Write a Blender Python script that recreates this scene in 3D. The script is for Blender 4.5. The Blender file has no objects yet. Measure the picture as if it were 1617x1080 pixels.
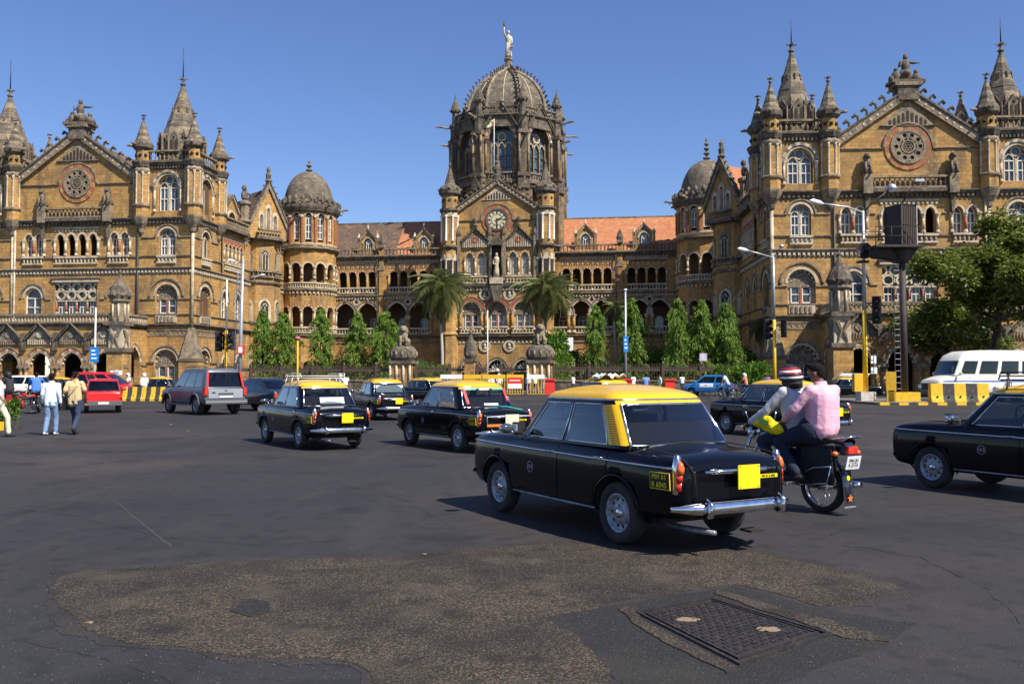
import bpy, bmesh, math, random
import numpy as np
from mathutils import Vector, Matrix
from mathutils.geometry import tessellate_polygon
R = math.radians; PI = math.pi; cos = math.cos; sin = math.sin
sc = bpy.context.scene; C = sc.collection

# ---------------- camera, sky, sun, exposure ----------------
FPX, EYE, PITCH = 1400.0, 1.54, R(2.17)
cam = bpy.data.objects.new('camera', bpy.data.cameras.new('camera')); C.objects.link(cam)
cam.location = (0, 0, EYE); cam.rotation_euler = (PI/2 + PITCH, 0, 0)
cam.data.sensor_width = 36; cam.data.lens = FPX/1617*36; cam.data.clip_end = 6000; cam.data.clip_start = .1
sc.camera = cam
SUN_AZ, SUN_EL = R(180-48), R(49)          # sun stands behind and to the right of the camera
world = bpy.data.worlds.new('World'); sc.world = world; world.use_nodes = True
wn = world.node_tree.nodes; wl = world.node_tree.links
sky = wn.new('ShaderNodeTexSky'); sky.sky_type = 'NISHITA'; sky.sun_disc = False
sky.sun_elevation = SUN_EL; sky.sun_rotation = SUN_AZ; sky.altitude = 0; sky.air_density = 1.0; sky.dust_density = .2; sky.ozone_density = 6.0
hs = wn.new('ShaderNodeHueSaturation'); hs.inputs[0].default_value = .511; hs.inputs[1].default_value = 1.06; wl.new(sky.outputs[0], hs.inputs[4]); wl.new(hs.outputs[0], wn['Background'].inputs[0]); wn['Background'].inputs[1].default_value = .100
sun = bpy.data.objects.new('sun', bpy.data.lights.new('sun', 'SUN')); C.objects.link(sun)
sun.data.energy = 5.0; sun.data.angle = R(.5); sun.data.color = (1, .93, .82)
sdir = Vector((sin(SUN_AZ)*cos(SUN_EL), cos(SUN_AZ)*cos(SUN_EL), sin(SUN_EL)))
sun.rotation_euler = sdir.to_track_quat('Z', 'Y').to_euler(); sun.location = (60, -60, 80)
sc.view_settings.view_transform = 'Standard'; sc.view_settings.look = 'None'
sc.view_settings.exposure = .56; sc.view_settings.gamma = 1
sc.view_settings.use_curve_mapping = False

# ---------------- helpers ----------------
_cp, _sp = cos(PITCH), sin(PITCH)
def slope(px, py):                        # view ray through a pixel of the 1617x1080 photograph -> X/Y, (Z-EYE)/Y
    a, b = (px-808.5)/FPX, (540-py)/FPX
    y = _cp - b*_sp; return a/y, (b*_cp + _sp)/y
def on_ground(px, py, z=0):
    a, b = slope(px, py); Y = (z-EYE)/b; return a*Y, Y
class F:                                  # a wall frame: s along the wall, d out of it, z up
    flip = True
    def __init__(f, x, y, deg, z=0):
        f.x, f.y, f.z0, f.deg = x, y, z, deg; a = R(deg)
        f.u = (cos(a), sin(a)); f.n = (sin(a), -cos(a))
    def p(f, s, d, z): return (f.x+f.u[0]*s+f.n[0]*d, f.y+f.u[1]*s+f.n[1]*d, f.z0+z)
    def sub(f, s, d=0, turn=0): q = f.p(s, d, 0); return F(q[0], q[1], f.deg+turn, f.z0)
    def s_of(f, px, py=400, d=0):         # s of the point of plane d seen at px
        a, _ = slope(px, py); x0, y0, _z = f.p(0, d, 0)
        return (a*y0-x0)/(f.u[0]-a*f.u[1])
    def z_of(f, py, s, d=0):
        x, y, _ = f.p(s, d, 0)
        _, b = slope(808.5, py); return EYE + b*y - f.z0
class G:                                  # plain right-handed frame
    flip = False
    def __init__(f, o=(0,0,0), rz=0): f.m = Matrix.Translation(o) @ Matrix.Rotation(rz, 4, 'Z')
    def p(f, x, y, z): return tuple(f.m @ Vector((x, y, z)))
G0 = G()
class GM:                                 # frame from a full matrix
    def __init__(f, m): f.m = m; f.flip = False
    def p(f, x, y, z): return tuple(f.m @ Vector((x, y, z)))
def axle(x, y, z, side=1): return GM(Matrix.Translation((x, y, z)) @ Matrix.Rotation(-side*PI/2, 4, 'X'))   # local z points out to side
class MB:                                 # collects shapes, builds ONE mesh object
    def __init__(b): b.v, b.f, b.m, b.s, b.mats = [], [], [], [], []
    def mi(b, m):
        if m not in b.mats: b.mats.append(m)
        return b.mats.index(m)
    def add(b, vs, fs, m, smooth=False, flip=False):
        o = len(b.v); b.v += vs; k = b.mi(m) if not isinstance(m, list) else None
        for i, f in enumerate(fs):
            f = [o+j for j in f]
            if flip: f.reverse()
            b.f.append(f); b.m.append(k if k is not None else b.mi(m[i % len(m)])); b.s.append(smooth)
    def box(b, f, x0, x1, y0, y1, z0, z1, m, tx=0, ty=0):
        vs = [f.p(*q) for q in ((x0,y0,z0),(x1,y0,z0),(x1,y1,z0),(x0,y1,z0),(x0+tx,y0+ty,z1),(x1-tx,y0+ty,z1),(x1-tx,y1-ty,z1),(x0+tx,y1-ty,z1))]
        b.add(vs, [(0,3,2,1),(4,5,6,7),(0,1,5,4),(1,2,6,5),(2,3,7,6),(3,0,4,7)], m, flip=f.flip)
    def prism(b, f, pts, d0, d1, m):      # polygon in (s,z), extruded over d
        n = len(pts); vs = [f.p(s, d0, z) for s, z in pts] + [f.p(s, d1, z) for s, z in pts]
        b.add(vs, [tuple(range(n-1,-1,-1)), tuple(range(n, 2*n))] + [(i,(i+1)%n,n+(i+1)%n,n+i) for i in range(n)], m)
    def strip(b, f, prof, s0, s1, m):     # profile in (d,z) run along s
        n = len(prof); vs = [f.p(s0, d, z) for d, z in prof] + [f.p(s1, d, z) for d, z in prof]
        b.add(vs, [tuple(range(n)), tuple(range(2*n-1, n-1, -1))] + [(i,(i+1)%n,n+(i+1)%n,n+i) for i in range(n)], m)
    def lathe(b, f, cx, cy, prof, n, m, rot=0, smooth=True, sy=1, cap=True):
        vs = []
        for r, z in prof:
            for k in range(n):
                a = rot+2*PI*k/n; vs.append(f.p(cx+r*cos(a), cy+sy*r*sin(a), z))
        fs = [(i*n+k, i*n+(k+1)%n, (i+1)*n+(k+1)%n, (i+1)*n+k) for i in range(len(prof)-1) for k in range(n)]
        if cap: fs += [tuple(range(n-1,-1,-1)), tuple(range((len(prof)-1)*n, len(prof)*n))]
        b.add(vs, fs, m, smooth, f.flip)
    def tube(b, pts, r, n, m, smooth=True, f=G0, closed=False):
        P = [Vector(f.p(*q)) for q in pts]; vs = []; N = len(P); up = None
        for i, q in enumerate(P):
            t = (P[(i+1) % N] if closed else P[min(i+1, N-1)]) - (P[i-1] if closed else P[max(i-1, 0)])
            t.normalize()
            a = t.orthogonal().normalized() if up is None else (up - t*up.dot(t))
            if a.length < 1e-5: a = t.orthogonal()
            a.normalize(); up = a; c = t.cross(a); rr = r[i] if isinstance(r, (list, tuple)) else r
            for k in range(n):
                w = 2*PI*k/n + PI/n; vs.append(tuple(q + a*(rr*cos(w)) + c*(rr*sin(w))))
        M = N if closed else N-1
        fs = [(i*n+k, i*n+(k+1)%n, ((i+1)%N)*n+(k+1)%n, ((i+1)%N)*n+k) for i in range(M) for k in range(n)]
        if not closed: fs += [tuple(range(n-1,-1,-1)), tuple(range((N-1)*n, N*n))]
        b.add(vs, fs, m, smooth)
    def ball(b, f, c, r, m, n=10, k=6, smooth=True):
        r = r if isinstance(r, (tuple, list)) else (r, r, r); vs = []
        for i in range(k+1):
            t = PI*i/k - PI/2
            for j in range(n):
                a = 2*PI*j/n; vs.append(f.p(c[0]+r[0]*cos(t)*cos(a), c[1]+r[1]*cos(t)*sin(a), c[2]+r[2]*sin(t)))
        b.add(vs, [(i*n+j, i*n+(j+1)%n, (i+1)*n+(j+1)%n, (i+1)*n+j) for i in range(k) for j in range(n)], m, smooth, f.flip)
    def grid(b, rows, m, smooth=True, closed=False):
        n = len(rows[0]); vs = [tuple(p) for r in rows for p in r]; K = n if closed else n-1
        b.add(vs, [(i*n+j, i*n+(j+1)%n, (i+1)*n+(j+1)%n, (i+1)*n+j) for i in range(len(rows)-1) for j in range(K)], m, smooth)
    def build(b, name, parent=None, base=None, uv=True):
        me = bpy.data.meshes.new(name)
        o = Vector(base) if base is not None else (Vector(parent['base']) if parent is not None and 'base' in parent else Vector((0,0,0)))
        V = np.array(b.v, dtype=np.float64).reshape(-1, 3) - np.array(o)
        me.from_pydata(V.tolist(), [], b.f)
        for m in b.mats: me.materials.append(m)
        me.polygons.foreach_set('material_index', b.m); me.polygons.foreach_set('use_smooth', b.s)
        if uv:
            L = len(me.loops); li = np.empty(L, dtype=np.int32); me.loops.foreach_get('vertex_index', li)
            nP = len(me.polygons); nr = np.empty(nP*3); me.polygons.foreach_get('normal', nr); nr = nr.reshape(-1,3)
            tot = np.empty(nP, dtype=np.int32); me.polygons.foreach_get('loop_total', tot)
            ln = np.repeat(nr, tot, axis=0); co = V[li]
            h = np.hypot(ln[:,0], ln[:,1]) + 1e-9; flat = np.abs(ln[:,2]) > .8
            u = (co[:,0]*-ln[:,1] + co[:,1]*ln[:,0])/h; v = co[:,2].copy()
            u[flat] = co[flat,0]; v[flat] = co[flat,1]
            lay = me.uv_layers.new(name='UVMap'); lay.data.foreach_set('uv', np.stack([u, v], 1).ravel())
        me.update()
        ob = bpy.data.objects.new(name, me); C.objects.link(ob)
        if parent is not None:
            ob.parent = parent
            if 'base' in parent: ob['base'] = tuple(parent['base'])
        else: ob.location = o
        return ob
def tag(o, label=None, cat=None, group=None, kind=None):
    if label: o['label'] = label
    if cat: o['category'] = cat
    if group: o['group'] = group
    if kind: o['kind'] = kind
    return o
def thing(name, label, cat, base=(0,0,0), rz=0, group=None):
    o = bpy.data.objects.new(name, None); C.objects.link(o); o.empty_display_size = .3
    o.location = base; o.rotation_euler = (0, 0, rz); o['base'] = (0.,0.,0.)
    return tag(o, label, cat, group)
def world_thing(name, label, cat, base, group=None):      # parts are given in world coordinates
    o = thing(name, label, cat, base, 0, group); o['base'] = tuple(float(q) for q in base); return o
def copy_tree(o, parent=None):
    c = o.copy(); C.objects.link(c)
    if parent is not None: c.parent = parent
    for ch in list(o.children): copy_tree(ch, c)
    return c
def copy_thing(o, base, rz, label, scale=None):
    c = copy_tree(o); c.location = base; c.rotation_euler = (0, 0, rz); c['label'] = label
    if scale: c.scale = scale if isinstance(scale, tuple) else (scale,)*3
    return c
def evaluated(ob):                        # bake modifiers of ob into its mesh
    dg = bpy.context.evaluated_depsgraph_get(); dg.update()
    me = bpy.data.meshes.new_from_object(ob.evaluated_get(dg)); old = ob.data; me.name = old.name
    ob.modifiers.clear(); ob.data = me; bpy.data.meshes.remove(old)

# ---------------- materials ----------------
def nt(m, t, **k):
    n = m.node_tree.nodes.new(t)
    for a, v in k.items(): setattr(n, a, v)
    return n
def mat(name, col, rough=.8, metal=0, coat=0, spec=.5, noise=None, bump=None, brick=None, alpha=None, emit=None, trans=0, streak=None, layers=None):
    m = bpy.data.materials.new(name); m.use_nodes = True; T = m.node_tree; L = T.links; B = T.nodes['Principled BSDF']
    B.inputs['Base Color'].default_value = (*col, 1); B.inputs['Roughness'].default_value = rough; B.inputs['Metallic'].default_value = metal
    B.inputs['Coat Weight'].default_value = coat; B.inputs['Coat Roughness'].default_value = .04; B.inputs['Specular IOR Level'].default_value = spec
    B.inputs['Transmission Weight'].default_value = trans
    if emit: B.inputs['Emission Color'].default_value = (*emit[0], 1); B.inputs['Emission Strength'].default_value = emit[1]
    tc = nt(m, 'ShaderNodeTexCoord'); cur = None; h = None
    def mixc(a, bcol, fac, mode='MIX'):
        x = nt(m, 'ShaderNodeMix', data_type='RGBA', blend_type=mode)
        if isinstance(a, tuple): x.inputs[6].default_value = (*a, 1)
        else: L.new(a, x.inputs[6])
        if isinstance(bcol, tuple): x.inputs[7].default_value = (*bcol, 1)
        else: L.new(bcol, x.inputs[7])
        if isinstance(fac, float): x.inputs[0].default_value = fac
        else: L.new(fac, x.inputs[0])
        return x.outputs[2]
    def nz(scale, detail=4, lo=.35, hi=.65, mp=None, src='Object'):
        n = nt(m, 'ShaderNodeTexNoise'); n.inputs['Scale'].default_value = scale; n.inputs['Detail'].default_value = detail
        if mp:
            q = nt(m, 'ShaderNodeMapping'); q.inputs['Scale'].default_value = mp; L.new(tc.outputs[src], q.inputs[0]); L.new(q.outputs[0], n.inputs[0])
        else: L.new(tc.outputs[src], n.inputs[0])
        r = nt(m, 'ShaderNodeMapRange'); r.inputs[1].default_value = lo; r.inputs[2].default_value = hi; L.new(n.outputs[0], r.inputs[0])
        return r.outputs[0]
    cur = col
    if brick:                             # (width, height, colour2, mortar colour, mortar size, bump)
        bt = nt(m, 'ShaderNodeTexBrick'); L.new(tc.outputs['UV'], bt.inputs[0])
        bt.inputs['Scale'].default_value = 1; bt.inputs['Brick Width'].default_value = brick[0]; bt.inputs['Row Height'].default_value = brick[1]
        bt.inputs['Mortar Size'].default_value = brick[4]; bt.inputs['Color1'].default_value = (*col, 1); bt.inputs['Color2'].default_value = (*brick[2], 1)
        bt.inputs['Mortar'].default_value = (*brick[3], 1); bt.inputs['Mortar Smooth'].default_value = .3
        cur = bt.outputs[0]
        bp = nt(m, 'ShaderNodeBump'); bp.inputs['Strength'].default_value = brick[5]; bp.inputs['Distance'].default_value = .03; bp.invert = True
        L.new(bt.outputs['Fac'], bp.inputs['Height']); h = bp.outputs[0]
    for (c2, scale, lo, hi, amt, *mp) in (noise or []):
        f = nz(scale, 5, lo, hi, mp[0] if mp else None)
        if amt < 1:
            q = nt(m, 'ShaderNodeMath', operation='MULTIPLY'); L.new(f, q.inputs[0]); q.inputs[1].default_value = amt; f = q.outputs[0]
        cur = mixc(cur, c2, f)
    if not isinstance(cur, tuple): L.new(cur, B.inputs['Base Color'])
    if bump:
        f = nz(bump[0], 6, 0, 1); bp = nt(m, 'ShaderNodeBump'); bp.inputs['Strength'].default_value = bump[1]; bp.inputs['Distance'].default_value = bump[2]
        L.new(f, bp.inputs['Height'])
        if h: L.new(h, bp.inputs['Normal'])
        h = bp.outputs[0]
    if h: L.new(h, B.inputs['Normal'])
    return m
DK = (.035, .03, .025)
BUFF = mat('buff_stone', (.50,.28,.080), .9, brick=(.95,.36,(.31,.165,.05),(.20,.12,.055),.016,.6),
    noise=[((.56,.34,.10), 1.1, .4, .65, .5), ((.22,.135,.06), .35, .50, .64, .65), ((.10,.075,.05), .9, .52, .68, .7, (1,1,.22)), ((.27,.135,.04), 5, .48, .62, .4), ((.55,.40,.20), 3.2, .56, .68, .5)], bump=(14,.35,.02))
TRIM = mat('trim_stone', (.27,.205,.13), .92, noise=[((.10,.085,.065), 1.3, .42, .62, .85), ((.40,.33,.23), 3.5, .5, .7, .6), ((.05,.043,.036), 5, .55, .72, .7)], bump=(10,.5,.03))
PALE = mat('pale_limestone', (.54,.46,.33), .85, noise=[((.30,.23,.15), 1.7, .45, .65, .7), ((.12,.10,.075), 4, .56, .74, .65)], bump=(16,.3,.02))
GREY = mat('grey_weathered_stone', (.15,.12,.085), .93, noise=[((.055,.045,.034), 1.1, .4, .6, .8), ((.27,.225,.165), 2.6, .52, .7, .7), ((.03,.027,.024), 6, .55, .7, .6)], bump=(9,.6,.04))
DOME = mat('dome_stone', (.20,.16,.11), .92, brick=(.7,.34,(.14,.11,.078),(.08,.07,.055),.03,.7), noise=[((.06,.053,.043), .8, .45, .65, .75), ((.36,.31,.22), 1.8, .56, .72, .6)], bump=(9,.4,.03))
RED = mat('red_sandstone', (.36,.11,.055), .88, noise=[((.18,.07,.04), 3, .45, .65, .6)], bump=(12,.3,.02))
SOOT = mat('soot_stained_stone', (.36,.21,.075), .92, brick=(.95,.36,(.24,.15,.065),(.12,.09,.05),.016,.6), noise=[((.11,.09,.065), 1.2, .40, .56, .85), ((.05,.043,.036), .9, .46, .62, .8, (1,1,.22)), ((.30,.24,.15), 4, .56, .68, .5)], bump=(10,.5,.03))
CARVE = mat('carved_stone', (.30,.24,.165), .93, noise=[((.06,.05,.038), 9, .42, .56, .9), ((.42,.35,.25), 4, .5, .7, .6)], bump=(7,1.,.12))
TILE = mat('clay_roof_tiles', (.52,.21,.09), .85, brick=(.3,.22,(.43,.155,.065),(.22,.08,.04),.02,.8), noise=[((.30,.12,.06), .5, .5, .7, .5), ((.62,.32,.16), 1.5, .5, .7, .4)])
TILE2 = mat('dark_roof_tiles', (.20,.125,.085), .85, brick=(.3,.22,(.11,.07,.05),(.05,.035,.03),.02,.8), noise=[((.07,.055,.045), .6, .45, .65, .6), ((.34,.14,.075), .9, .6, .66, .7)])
VOID = mat('painted_opening_shade', (.035,.026,.019), .9)  # near-black colour standing in for the shade inside openings
INNER = mat('inner_wall_painted_shade', (.10,.06,.03), .9, noise=[((.12,.08,.045), .7, .45, .65, .7)])  # stone colour lowered so the loggia shade is partly painted in
WHITEP = mat('white_painted_wood', (.78,.74,.66), .6, noise=[((.5,.45,.38), 5, .5, .7, .5)])
WGLASS = mat('window_glass', (.045,.065,.075), .12, spec=.7, noise=[((.16,.19,.2), 2, .5, .6, .5)])
IRON = mat('dark_iron', (.03,.028,.028), .55, noise=[((.07,.045,.03), 8, .5, .7, .5)])
# ---------------- the railway station ----------------
ST = world_thing('railway_station', 'long buff stone station with domes, spires, gables and clock behind the road junction', 'station', (0, 105, 0))
def P_(b, name): return b.build(name, ST) if b.v else None
def apath(c, zs, hw, rise, n=10):
    out = []; n += n % 2
    if rise <= hw*1.02:
        for i in range(n+1):
            a = PI - PI*i/n; out.append((c+hw*cos(a), zs+rise*sin(a)))
    else:
        Rr = (hw*hw+rise*rise)/(2*hw); am = math.asin(min(1, rise/Rr)); h = n//2
        L = [(c-hw+Rr-Rr*cos(am*i/h), zs+Rr*sin(am*i/h)) for i in range(h+1)]
        out = L + [(2*c-s, z) for s, z in reversed(L[:-1])]
    return out
def opening(c, hw, z0, zs, rise, n=10): return [(c-hw, z0)] + apath(c, zs, hw, rise, n) + [(c+hw, z0)]
def rect(c, hw, z0, z1): return [(c-hw, z0), (c-hw, z1), (c+hw, z1), (c+hw, z0)]
def wall(b, f, d, outline, holes, m, rev=.5, mrev=None):
    zl = min(z for _, z in outline)+.02; lo = min(s for s, _ in outline)+.02; hi = max(s for s, _ in outline)-.02
    holes = [[(min(hi, max(lo, s)), max(z, zl)) for s, z in h] for h in holes if min(s for s, _ in h) < hi-.1 and max(s for s, _ in h) > lo+.1]
    polys = [[Vector((s, z, 0)) for s, z in outline]] + [[Vector((s, z, 0)) for s, z in h] for h in holes]
    flat = [q for pl in polys for q in pl]
    tris = tessellate_polygon(polys)
    fs = []
    for t in tris:
        if max(t) >= len(flat): continue
        a, c, e = (flat[i] for i in t)
        cr = (c.x-a.x)*(e.y-a.y)-(c.y-a.y)*(e.x-a.x)
        if abs(cr) < 1e-7: continue
        fs.append(tuple(t) if cr > 0 else tuple(reversed(t)))
    b.add([f.p(q.x, d, q.y) for q in flat], fs, m)
    for h in holes:
        n = len(h); vs = [f.p(s, d, z) for s, z in h] + [f.p(s, d-rev, z) for s, z in h]
        b.add(vs, [(i, (i+1) % n, n+(i+1) % n, n+i) for i in range(n)], mrev or m)
def band(b, f, c, zs, hw, rise, w, d0, d1, mats, n=12):
    n += n % 2; I, O = apath(c, zs, hw, rise, n), apath(c, zs, hw+w, rise+w, n)
    for i in range(n):
        b.prism(f, [I[i], O[i], O[i+1], I[i+1]], d0, d1, mats[i % len(mats)])
def cornice(b, f, s0, s1, z, proj=.3, h=.35, d=0, m=None, dent=True, dm=None, ds=.42):
    m = m or TRIM
    b.strip(f, [(d-.02, z-h), (d+proj*.45, z-h), (d+proj*.6, z-h*.5), (d+proj, z-h*.35), (d+proj, z), (d-.02, z+.06)], s0, s1, m)
    if dent:
        n = max(1, int((s1-s0)/ds))
        for i in range(n):
            c = s0 + (i+.5)*(s1-s0)/n; b.box(f, c-ds*.27, c+ds*.27, d, d+proj*.55, z-h-.28, z-h, dm or PALE)
        b.box(f, s0, s1, d-.02, d+.05, z-h-.42, z-h-.28, m)
def string(b, f, s0, s1, z, proj=.12, h=.16, d=0, m=None): b.strip(f, [(d-.01, z-h), (d+proj, z-h*.6), (d+proj, z), (d-.01, z+.05)], s0, s1, m or GREY)
def balustrade(b, f, s0, s1, z, h=1.1, d=0, t=.28, m=None, mb=None, sp=.42):
    m = m or TRIM; mb = mb or m
    b.box(f, s0, s1, d-t, d, z, z+.16, m); b.box(f, s0-.03, s1+.03, d-t-.04, d+.05, z+h-.2, z+h, m)
    n = max(1, int(round((s1-s0)/sp)))
    for i in range(n):
        c = s0+(i+.5)*(s1-s0)/n; b.lathe(f, c, d-t/2, [(.06, z+.16), (.115, z+.16+.3*h), (.05, z+.6*h), (.1, z+h-.2)], 5, mb, smooth=False, cap=False)
def column(b, f, s, d, z0, z1, r=.16, m=None, mc=None):
    mc = mc or PALE
    b.lathe(f, s, d, [(r*1.5, z0), (r*1.5, z0+.15), (r*1.05, z0+.25), (r, z0+.3)], 8, mc, smooth=False)
    b.lathe(f, s, d, [(r, z0+.3), (r*.93, z1-.42)], 8, m or PALE, smooth=True)
    b.lathe(f, s, d, [(r*.95, z1-.42), (r*1.15, z1-.38), (r*1.1, z1-.3), (r*1.7, z1-.1), (r*1.75, z1)], 8, mc, smooth=False)
def crocket(b, f, s, d, z, k=.4, m=None, dr=1):
    m = m or GREY
    b.tube([(s, d, z-.1), (s+.05*dr, d, z+k*.5), (s+k*.45*dr, d, z+k*.75), (s+k*.75*dr, d, z+k*.4)], [k*.16, k*.17, k*.26, k*.2], 5, m, smooth=False, f=f)
def gable(b, f, c, hw, ze, za, d, w=.6, t=.45, m=None, n=6, k=.5, ends=0):
    m = m or TRIM; L = math.hypot(hw, za-ze); nx, nz = (za-ze)/L*w, hw/L*w
    for sg in (-1, 1):
        b.prism(f, [(c+sg*hw, ze), (c, za), (c, za+nz+nx*nx/nz*0+.0+w*L/hw-nz*1.0+0*nz), (c+sg*(hw+ends), ze-ends*(za-ze)/hw+w*L/hw)], d-t, d+t*.4, m)
        b.prism(f, [(c+sg*hw, ze+w*L/hw*.92), (c, za+w*L/hw*.92), (c, za+w*L/hw*1.12), (c+sg*(hw+ends+.1), ze-ends*(za-ze)/hw+w*L/hw*1.12)], d-t-.05, d+t*.4+.12, GREY)
        for i in range(n):
            q = (i+.55)/n; crocket(b, f, c+sg*hw*(1-q), d, ze+(za-ze)*q+w*L/hw*1.15, k, GREY, sg)
def window_fill(f, c, hw, z0, zs, rise, d, kind='two', wf=None, glass=None):
    b, g = MB(), MB(); wf = wf or WHITEP; top = zs+rise; e = .06
    if kind == 'two':                     # two lights under a small round light
        g.prism(f, opening(c, hw, z0, zs, rise, 8), d-.16, d-.13, glass or WGLASS)
        band(b, f, c, zs, hw-.13, rise-.13, .13, d-.12, d, [PALE], 8)
        for sg in (-1, 1):
            cc = c+sg*hw*.5; h2 = hw*.40
            band(b, f, cc, zs-.1, h2-.08, (h2-.08)*1.3, .1, d-.12, d+.03, [PALE], 6)
            for x in (cc-h2, cc+h2-.08): b.box(f, x, x+.08, d-.12, d+.02, z0, zs-.1, wf)
            b.box(f, cc-.025, cc+.025, d-.12, d, z0, zs, wf)
            for zz in (z0, z0+(zs-z0)*.48, zs-.2): b.box(f, cc-h2, cc+h2, d-.12, d, zz, zz+.09, wf)
        b.box(f, c-.07, c+.07, d-.12, d+.08, z0, zs+.05, PALE)
        rr = min(hw*.34, rise*.3); zc = zs+rise*.58
        for i in range(8):
            a = 2*PI*i/8; a2 = 2*PI*(i+1)/8
            b.prism(f, [(c+rr*cos(a), zc+rr*sin(a)), (c+rr*1.35*cos(a), zc+rr*1.35*sin(a)), (c+rr*1.35*cos(a2), zc+rr*1.35*sin(a2)), (c+rr*cos(a2), zc+rr*sin(a2))], d-.1, d+.02, PALE)
    elif kind == 'lun':                   # carved lunette over two rectangular lights
        b.prism(f, apath(c, zs, hw, rise, 10), d-.15, d-.05, CARVE)
        for i in range(9):                # teeth round the arch
            a = PI*(i+.5)/9; x, z = c+(hw-.02)*cos(a), zs+(rise-.02)*sin(a)
            b.ball(f, (x, d-.02, z), .15, PALE, 6, 4)
        b.box(f, c-hw, c+hw, d-.15, d+.05, zs-.22, zs, TRIM)
        b.box(f, c-hw, c+hw, d-.2, d-.1, z0, zs-.22, PALE)
        for sg in (-1, 1):
            x0, x1 = sorted((c+sg*hw*.12, c+sg*hw*.68)); g.box(f, x0, x1, d-.1, d-.07, z0+.1, zs-.3, WGLASS)
            for x in (x0, x1): b.box(f, x-.05, x+.05, d-.1, d, z0+.1, zs-.3, wf)
            b.box(f, x0, x1, d-.1, d-.02, (z0+zs)/2-.04, (z0+zs)/2+.04, wf)
            b.box(f, x0, x1, d-.1, d, z0+.05, z0+.15, wf)
        b.box(f, c-.1, c+.1, d-.1, d+.08, z0, zs-.22, RED)
    elif kind == 'cas':                   # wooden casement with horizontal bars
        g.prism(f, opening(c, hw, z0, zs, rise, 8), d-.16, d-.12, WGLASS)
        band(b, f, c, zs, hw-.1, max(.02, rise-.1), .1, d-.12, d, [wf], 8)
        for x in (c-hw, c-.04, c+hw-.09): b.box(f, x, x+.09, d-.12, d, z0, zs, wf)
        n = max(2, int((zs-z0)/.75))
        for i in range(n+1): zz = z0+(zs-z0)*i/n; b.box(f, c-hw, c+hw, d-.12, d-.01, zz-.04, zz+.05, wf)
    elif kind == 'rays':                  # fan light over a dark door
        g.prism(f, opening(c, hw, z0, zs, rise, 8), d-.3, d-.26, VOID)
        for i in range(7):
            a = PI*(i+.5)/7; b.tube([(c+.25*cos(a), d-.05, zs+.25*sin(a)), (c+hw*.9*cos(a), d-.05, zs+rise*.9*sin(a))], .045, 4, WHITEP, f=f)
            b.ball(f, (c+hw*.6*cos(a+.2), d-.04, zs+rise*.6*sin(a+.2)), .1, WHITEP, 6, 3)
        b.box(f, c-hw, c+hw, d-.1, d, zs-.08, zs+.08, PALE); b.ball(f, (c, d-.05, zs+.1), .25, WHITEP, 8, 4)
    elif kind == 'lat':                   # pierced stone lattice in a rectangle, rise = height above zs
        x0, x1 = c-hw, c+hw; g.box(f, x0, x1, d-.35, d-.3, z0, top, WGLASS)
        n = 4; w = 2*hw/n
        for r_, (zc, off) in enumerate(((zs+rise*.68, .0), (zs+rise*.22, .5))):
            for i in range(n+1 if off == 0 else n):
                cc = x0+w*(i+off); rr = w*.33
                for j in range(8):
                    a, a2 = 2*PI*j/8, 2*PI*(j+1)/8
                    q = [(min(x1, max(x0, cc+k*cos(t))), zc+k*.9*sin(t)) for k, t in ((rr, a), (w*.5, a), (w*.5, a2), (rr, a2))]
                    if max(abs(q[1][0]-q[2][0]), abs(q[0][0]-q[3][0])) > .02 or True: b.prism(f, q, d-.28, d-.02, PALE)
        b.box(f, x0, x1, d-.28, d, top-.12, top, PALE); b.box(f, x0, x1, d-.28, d+.02, zs-.3, zs-.16, PALE)
        for i in range(n+1):
            x = x0+w*i; column(b, f, min(x1-.1, max(x0+.1, x)), d-.12, z0, zs-.2, .11, RED)
        for i in range(n):
            x = x0+w*(i+.5)
            for q in (x-w*.3, x, x+w*.3-.05): b.box(f, q, q+.06, d-.3, d-.24, z0, zs-.2, wf)
            b.box(f, x-w*.3, x+w*.3, d-.3, d-.24, (z0+zs)/2-.1, (z0+zs)/2, wf)
    o = P_(b, 'window')
    if g.v: g.build('pane', o)
    return o
def loggia(b, bt, f, c, n, sp, hw, z0, zs, d, holes, zt, mats=None, rise=None, col=None, frame=True, bal=True, low=.93):
    rise = rise or hw
    for i in range(n):
        x = c+(i-(n-1)/2)*sp; holes.append(opening(x, hw, z0, zs, rise, 8)); band(bt, f, x, zs, hw, rise, min(.22, (sp-2*hw)*.5), d-.04, d+.07, mats or [PALE], 9)
    for i in range(n+1):
        x = c+(i-n/2)*sp; column(bt, f, x, d+.02, z0+.0, zs, .13, col or PALE)
    if bal: balustrade(bt, f, c-n*sp/2, c+n*sp/2, z0-low, .85, d+.16, .16, PALE)
    if frame:
        w = n*sp/2+.12; string(bt, f, c-w, c+w, zt, .16, .2, d, PALE)
        m = max(3, int(2*w/.4))
        for i in range(m): q = c-w+(i+.5)*2*w/m; bt.box(f, q-.1, q+.1, d, d+.1, zt-.42, zt-.2, PALE)
def disc(b, f, c, z, r, d0, d1, m, n=16): b.prism(f, [(c+r*cos(2*PI*i/n), z+r*sin(2*PI*i/n)) for i in range(n)], d0, d1, m)
def ringd(b, f, c, z, r0, r1, d0, d1, mats, n=20):
    for i in range(n):
        a, a2 = 2*PI*i/n, 2*PI*(i+1)/n
        b.prism(f, [(c+k*cos(t), z+k*sin(t)) for k, t in ((r0, a), (r1, a), (r1, a2), (r0, a2))], d0, d1, mats[i % len(mats)])
POLY = [RED, PALE]
CZ1, CZ2 = 13.5, 18.9

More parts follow.
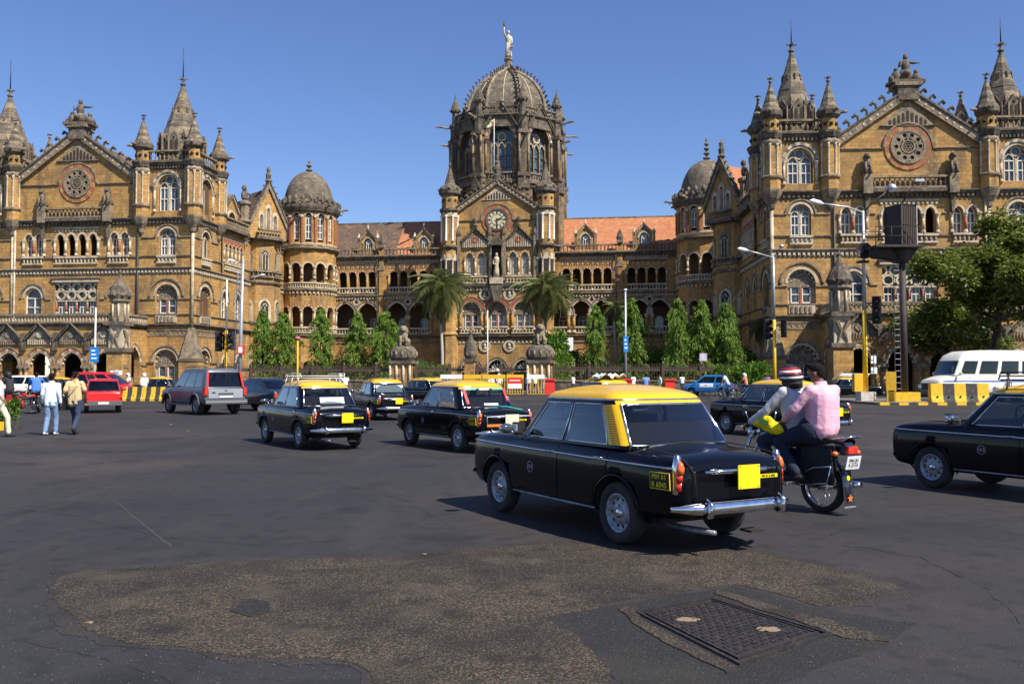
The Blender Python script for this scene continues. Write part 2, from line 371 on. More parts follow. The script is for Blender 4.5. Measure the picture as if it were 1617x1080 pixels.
def tower_face(f, w, top, back=True, full=True):
    b, t = MB(), MB(); c = w/2; holes = []
    holes.append(opening(c, 1.3, .4, 3.3, 1.3)); band(t, f, c, 3.3, 1.3, 1.3, .18, -.3, .03, [PALE]); band(t, f, c, 3.3, 1.62, 1.62, .16, -.02, .12, [TRIM])
    window_fill(f, c, 1.3, .4, 3.0, 1.6, -.3, 'lun')
    ztop = 10.0
    holes.append(opening(c, 1.28, 8.45, 10.35, 1.28)); band(t, f, c, 10.35, 1.28, 1.28, .22, -.2, .05, [PALE]); band(t, f, c, 10.35, 1.85, 1.85, .17, -.02, .13, [TRIM])
    window_fill(f, c, 1.28, 8.45, 10.2, 1.4, -.35, 'lun')
    for q in (-1, 1): t.ball(f, (c+q*1.93, .1, 10.35), .16, GREY, 6, 4)
    t.box(f, c-1.2, c+1.2, 0, .1, 7.5, 8.35, PALE)
    for i in range(5): t.box(f, c-1.0+i*.42, c-.8+i*.42, .1, .2, 7.6, 8.2, TRIM)
    holes.append(opening(c, .95, 14.8, 16.75, .95)); band(t, f, c, 16.75, .95, .95, .2, -.2, .06, [PALE]); band(t, f, c, 16.75, 1.3, 1.3, .15, -.02, .13, [TRIM])
    window_fill(f, c, .95, 14.8, 16.75, .95, -.3, 'two')
    t.box(f, c-1.05, c+1.05, 0, .12, 13.85, 14.75, PALE); balustrade(t, f, c-1.05, c+1.05, 13.9, .85, .25, .14, PALE)
    ztr = 22.3 - (24.9-top)
    holes.append(opening(c, 1.2, 19.6, ztr, 1.25)); band(t, f, c, ztr, 1.2, 1.25, .2, -.3, .06, [PALE]); band(t, f, c, ztr, 1.45, 1.5, .28, -.02, .16, [TRIM, PALE])
    window_fill(f, c, 1.2, 19.6, ztr, 1.25, -.35, 'two')
    for q in (-1, 1): column(t, f, c+q*1.5, .05, 19.5, ztr, .13); t.box(f, c+q*1.7-.35, c+q*1.7+.35, 0, .18, ztr-.05, ztr+.2, TRIM)
    wall(b, f, 0, [(0, 0), (0, top), (w, top), (w, 0)], holes, BUFF, .45)
    cornice(t, f, -.1, w+.1, 7.35, .35, .3, m=GREY, dent=False); cornice(t, f, 0, w, 6.75, .12, .3, m=TRIM, dm=TRIM, ds=.5)
    string(t, f, 0, w, 8.4); string(t, f, 0, c-1.3, 10.1, m=TRIM); string(t, f, c+1.3, w, 10.1, m=TRIM); string(t, f, 0, c-1.3, 3.2); string(t, f, c+1.3, w, 3.2)
    cornice(t, f, 0, w, CZ1, .3, .3); string(t, f, 0, w, 14.75)
    string(t, f, 0, c-1.3, 16.8, m=TRIM); string(t, f, c+1.3, w, 16.8, m=TRIM)
    cornice(t, f, 0, w, CZ2, .4, .35, m=GREY, dm=GREY); cornice(t, f, 0, w, top+.1, .45, .5, m=GREY, dm=GREY, ds=.34)
    balustrade(t, f, .7, w-.7, top+.1, 1.25, .1, .3, TRIM, TRIM, .5)
    P_(b, 'wall'); P_(t, 'mouldings')

def turret(x, y, z0, top, k=1.0):
    b = MB(); g = G((x, y, 0)); r = .85*k
    b.lathe(g, 0, 0, [(.1, z0-1.9), (.32, z0-1.6), (.4, z0-1.2), (.75*k, z0-.7), (1.0*k, z0-.15), (1.05*k, z0+.05), (r, z0+.1)], 8, TRIM, PI/8, False)
    b.lathe(g, 0, 0, [(r, z0+.1), (r, top-.6)], 8, BUFF, PI/8, False)
    for i in range(8):
        a = PI/8+i*PI/4; b.lathe(g, r*cos(a), r*sin(a), [(.12, z0+1.4), (.12, z0+1.5), (.085, z0+1.6), (.085, top-1.5), (.15, top-1.25), (.16, top-1.1)], 6, PALE, 0)
    b.lathe(g, 0, 0, [(r+.16, z0+1.15), (r+.2, z0+1.3), (r+.12, z0+1.4)], 8, TRIM, PI/8, False)
    b.lathe(g, 0, 0, [(r+.12, top-1.1), (r+.16, top-.9), (r, top-.6)], 8, TRIM, PI/8, False)
    b.lathe(g, 0, 0, [(r+.08, top-.55), (r+.28, top-.1), (r+.28, top+.1), (r*.9, top+.15)], 10, GREY, PI/8, False)
    b.lathe(g, 0, 0, [(r*.88, top+.15), (r*.88, top+1.35)], 8, BUFF, PI/8, False)
    for i in range(8):
        a = i*PI/4; b.ball(g, (r*.84*cos(a), r*.84*sin(a), top+.75), .2, VOID, 6, 4)
    b.lathe(g, 0, 0, [(r*.9, top+1.3), (r*1.25, top+1.6), (r*1.3, top+2.0), (r*1.05, top+2.35), (r*.78, top+2.45)], 10, GREY, PI/8, False)
    zt = top+2.45; n = 6
    for i in range(n):
        q0, q1 = i/n, (i+1)/n; b.lathe(g, 0, 0, [(r*.8*(1-q0)+.08, zt+2.3*q0), (r*.8*(1-q1)+.1, zt+2.3*q1)], 8, GREY if i % 2 else TRIM, PI/8, False)
    b.lathe(g, 0, 0, [(.07, zt+2.3), (.22, zt+2.45), (.05, zt+2.6), (.05, zt+2.75)], 6, GREY, 0)
    b.box(g, -.3, .3, -.06, .06, zt+2.72, zt+2.84, GREY); b.box(g, -.06, .06, -.3, .3, zt+2.73, zt+2.85, GREY)
    a = math.atan2(y-110, x)
    P_(b, 'turret')
def gargoyle(_, x, y, z, ang, L=1.5):
    b = MB()
    a = R(ang); d = Vector((cos(a), sin(a), 0)); q = Vector((x, y, z))
    b.tube([q, q+d*L*.5+Vector((0,0,.05)), q+d*L*.8+Vector((0,0,.15)), q+d*L+Vector((0,0,.1))], [.16, .13, .18, .08], 6, TRIM, False)
    b.tube([q+d*L*.45, q+d*L*.5+Vector((0,0,-.35))], [.08, .04], 5, TRIM); P_(b, 'gargoyle')
def spire(x, y, z, zt, mast, rs=2.2):
    b = MB(); g = G((x, y, 0)); H = zt-z; r0 = rs; rl = rs+.12
    b.lathe(g, 0, 0, [(rl+.1, z-1.2), (rl+.1, z+1.3), (rl-.1, z+1.6)], 8, TRIM, PI/8, False)
    for i in range(8):                    # lucarnes round the foot
        f = F(x+rl*sin(i*PI/4), y-rl*cos(i*PI/4), i*45.0)
        if sin(i*PI/4)*x+cos(i*PI/4)*-y > 1e9: continue
        b.prism(f, [(-.5, z), (-.5, z+1.6), (0, z+2.4), (.5, z+1.6), (.5, z)], -.6, .12, GREY)
        for q in (-.24, .24): b.prism(f, opening(q, .13, z+.2, z+1.2, .22, 6), .1, .16, VOID); b.box(f, q*2.2-.06, q*2.2+.06, .1, .24, z, z+1.7, TRIM)
        b.ball(f, (0, .1, z+1.7), .14, VOID, 6, 4)
        b.lathe(f, rl*.41, -.2, [(.11, z), (.11, z+1.8), (.17, z+1.85), (.02, z+2.7)], 5, GREY, 0, False)
    n = 9
    for i in range(n):
        q0, q1 = i/n, (i+1)/n; ra, rb = r0*(1-q0)*.93+.16, r0*(1-q1)*.93+.16
        b.lathe(g, 0, 0, [(ra+(.06 if i in (3, 5) else 0), z+1.7+(H-1.7)*q0), (rb+.03, z+1.7+(H-1.7)*q1)], 8, (DOME, TRIM, DOME, DOME, TRIM, DOME, DOME, TRIM, GREY)[i], PI/8, False)
    for i in range(8):
        a = i*PI/4; zz = z+1.7+(H-1.7)*.5; b.tube([(r0*.5*cos(a), r0*.5*sin(a), zz), (r0*.46*cos(a), r0*.46*sin(a), zz+.45), (r0*.32*cos(a), r0*.32*sin(a), zz+.8)], [.16, .2, .04], 4, GREY, False, g)
    b.lathe(g, 0, 0, [(.2, zt), (.36, zt+.15), (.16, zt+.3), (.13, zt+.7), (.22, zt+.8), (.06, zt+.95)], 6, GREY, 0)
    b.box(g, -.5, .5, -.05, .05, zt+.7, zt+.82, GREY); b.box(g, -.05, .05, -.5, .5, zt+.71, zt+.83, GREY)
    o = P_(b, 'spire'); q = MB(); q.tube([(0,0,zt+.9), (0,0,mast)], [.07, .03], 6, IRON, True, g); q.build('lightning_rod', o)

def tower(fi, w, top, spz, mast, sg, faces='fs'):
    """square tower; fi = frame whose s=0..w is its front face; sg=+1: its left side shows, -1: its right side shows"""
    tower_face(fi, w, top)
    if sg < 0: fs = fi.sub(w, 0, 90)
    else:
        q = fi.p(0, -w, 0); fs = F(q[0], q[1], fi.deg-90)
    tower_face(fs, w, top)
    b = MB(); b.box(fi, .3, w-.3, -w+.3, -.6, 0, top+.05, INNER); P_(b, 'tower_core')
    for s, d in ((0, 0), (w, 0), (w, -w), (0, -w)):
        q = fi.p(s, d, 0); turret(q[0], q[1], CZ2, top)
    b = MB()
    for s, d, a in ((0, 0, -135), (w, 0, -45), (w, -w, 45), (0, -w, 135)):
        q = fi.p(s, d, 0)
        for k in (-30, 30): gargoyle(b, q[0], q[1], top+1.75, a+fi.deg+k, 1.7)
    q = fi.p(w/2, -w/2, 0); spire(q[0], q[1], top+1.2, spz, mast, 2.25 if sg < 0 else 1.75)
    b = MB(); s = 0 if sg > 0 else w; q = fi.p(s, 0, 0); g = G((q[0], q[1], 0), R(fi.deg))   # corner buttress
    b.box(g, -.95, .95, -.95, .95, 0, 3.4, BUFF); b.box(g, -.95, .95, -.95, .95, 3.4, 6.9, TRIM, .7, .7); b.box(g, -1.02, 1.02, -1.02, 1.02, 3.3, 3.6, GREY)
    b.lathe(g, 0, 0, [(.18, 6.9), (.18, CZ2-1.8)], 6, PALE); b.box(g, -1.1, 1.1, -1.1, 1.1, 0, .7, TRIM)
    P_(b, 'buttress')

def seated_group(x, y, z, k, label):
    t = world_thing('roof_sculpture', label, 'sculpture', (x, y, z)); b = MB(); g = G((x, y, z))
    S = lambda c, r: b.ball(g, tuple(q*k for q in c), tuple(q*k for q in r), GREY, 8, 6)
    b.box(g, -1.3*k, 1.3*k, -.7*k, .7*k, 0, .25*k, GREY)
    S((0,0,.7),(.6,.5,.55)); S((0,-.05,1.45),(.36,.3,.6)); S((0,-.05,2.2),(.2,.2,.25)); S((-.1,-.45,.75),(.28,.4,.3))
    S((-.75,0,.6),(.38,.35,.5)); S((-.75,0,1.15),(.18,.18,.2)); S((.8,.0,.5),(.35,.35,.42)); S((.85,0,1.0),(.2,.2,.25)); S((1.1,0,.35),(.3,.3,.3)); S((-1.1,0,.4),(.25,.3,.35))
    b.tube([(.2*k,0,1.8*k),(.7*k,-.1,1.7*k),(1.15*k,-.1,1.75*k)], [.12*k,.1*k,.05*k], 6, GREY, True, g)
    b.tube([(-.2*k,0,1.8*k),(-.55*k,-.2,1.4*k),(-.5*k,-.3,1.9*k)], [.12*k,.1*k,.05*k], 6, GREY, True, g)
    b.build('stone_figures', t)
def beast(b, g, k, m, tall=1.0):           # sitting stone animal, local to frame g
    S = lambda c, r: b.ball(g, tuple(q*k for q in c), tuple(q*k for q in r), m, 9, 7)
    S((0,.1,.45),(.36,.5,.45)); S((0,-.12,.95*tall),(.32,.32,.5)); S((0,-.25,1.5*tall),(.27,.3,.28)); S((0,-.5,1.42*tall),(.15,.18,.13)); S((0,-.1,1.35*tall),(.38,.28,.42))
    for q in (-1, 1):
        b.tube([(q*.2*k,-.3*k,1.0*k*tall),(q*.22*k,-.42*k,.45*k),(q*.22*k,-.5*k,.06*k)], [.13*k,.1*k,.1*k], 7, m, True, g); S((q*.22,-.6,.07),(.11,.18,.08)); S((q*.36,.1,.3),(.17,.35,.28)); S((q*.36,-.25,.08),(.1,.2,.08)); S((q*.17,-.15,1.75*tall),(.07,.05,.09))
    b.tube([(0,.5*k,.2*k),(.3*k,.7*k,.15*k),(.5*k,.45*k,.12*k)], .06*k, 6, m, True, g)

def wing(F0, sg, top, gapex, spz, mast, W, CW, x0):
    """front of a wing. F0.s=0 at the inner corner; sg -1: the wing runs to the left"""
    second = True
    def sub(a, w): return F0.sub(a) if sg > 0 else F0.sub(-a-w)   # frame whose s=0..w spans that piece
    ft = sub(0, W); tower(ft, W, top, spz, mast, sg)
    f = sub(W, CW); c = CW/2; b, t = MB(), MB(); ze = 22.6
    holes = []
    loggia(b, t, f, c, 4, 1.28, .42, 14.9, 16.7, 0, holes, 18.0, col=PALE, rise=.6)
    for q in (-1, 1):
        for k in (-.62, .62):
            x = c+q*5.05+k; holes.append(opening(x, .43, 14.9, 16.75, .6, 8)); band(t, f, x, 16.75, .43, .6, .18, -.03, .09, [PALE], 8)
            window_fill(f, x, .43, 14.9, 16.75, .6, -.4, 'cas')
        for k in (-1.24, 0, 1.24): column(t, f, c+q*5.05+k, .04, 14.9, 16.75, .14, RED if k == 0 else PALE)
        balustrade(t, f, c+q*5.05-1.2, c+q*5.05+1.2, 13.95, .9, .3, .2, PALE)
        holes.append(opening(c+q*5.05, 1.0, 8.3, 10.3, 1.15)); band(t, f, c+q*5.05, 10.3, 1.0, 1.15, .25, -.25, .06, [PALE]); band(t, f, c+q*5.05, 10.3, 1.35, 1.5, .2, -.02, .14, [TRIM])
        window_fill(f, c+q*5.05, 1.0, 8.3, 10.3, 1.15, -.3, 'cas')
        a0, a1 = sorted((c+q*3.0, c+q*3.5)); string(t, f, a0, a1, 16.8, m=TRIM); string(t, f, a0-.1, a1-.1 if q > 0 else a1+.1, 10.2, m=TRIM)
        column(t, f, c+q*(c-.35), .12, 0.0, CZ2, .11, IRON if q*sg < 0 else PALE)
    holes.append(rect(c, 2.5, 8.5, 12.0)); window_fill(f, c, 2.5, 8.5, 10.2, 1.8, -.15, 'lat')
    t.box(f, c-2.75, c+2.75, -.05, .16, 12.0, 12.3, PALE); string(t, f, c-2.9, c+2.9, 12.45, .25, .16)
    holes.append(rect(c, CW/2-.8, .3, 6.0))
    wall(b, f, 0, [(0, 0), (0, ze), (c, gapex), (CW, ze), (CW, 0)], holes, BUFF, .45)
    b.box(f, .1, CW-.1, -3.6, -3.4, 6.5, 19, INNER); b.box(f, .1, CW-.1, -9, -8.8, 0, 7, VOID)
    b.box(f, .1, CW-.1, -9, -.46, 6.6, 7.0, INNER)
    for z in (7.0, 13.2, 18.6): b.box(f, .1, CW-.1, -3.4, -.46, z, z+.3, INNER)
    string(t, f, 0, CW, 14.7); string(t, f, 0, CW, 8.3); cornice(t, f, 0, CW, CZ1, .3, .3)
    # balcony under the rose
    cornice(t, f, 0, CW, CZ2, .4, .35, m=GREY, dm=GREY); balustrade(t, f, c-3.4, c+3.4, CZ2+.1, 1.15, .55, .3, TRIM, sp=.45)
    t.box(f, c-4.3, c+4.3, 0, .6, CZ2-.25, CZ2+.1, GREY)
    for q in (-1, 1): t.box(f, c+q*3.85-.42, c+q*3.85+.42, .0, .75, CZ2-.4, CZ2+1.4, TRIM); t.prism(f, [(c+q*3.85-.1, CZ2-2.2), (c+q*3.85+.1, CZ2-2.2), (c+q*3.85+.25, CZ2-.4), (c+q*3.85-.25, CZ2-.4)], 0, .4, GREY)
    # rose window, vent, gable
    rz = 22.9; ringd(t, f, c, rz, 1.62, 2.15, -.05, .1, [RED, BUFF], 24)
    string(t, f, 0.4, c-2.2, rz-.1, .14, .16); string(t, f, c+2.2, CW-.4, rz-.1, .14, .16)
    band(t, f, c, rz, 2.15, 2.15, .15, -.02, .16, [TRIM], 16)
    rose = MB(); disc(rose, f, c, rz, 1.6, -.1, .06, VOID, 24); ringd(rose, f, c, rz, 1.38, 1.62, -.05, .2, [TRIM], 24); ringd(rose, f, c, rz, .5, .66, -.05, .18, [TRIM], 12)
    for i in range(10):
        a = 2*PI*i/10; ringd(rose, f, c+1.08*cos(a), rz+1.08*sin(a), .2, .36, -.05, .16, [TRIM], 8)
        a += PI/10; rose.prism(f, [(c+.62*cos(a-.08), rz+.62*sin(a-.08)), (c+1.4*cos(a-.1), rz+1.4*sin(a-.1)), (c+1.4*cos(a+.1), rz+1.4*sin(a+.1)), (c+.62*cos(a+.08), rz+.62*sin(a+.08))], -.05, .15, TRIM)
    for i in range(6): a = 2*PI*i/6; ringd(rose, f, c+.27*cos(a), rz+.27*sin(a), .1, .17, -.05, .15, [TRIM], 6)
    P_(rose, 'rose_window')
    vz = gapex-2.55; t.prism(f, [(c-2.4, vz), (c, gapex-.25), (c+2.4, vz)], -.05, .1, TRIM); string(t, f, c-2.5, c+2.5, vz+.05, .16, .14)
    for i in range(-4, 5): h = (1-abs(i)/5.2)*1.55; t.prism(f, opening(c+i*.4, .11, vz+.15, vz+.15+h*.75, .14, 4), .08, .13, VOID)
    gable(t, f, c, c-.6, ze+.3, gapex, .1, .75, .6, TRIM, 8, .75)
    for i in range(22):                   # studs on the gable band
        q = (i % 11+.5)/11; s = c+(1 if i < 11 else -1)*(c-.3)*(1-q); disc(t, f, s, ze+(gapex-ze)*q+.42, .13, .3, .38, PALE, 6)
    pz = gapex+.6; t.box(f, c-.95, c+.95, -1.0, .45, gapex-.2, gapex+1.1, GREY); t.box(f, c-1.25, c+1.25, -1.2, .6, gapex+1.1, gapex+1.4, TRIM)
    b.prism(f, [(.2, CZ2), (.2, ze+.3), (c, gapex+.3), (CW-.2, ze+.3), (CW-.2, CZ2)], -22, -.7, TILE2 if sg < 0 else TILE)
    P_(b, 'wall'); P_(t, 'mouldings')
    q = f.p(c, -.3, gapex+1.4)
    seated_group(*q, 1.22 if sg < 0 else 1.18, 'dark stone figure group crowning the left wing gable' if sg < 0 else 'dark stone figure group crowning the right wing gable, one arm pointing')
    for k in (-1, 1):
        q = f.p(c+k*3.85, .35, CZ2+1.4); o = MB(); beast(o, G(q, R(f.deg)), 1.0, GREY, 1.1)
        tag(o.build('stone_dog', None, q), 'small sitting stone beast on the %s end of the %s wing balcony' % ('left' if k < 0 else 'right', 'left' if sg < 0 else 'right'), 'statue', 'stone beasts on the balcony piers')
    # portico
    D = 5.0; n = 6; sp = 3.55
    L = n*sp; fp = F0.sub(x0, D) if sg > 0 else F0.sub(-x0-L, D)
    b, t = MB(), MB(); holes = []
    for i in range(n):
        x = (i+.5)*sp; holes.append(opening(x, 1.15, 0, 2.75, 1.85 if False else 1.45, 10))
        band(t, fp, x, 2.75, 1.15, 1.45, .14, -.3, .05, [PALE], 12); band(t, fp, x, 2.75, 1.29, 1.59, .34, -.02, .08, [RED, PALE, BUFF], 15); band(t, fp, x, 2.75, 1.63, 1.93, .1, -.02, .14, [TRIM], 12)
        for k in range(9):
            a = PI*(k+.5)/9; t.ball(fp, (x+1.1*cos(a), -.2, 2.75+1.4*sin(a)), .14, PALE, 6, 4)
        t.prism(fp, [(x-1.45, 5.25), (x-1.45, 5.6), (x, 7.05), (x+1.45, 5.6), (x+1.45, 5.25)], 0, .14, TRIM)
        for k in range(-5, 6): t.box(fp, x+k*.25-.05, x+k*.25+.05, .1, .2, 5.0, 5.5, PALE if i % 2 else TRIM)
        disc(t, fp, x, 6.0, .36, .1, .22, PALE if i % 2 else CARVE, 10)
        gable(t, fp, x, 1.5, 5.45, 7.0, .3, .16, .3, GREY, 0)
    for i in range(n+1):
        x = i*sp
        for k in ((-.28, .28) if 0 < i < n else (0.25 if i == 0 else -.25,)): column(t, fp, x+k, .05, .1, 2.6, .17, BUFF, TRIM)
        t.box(fp, x-.62, x+.62, -.6, .28, 2.55, 2.85, TRIM); t.box(fp, x-.7, x+.7, -.6, .35, 0, .5, TRIM)
        t.prism(fp, [(x-.22, 4.4), (x+.22, 4.4), (x+.26, 6.2), (x-.26, 6.2)], 0, .3, GREY); t.box(fp, x-.2, x+.2, 0, .4, 4.4, 4.6, GREY)
    wall(b, fp, 0, [(0, 0), (0, 7.2), (L, 7.2), (L, 0)], holes, BUFF, .6)
    b.box(fp, 0, L, -D, -.61, 6.6, 7.15, INNER)
    cornice(t, fp, -.2, L, 7.25, .35, .3, m=GREY, dent=False); cornice(t, fp, 0, L, 6.9, .12, .1, m=TRIM, dent=False)
    balustrade(t, fp, 0, L, 7.25, .95, .1, .3, TRIM, PALE, .36)
    # its inner end
    if sg < 0: q = fp.p(L, 0, 0); fe = F(q[0], q[1], fp.deg+90)
    else: q = fp.p(0, -D, 0); fe = F(q[0], q[1], fp.deg-90)
    h2 = [opening(D/2, 1.15, 0, 2.9, 1.9, 10)]
    band(t, fe, D/2, 2.9, 1.15, 1.9, .35, -.02, .08, [PALE, BUFF], 13); band(t, fe, D/2, 2.9, 1.5, 2.25, .12, -.02, .14, [TRIM], 12)
    wall(b, fe, 0, [(0, 0), (0, 7.2), (D, 7.2), (D, 0)], h2, BUFF, .6); cornice(t, fe, 0, D, 7.25, .35, .3, m=GREY, dent=False); balustrade(t, fe, 0, D, 7.25, .95, .1, .3, TRIM, PALE, .36)
    string(t, fe, 0, D/2-1.6, 2.9); string(t, fe, D/2+1.6, D, 2.9)
    P_(b, 'portico_wall'); P_(t, 'portico_mouldings')
    q = fp.p(L-.3, -.3, 0) if sg < 0 else fp.p(.3, -.3, 0); g = G((q[0], q[1], 0), R(fp.deg)); p = MB()   # pinnacled pier
    p.box(g, -1.1, 1.1, -1.1, 1.1, 0, 1.6, TRIM, .1, .1); p.box(g, -.85, .85, -.85, .85, 1.6, 4.2, BUFF); p.box(g, -1.0, 1.0, -1.0, 1.0, 4.2, 4.6, GREY)
    p.box(g, -.72, .72, -.72, .72, 4.6, 6.9, PALE)
    for k in (-1, 1):
        p.tube([(k*.4, -.75, 4.7), (k*.1, -.8, 5.6), (k*.5, -.85, 6.5)], [.08, .16, .2], 5, TRIM, False, g)
        p.tube([(-sg*.78, k*.4, 4.7), (-sg*.8, k*.1, 5.6), (-sg*.85, k*.5, 6.5)], [.08, .16, .2], 5, TRIM, False, g)
    p.box(g, -1.0, 1.0, -1.0, 1.0, 6.9, 7.3, GREY); p.lathe(g, 0, 0, [(.8, 7.3), (.8, 9.2), (1.0, 9.4), (1.0, 9.6)], 8, TRIM, PI/8, False)
    for i in range(8): a = PI/8+i*PI/4; p.lathe(g, .82*cos(a), .82*sin(a), [(.1, 7.4), (.1, 9.1)], 5, PALE)
    p.lathe(g, 0, 0, [(.95, 9.6), (1.12, 10.1), (.85, 10.8), (.5, 11.3), (.25, 11.8), (.12, 12.2), (.2, 12.35), (.03, 12.7)], 8, GREY, PI/8, False)
    for i in range(8): a = i*PI/4; p.ball(g, (1.0*cos(a), 1.0*sin(a), 10.0), .22, GREY, 5, 4)
    P_(p, 'pinnacled_pier')
    # outer tower
    if second: tower(sub(W+CW, W), W, top, spz-.4, mast-.4, sg)
    # roof between, with the small turret behind the gable
    return f

def side_wall(f, depth, near0, sg):
    """the courtyard side of a wing; f.s runs from the front corner (sg -1) or ends there (sg +1); near0 = m from the corner where the tower ends"""
    X = (lambda s: s) if sg < 0 else (lambda s: depth-s)
    b, t = MB(), MB(); holes = []
    def S(a, c): q = sorted((X(a), X(c))); return q[0], q[1]
    c = X(9.4); loggia(b, t, f, c, 5, 1.0, .33, 14.9, 16.6, .25, [], 18.0, rise=.5, mats=[RED, PALE])
    h3 = []
    for i in range(5): h3.append(opening(c+(i-2)*1.0, .33, 14.9, 16.6, .5, 8))
    wall(b, f, .25, [(c-2.9, CZ1), (c-2.9, CZ2), (c+2.9, CZ2), (c+2.9, CZ1)], h3, BUFF, .5)
    t.box(f, c-2.6, c+2.6, .26, .3, 17.2, 18.1, RED)
    holes += [rect(c, 2.7, 14.5, 18.2)]
    for a in (7.6, 11.2):
        holes.append(opening(X(a), .75, 8.4, 10.3, 1.3, 8)); band(t, f, X(a), 10.3, .75, 1.3, .25, -.1, .08, [PALE]); window_fill(f, X(a), .75, 8.4, 10.3, 1.3, -.3, 'cas')
        band(t, f, X(a), 10.3, 1.1, 1.75, .14, -.02, .14, [TRIM])
    for a in (8.0, 11.5, 18.5, 22):
        holes.append(opening(X(a), .7, .4, 3.2, .9, 8)); band(t, f, X(a), 3.2, .7, .9, .25, -.1, .08, [PALE])
    for a in (21.5,):
        holes.append(opening(X(a), .8, 14.9, 16.6, .8, 8)); holes.append(opening(X(a), .8, 8.4, 10.3, 1.1, 8))
    a0, a1 = S(near0, depth)
    wall(b, f, 0, [(a0, 0), (a0, CZ2), (a1, CZ2), (a1, 0)], holes, BUFF, .5)
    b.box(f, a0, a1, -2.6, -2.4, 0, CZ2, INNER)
    for z in (7.2, 8.4, 14.75): string(t, f, a0, a1, z)
    for z, dz in ((7.35, GREY), (CZ2, GREY)): cornice(t, f, a0, a1, z, .35, .3, m=dz, dm=dz, dent=z > 10)
    cornice(t, f, a0, a1, CZ1, .3, .3); balustrade(t, f, c-2.9, c+2.9, CZ2+.05, 1.1, .9, .3, TRIM); t.box(f, c-3, c+3, 0, 1.0, CZ2-.3, CZ2+.05, GREY)
    # small gable behind the balcony
    wall(b, f, -.1, [(c-1.9, CZ2), (c-1.9, CZ2+2.2), (c, CZ2+4.0), (c+1.9, CZ2+2.2), (c+1.9, CZ2)], [opening(c, .95, CZ2, CZ2+1.2, .95, 10)], BUFF, .8); b.box(f, c-1.5, c+1.5, -1.2, -.95, CZ2, CZ2+2.4, VOID)
    band(t, f, c, CZ2+1.2, .95, .95, .28, -.1, .05, [PALE]); gable(t, f, c, 1.9, CZ2+2.2, CZ2+4.0, 0, .22, .4, PALE, 0)
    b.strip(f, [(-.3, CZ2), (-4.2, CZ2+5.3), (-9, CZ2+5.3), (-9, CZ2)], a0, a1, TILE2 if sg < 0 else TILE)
    P_(b, 'wall'); P_(t, 'mouldings')
    # canted bay with the steep gable
    q = f.p(X(17.4), -.4, 0); cx, cy = q[0], q[1]; b, t = MB(), MB(); g = G((cx, cy, 0), R(f.deg)+PI/8); ap = 2.75
    rr = ap/cos(PI/8)
    b.lathe(g, 0, 0, [(rr, 0), (rr, CZ2+.6)], 8, BUFF, 0, False)
    for z, pr, m in ((.8, .15, TRIM), (7.3, .3, GREY), (8.4, .1, GREY), (CZ1, .3, TRIM), (14.7, .12, GREY), (CZ2, .35, GREY)): t.lathe(g, 0, 0, [(rr, z-.35), (rr+pr*.6, z-.3), (rr+pr, z-.12), (rr+pr, z), (rr, z+.06)], 8, m, 0, False)
    wmain = 2*ap*math.tan(PI/8)
    for k in range(-2, 3):
        fd = F(cx+ap*sin(R(f.deg+45*k)), cy-ap*cos(R(f.deg+45*k)), f.deg+45*k)
        b2 = fd
        for z0, zs, hw, kind in ((8.6, 10.4, .55, 'two'), (15.0, 16.8, .42, 'two'), (2, 4, .5, 'cas')):
            t.prism(fd, opening(0, hw+.28, z0-.1, zs, hw*1.3+.28, 8), -.05, .1, PALE if z0 < 12 else TRIM); t.prism(fd, opening(0, hw, z0, zs, hw*1.3, 8), .0, .13, VOID)
            for sgn in (-1, 0, 1): t.box(fd, sgn*hw*.9-.05, sgn*hw*.9+.05, .1, .2, z0, zs, PALE)
            band(t, fd, 0, zs, hw*.35, hw*.5, .12, .1, .18, [PALE], 6)
        balustrade(t, fd, -wmain/2, wmain/2, 14.0, .85, .3, .2, TRIM)
    turn = f.deg - 38*(1 if sg < 0 else -1)
    fd = F(cx+ap*sin(R(turn)), cy-ap*cos(R(turn)), turn); hw = 2.55; ze, za = 20.2, 25.2
    hl = []
    wall(b, fd, .1, [(-hw, CZ2-.1), (-hw, ze), (0, za), (hw, ze), (hw, CZ2-.1)], hl, BUFF, .4)
    for x, zt in ((-.95, 22.0), (0, 22.9), (.95, 22.0)):
        t.prism(fd, opening(x, .42, 19.9, zt-.3, .6, 8), .1, .18, PALE); t.prism(fd, opening(x, .22, 20.1, zt-.5, .35, 8), .12, .22, TRIM); t.ball(fd, (x, .2, zt-.35), .14, VOID, 6, 4)
    gable(t, fd, 0, hw, ze, za, .2, .4, .4, TRIM, 7, .4)
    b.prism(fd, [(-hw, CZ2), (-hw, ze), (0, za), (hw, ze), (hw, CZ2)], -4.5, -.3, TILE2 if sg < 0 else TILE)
    t.lathe(fd, 0, .1, [(.2, za+.6), (.45, za+.9), (.3, za+1.2), (.35, za+1.7), (.22, za+2.0), (.28, za+2.4), (.05, za+2.7)], 7, GREY, 0, False)
    balustrade(t, fd, -1.6, 1.6, CZ2+.1, 1.0, .7, .2, TRIM); t.box(fd, -1.8, 1.8, 0, .75, CZ2-.2, CZ2+.12, GREY)
    # figure-topped turret beside it
    xs = -hw-.5 if sg < 0 else hw+.5
    t.lathe(fd, xs, -.2, [(.1, 17.2), (.45, 17.8), (.45, 18.5), (.65, 18.7), (.65, 20.4), (.95, 20.6), (.95, 20.9), (.6, 21.0), (.6, 22.6), (.8, 22.8), (.8, 23.1), (.3, 23.3)], 8, TRIM, PI/8, False)
    t.ball(fd, (xs, -.2, 23.9), (.45, .4, .75), GREY, 7, 6, False); t.ball(fd, (xs-.1, -.1, 24.8), (.32, .3, .4), GREY, 7, 5, False); t.tube([(xs, -.2, 24.2), (xs+.7, .2, 24.0)], [.2, .08], 5, GREY, False, fd)
    P_(b, 'bay_wall'); P_(t, 'bay_mouldings')

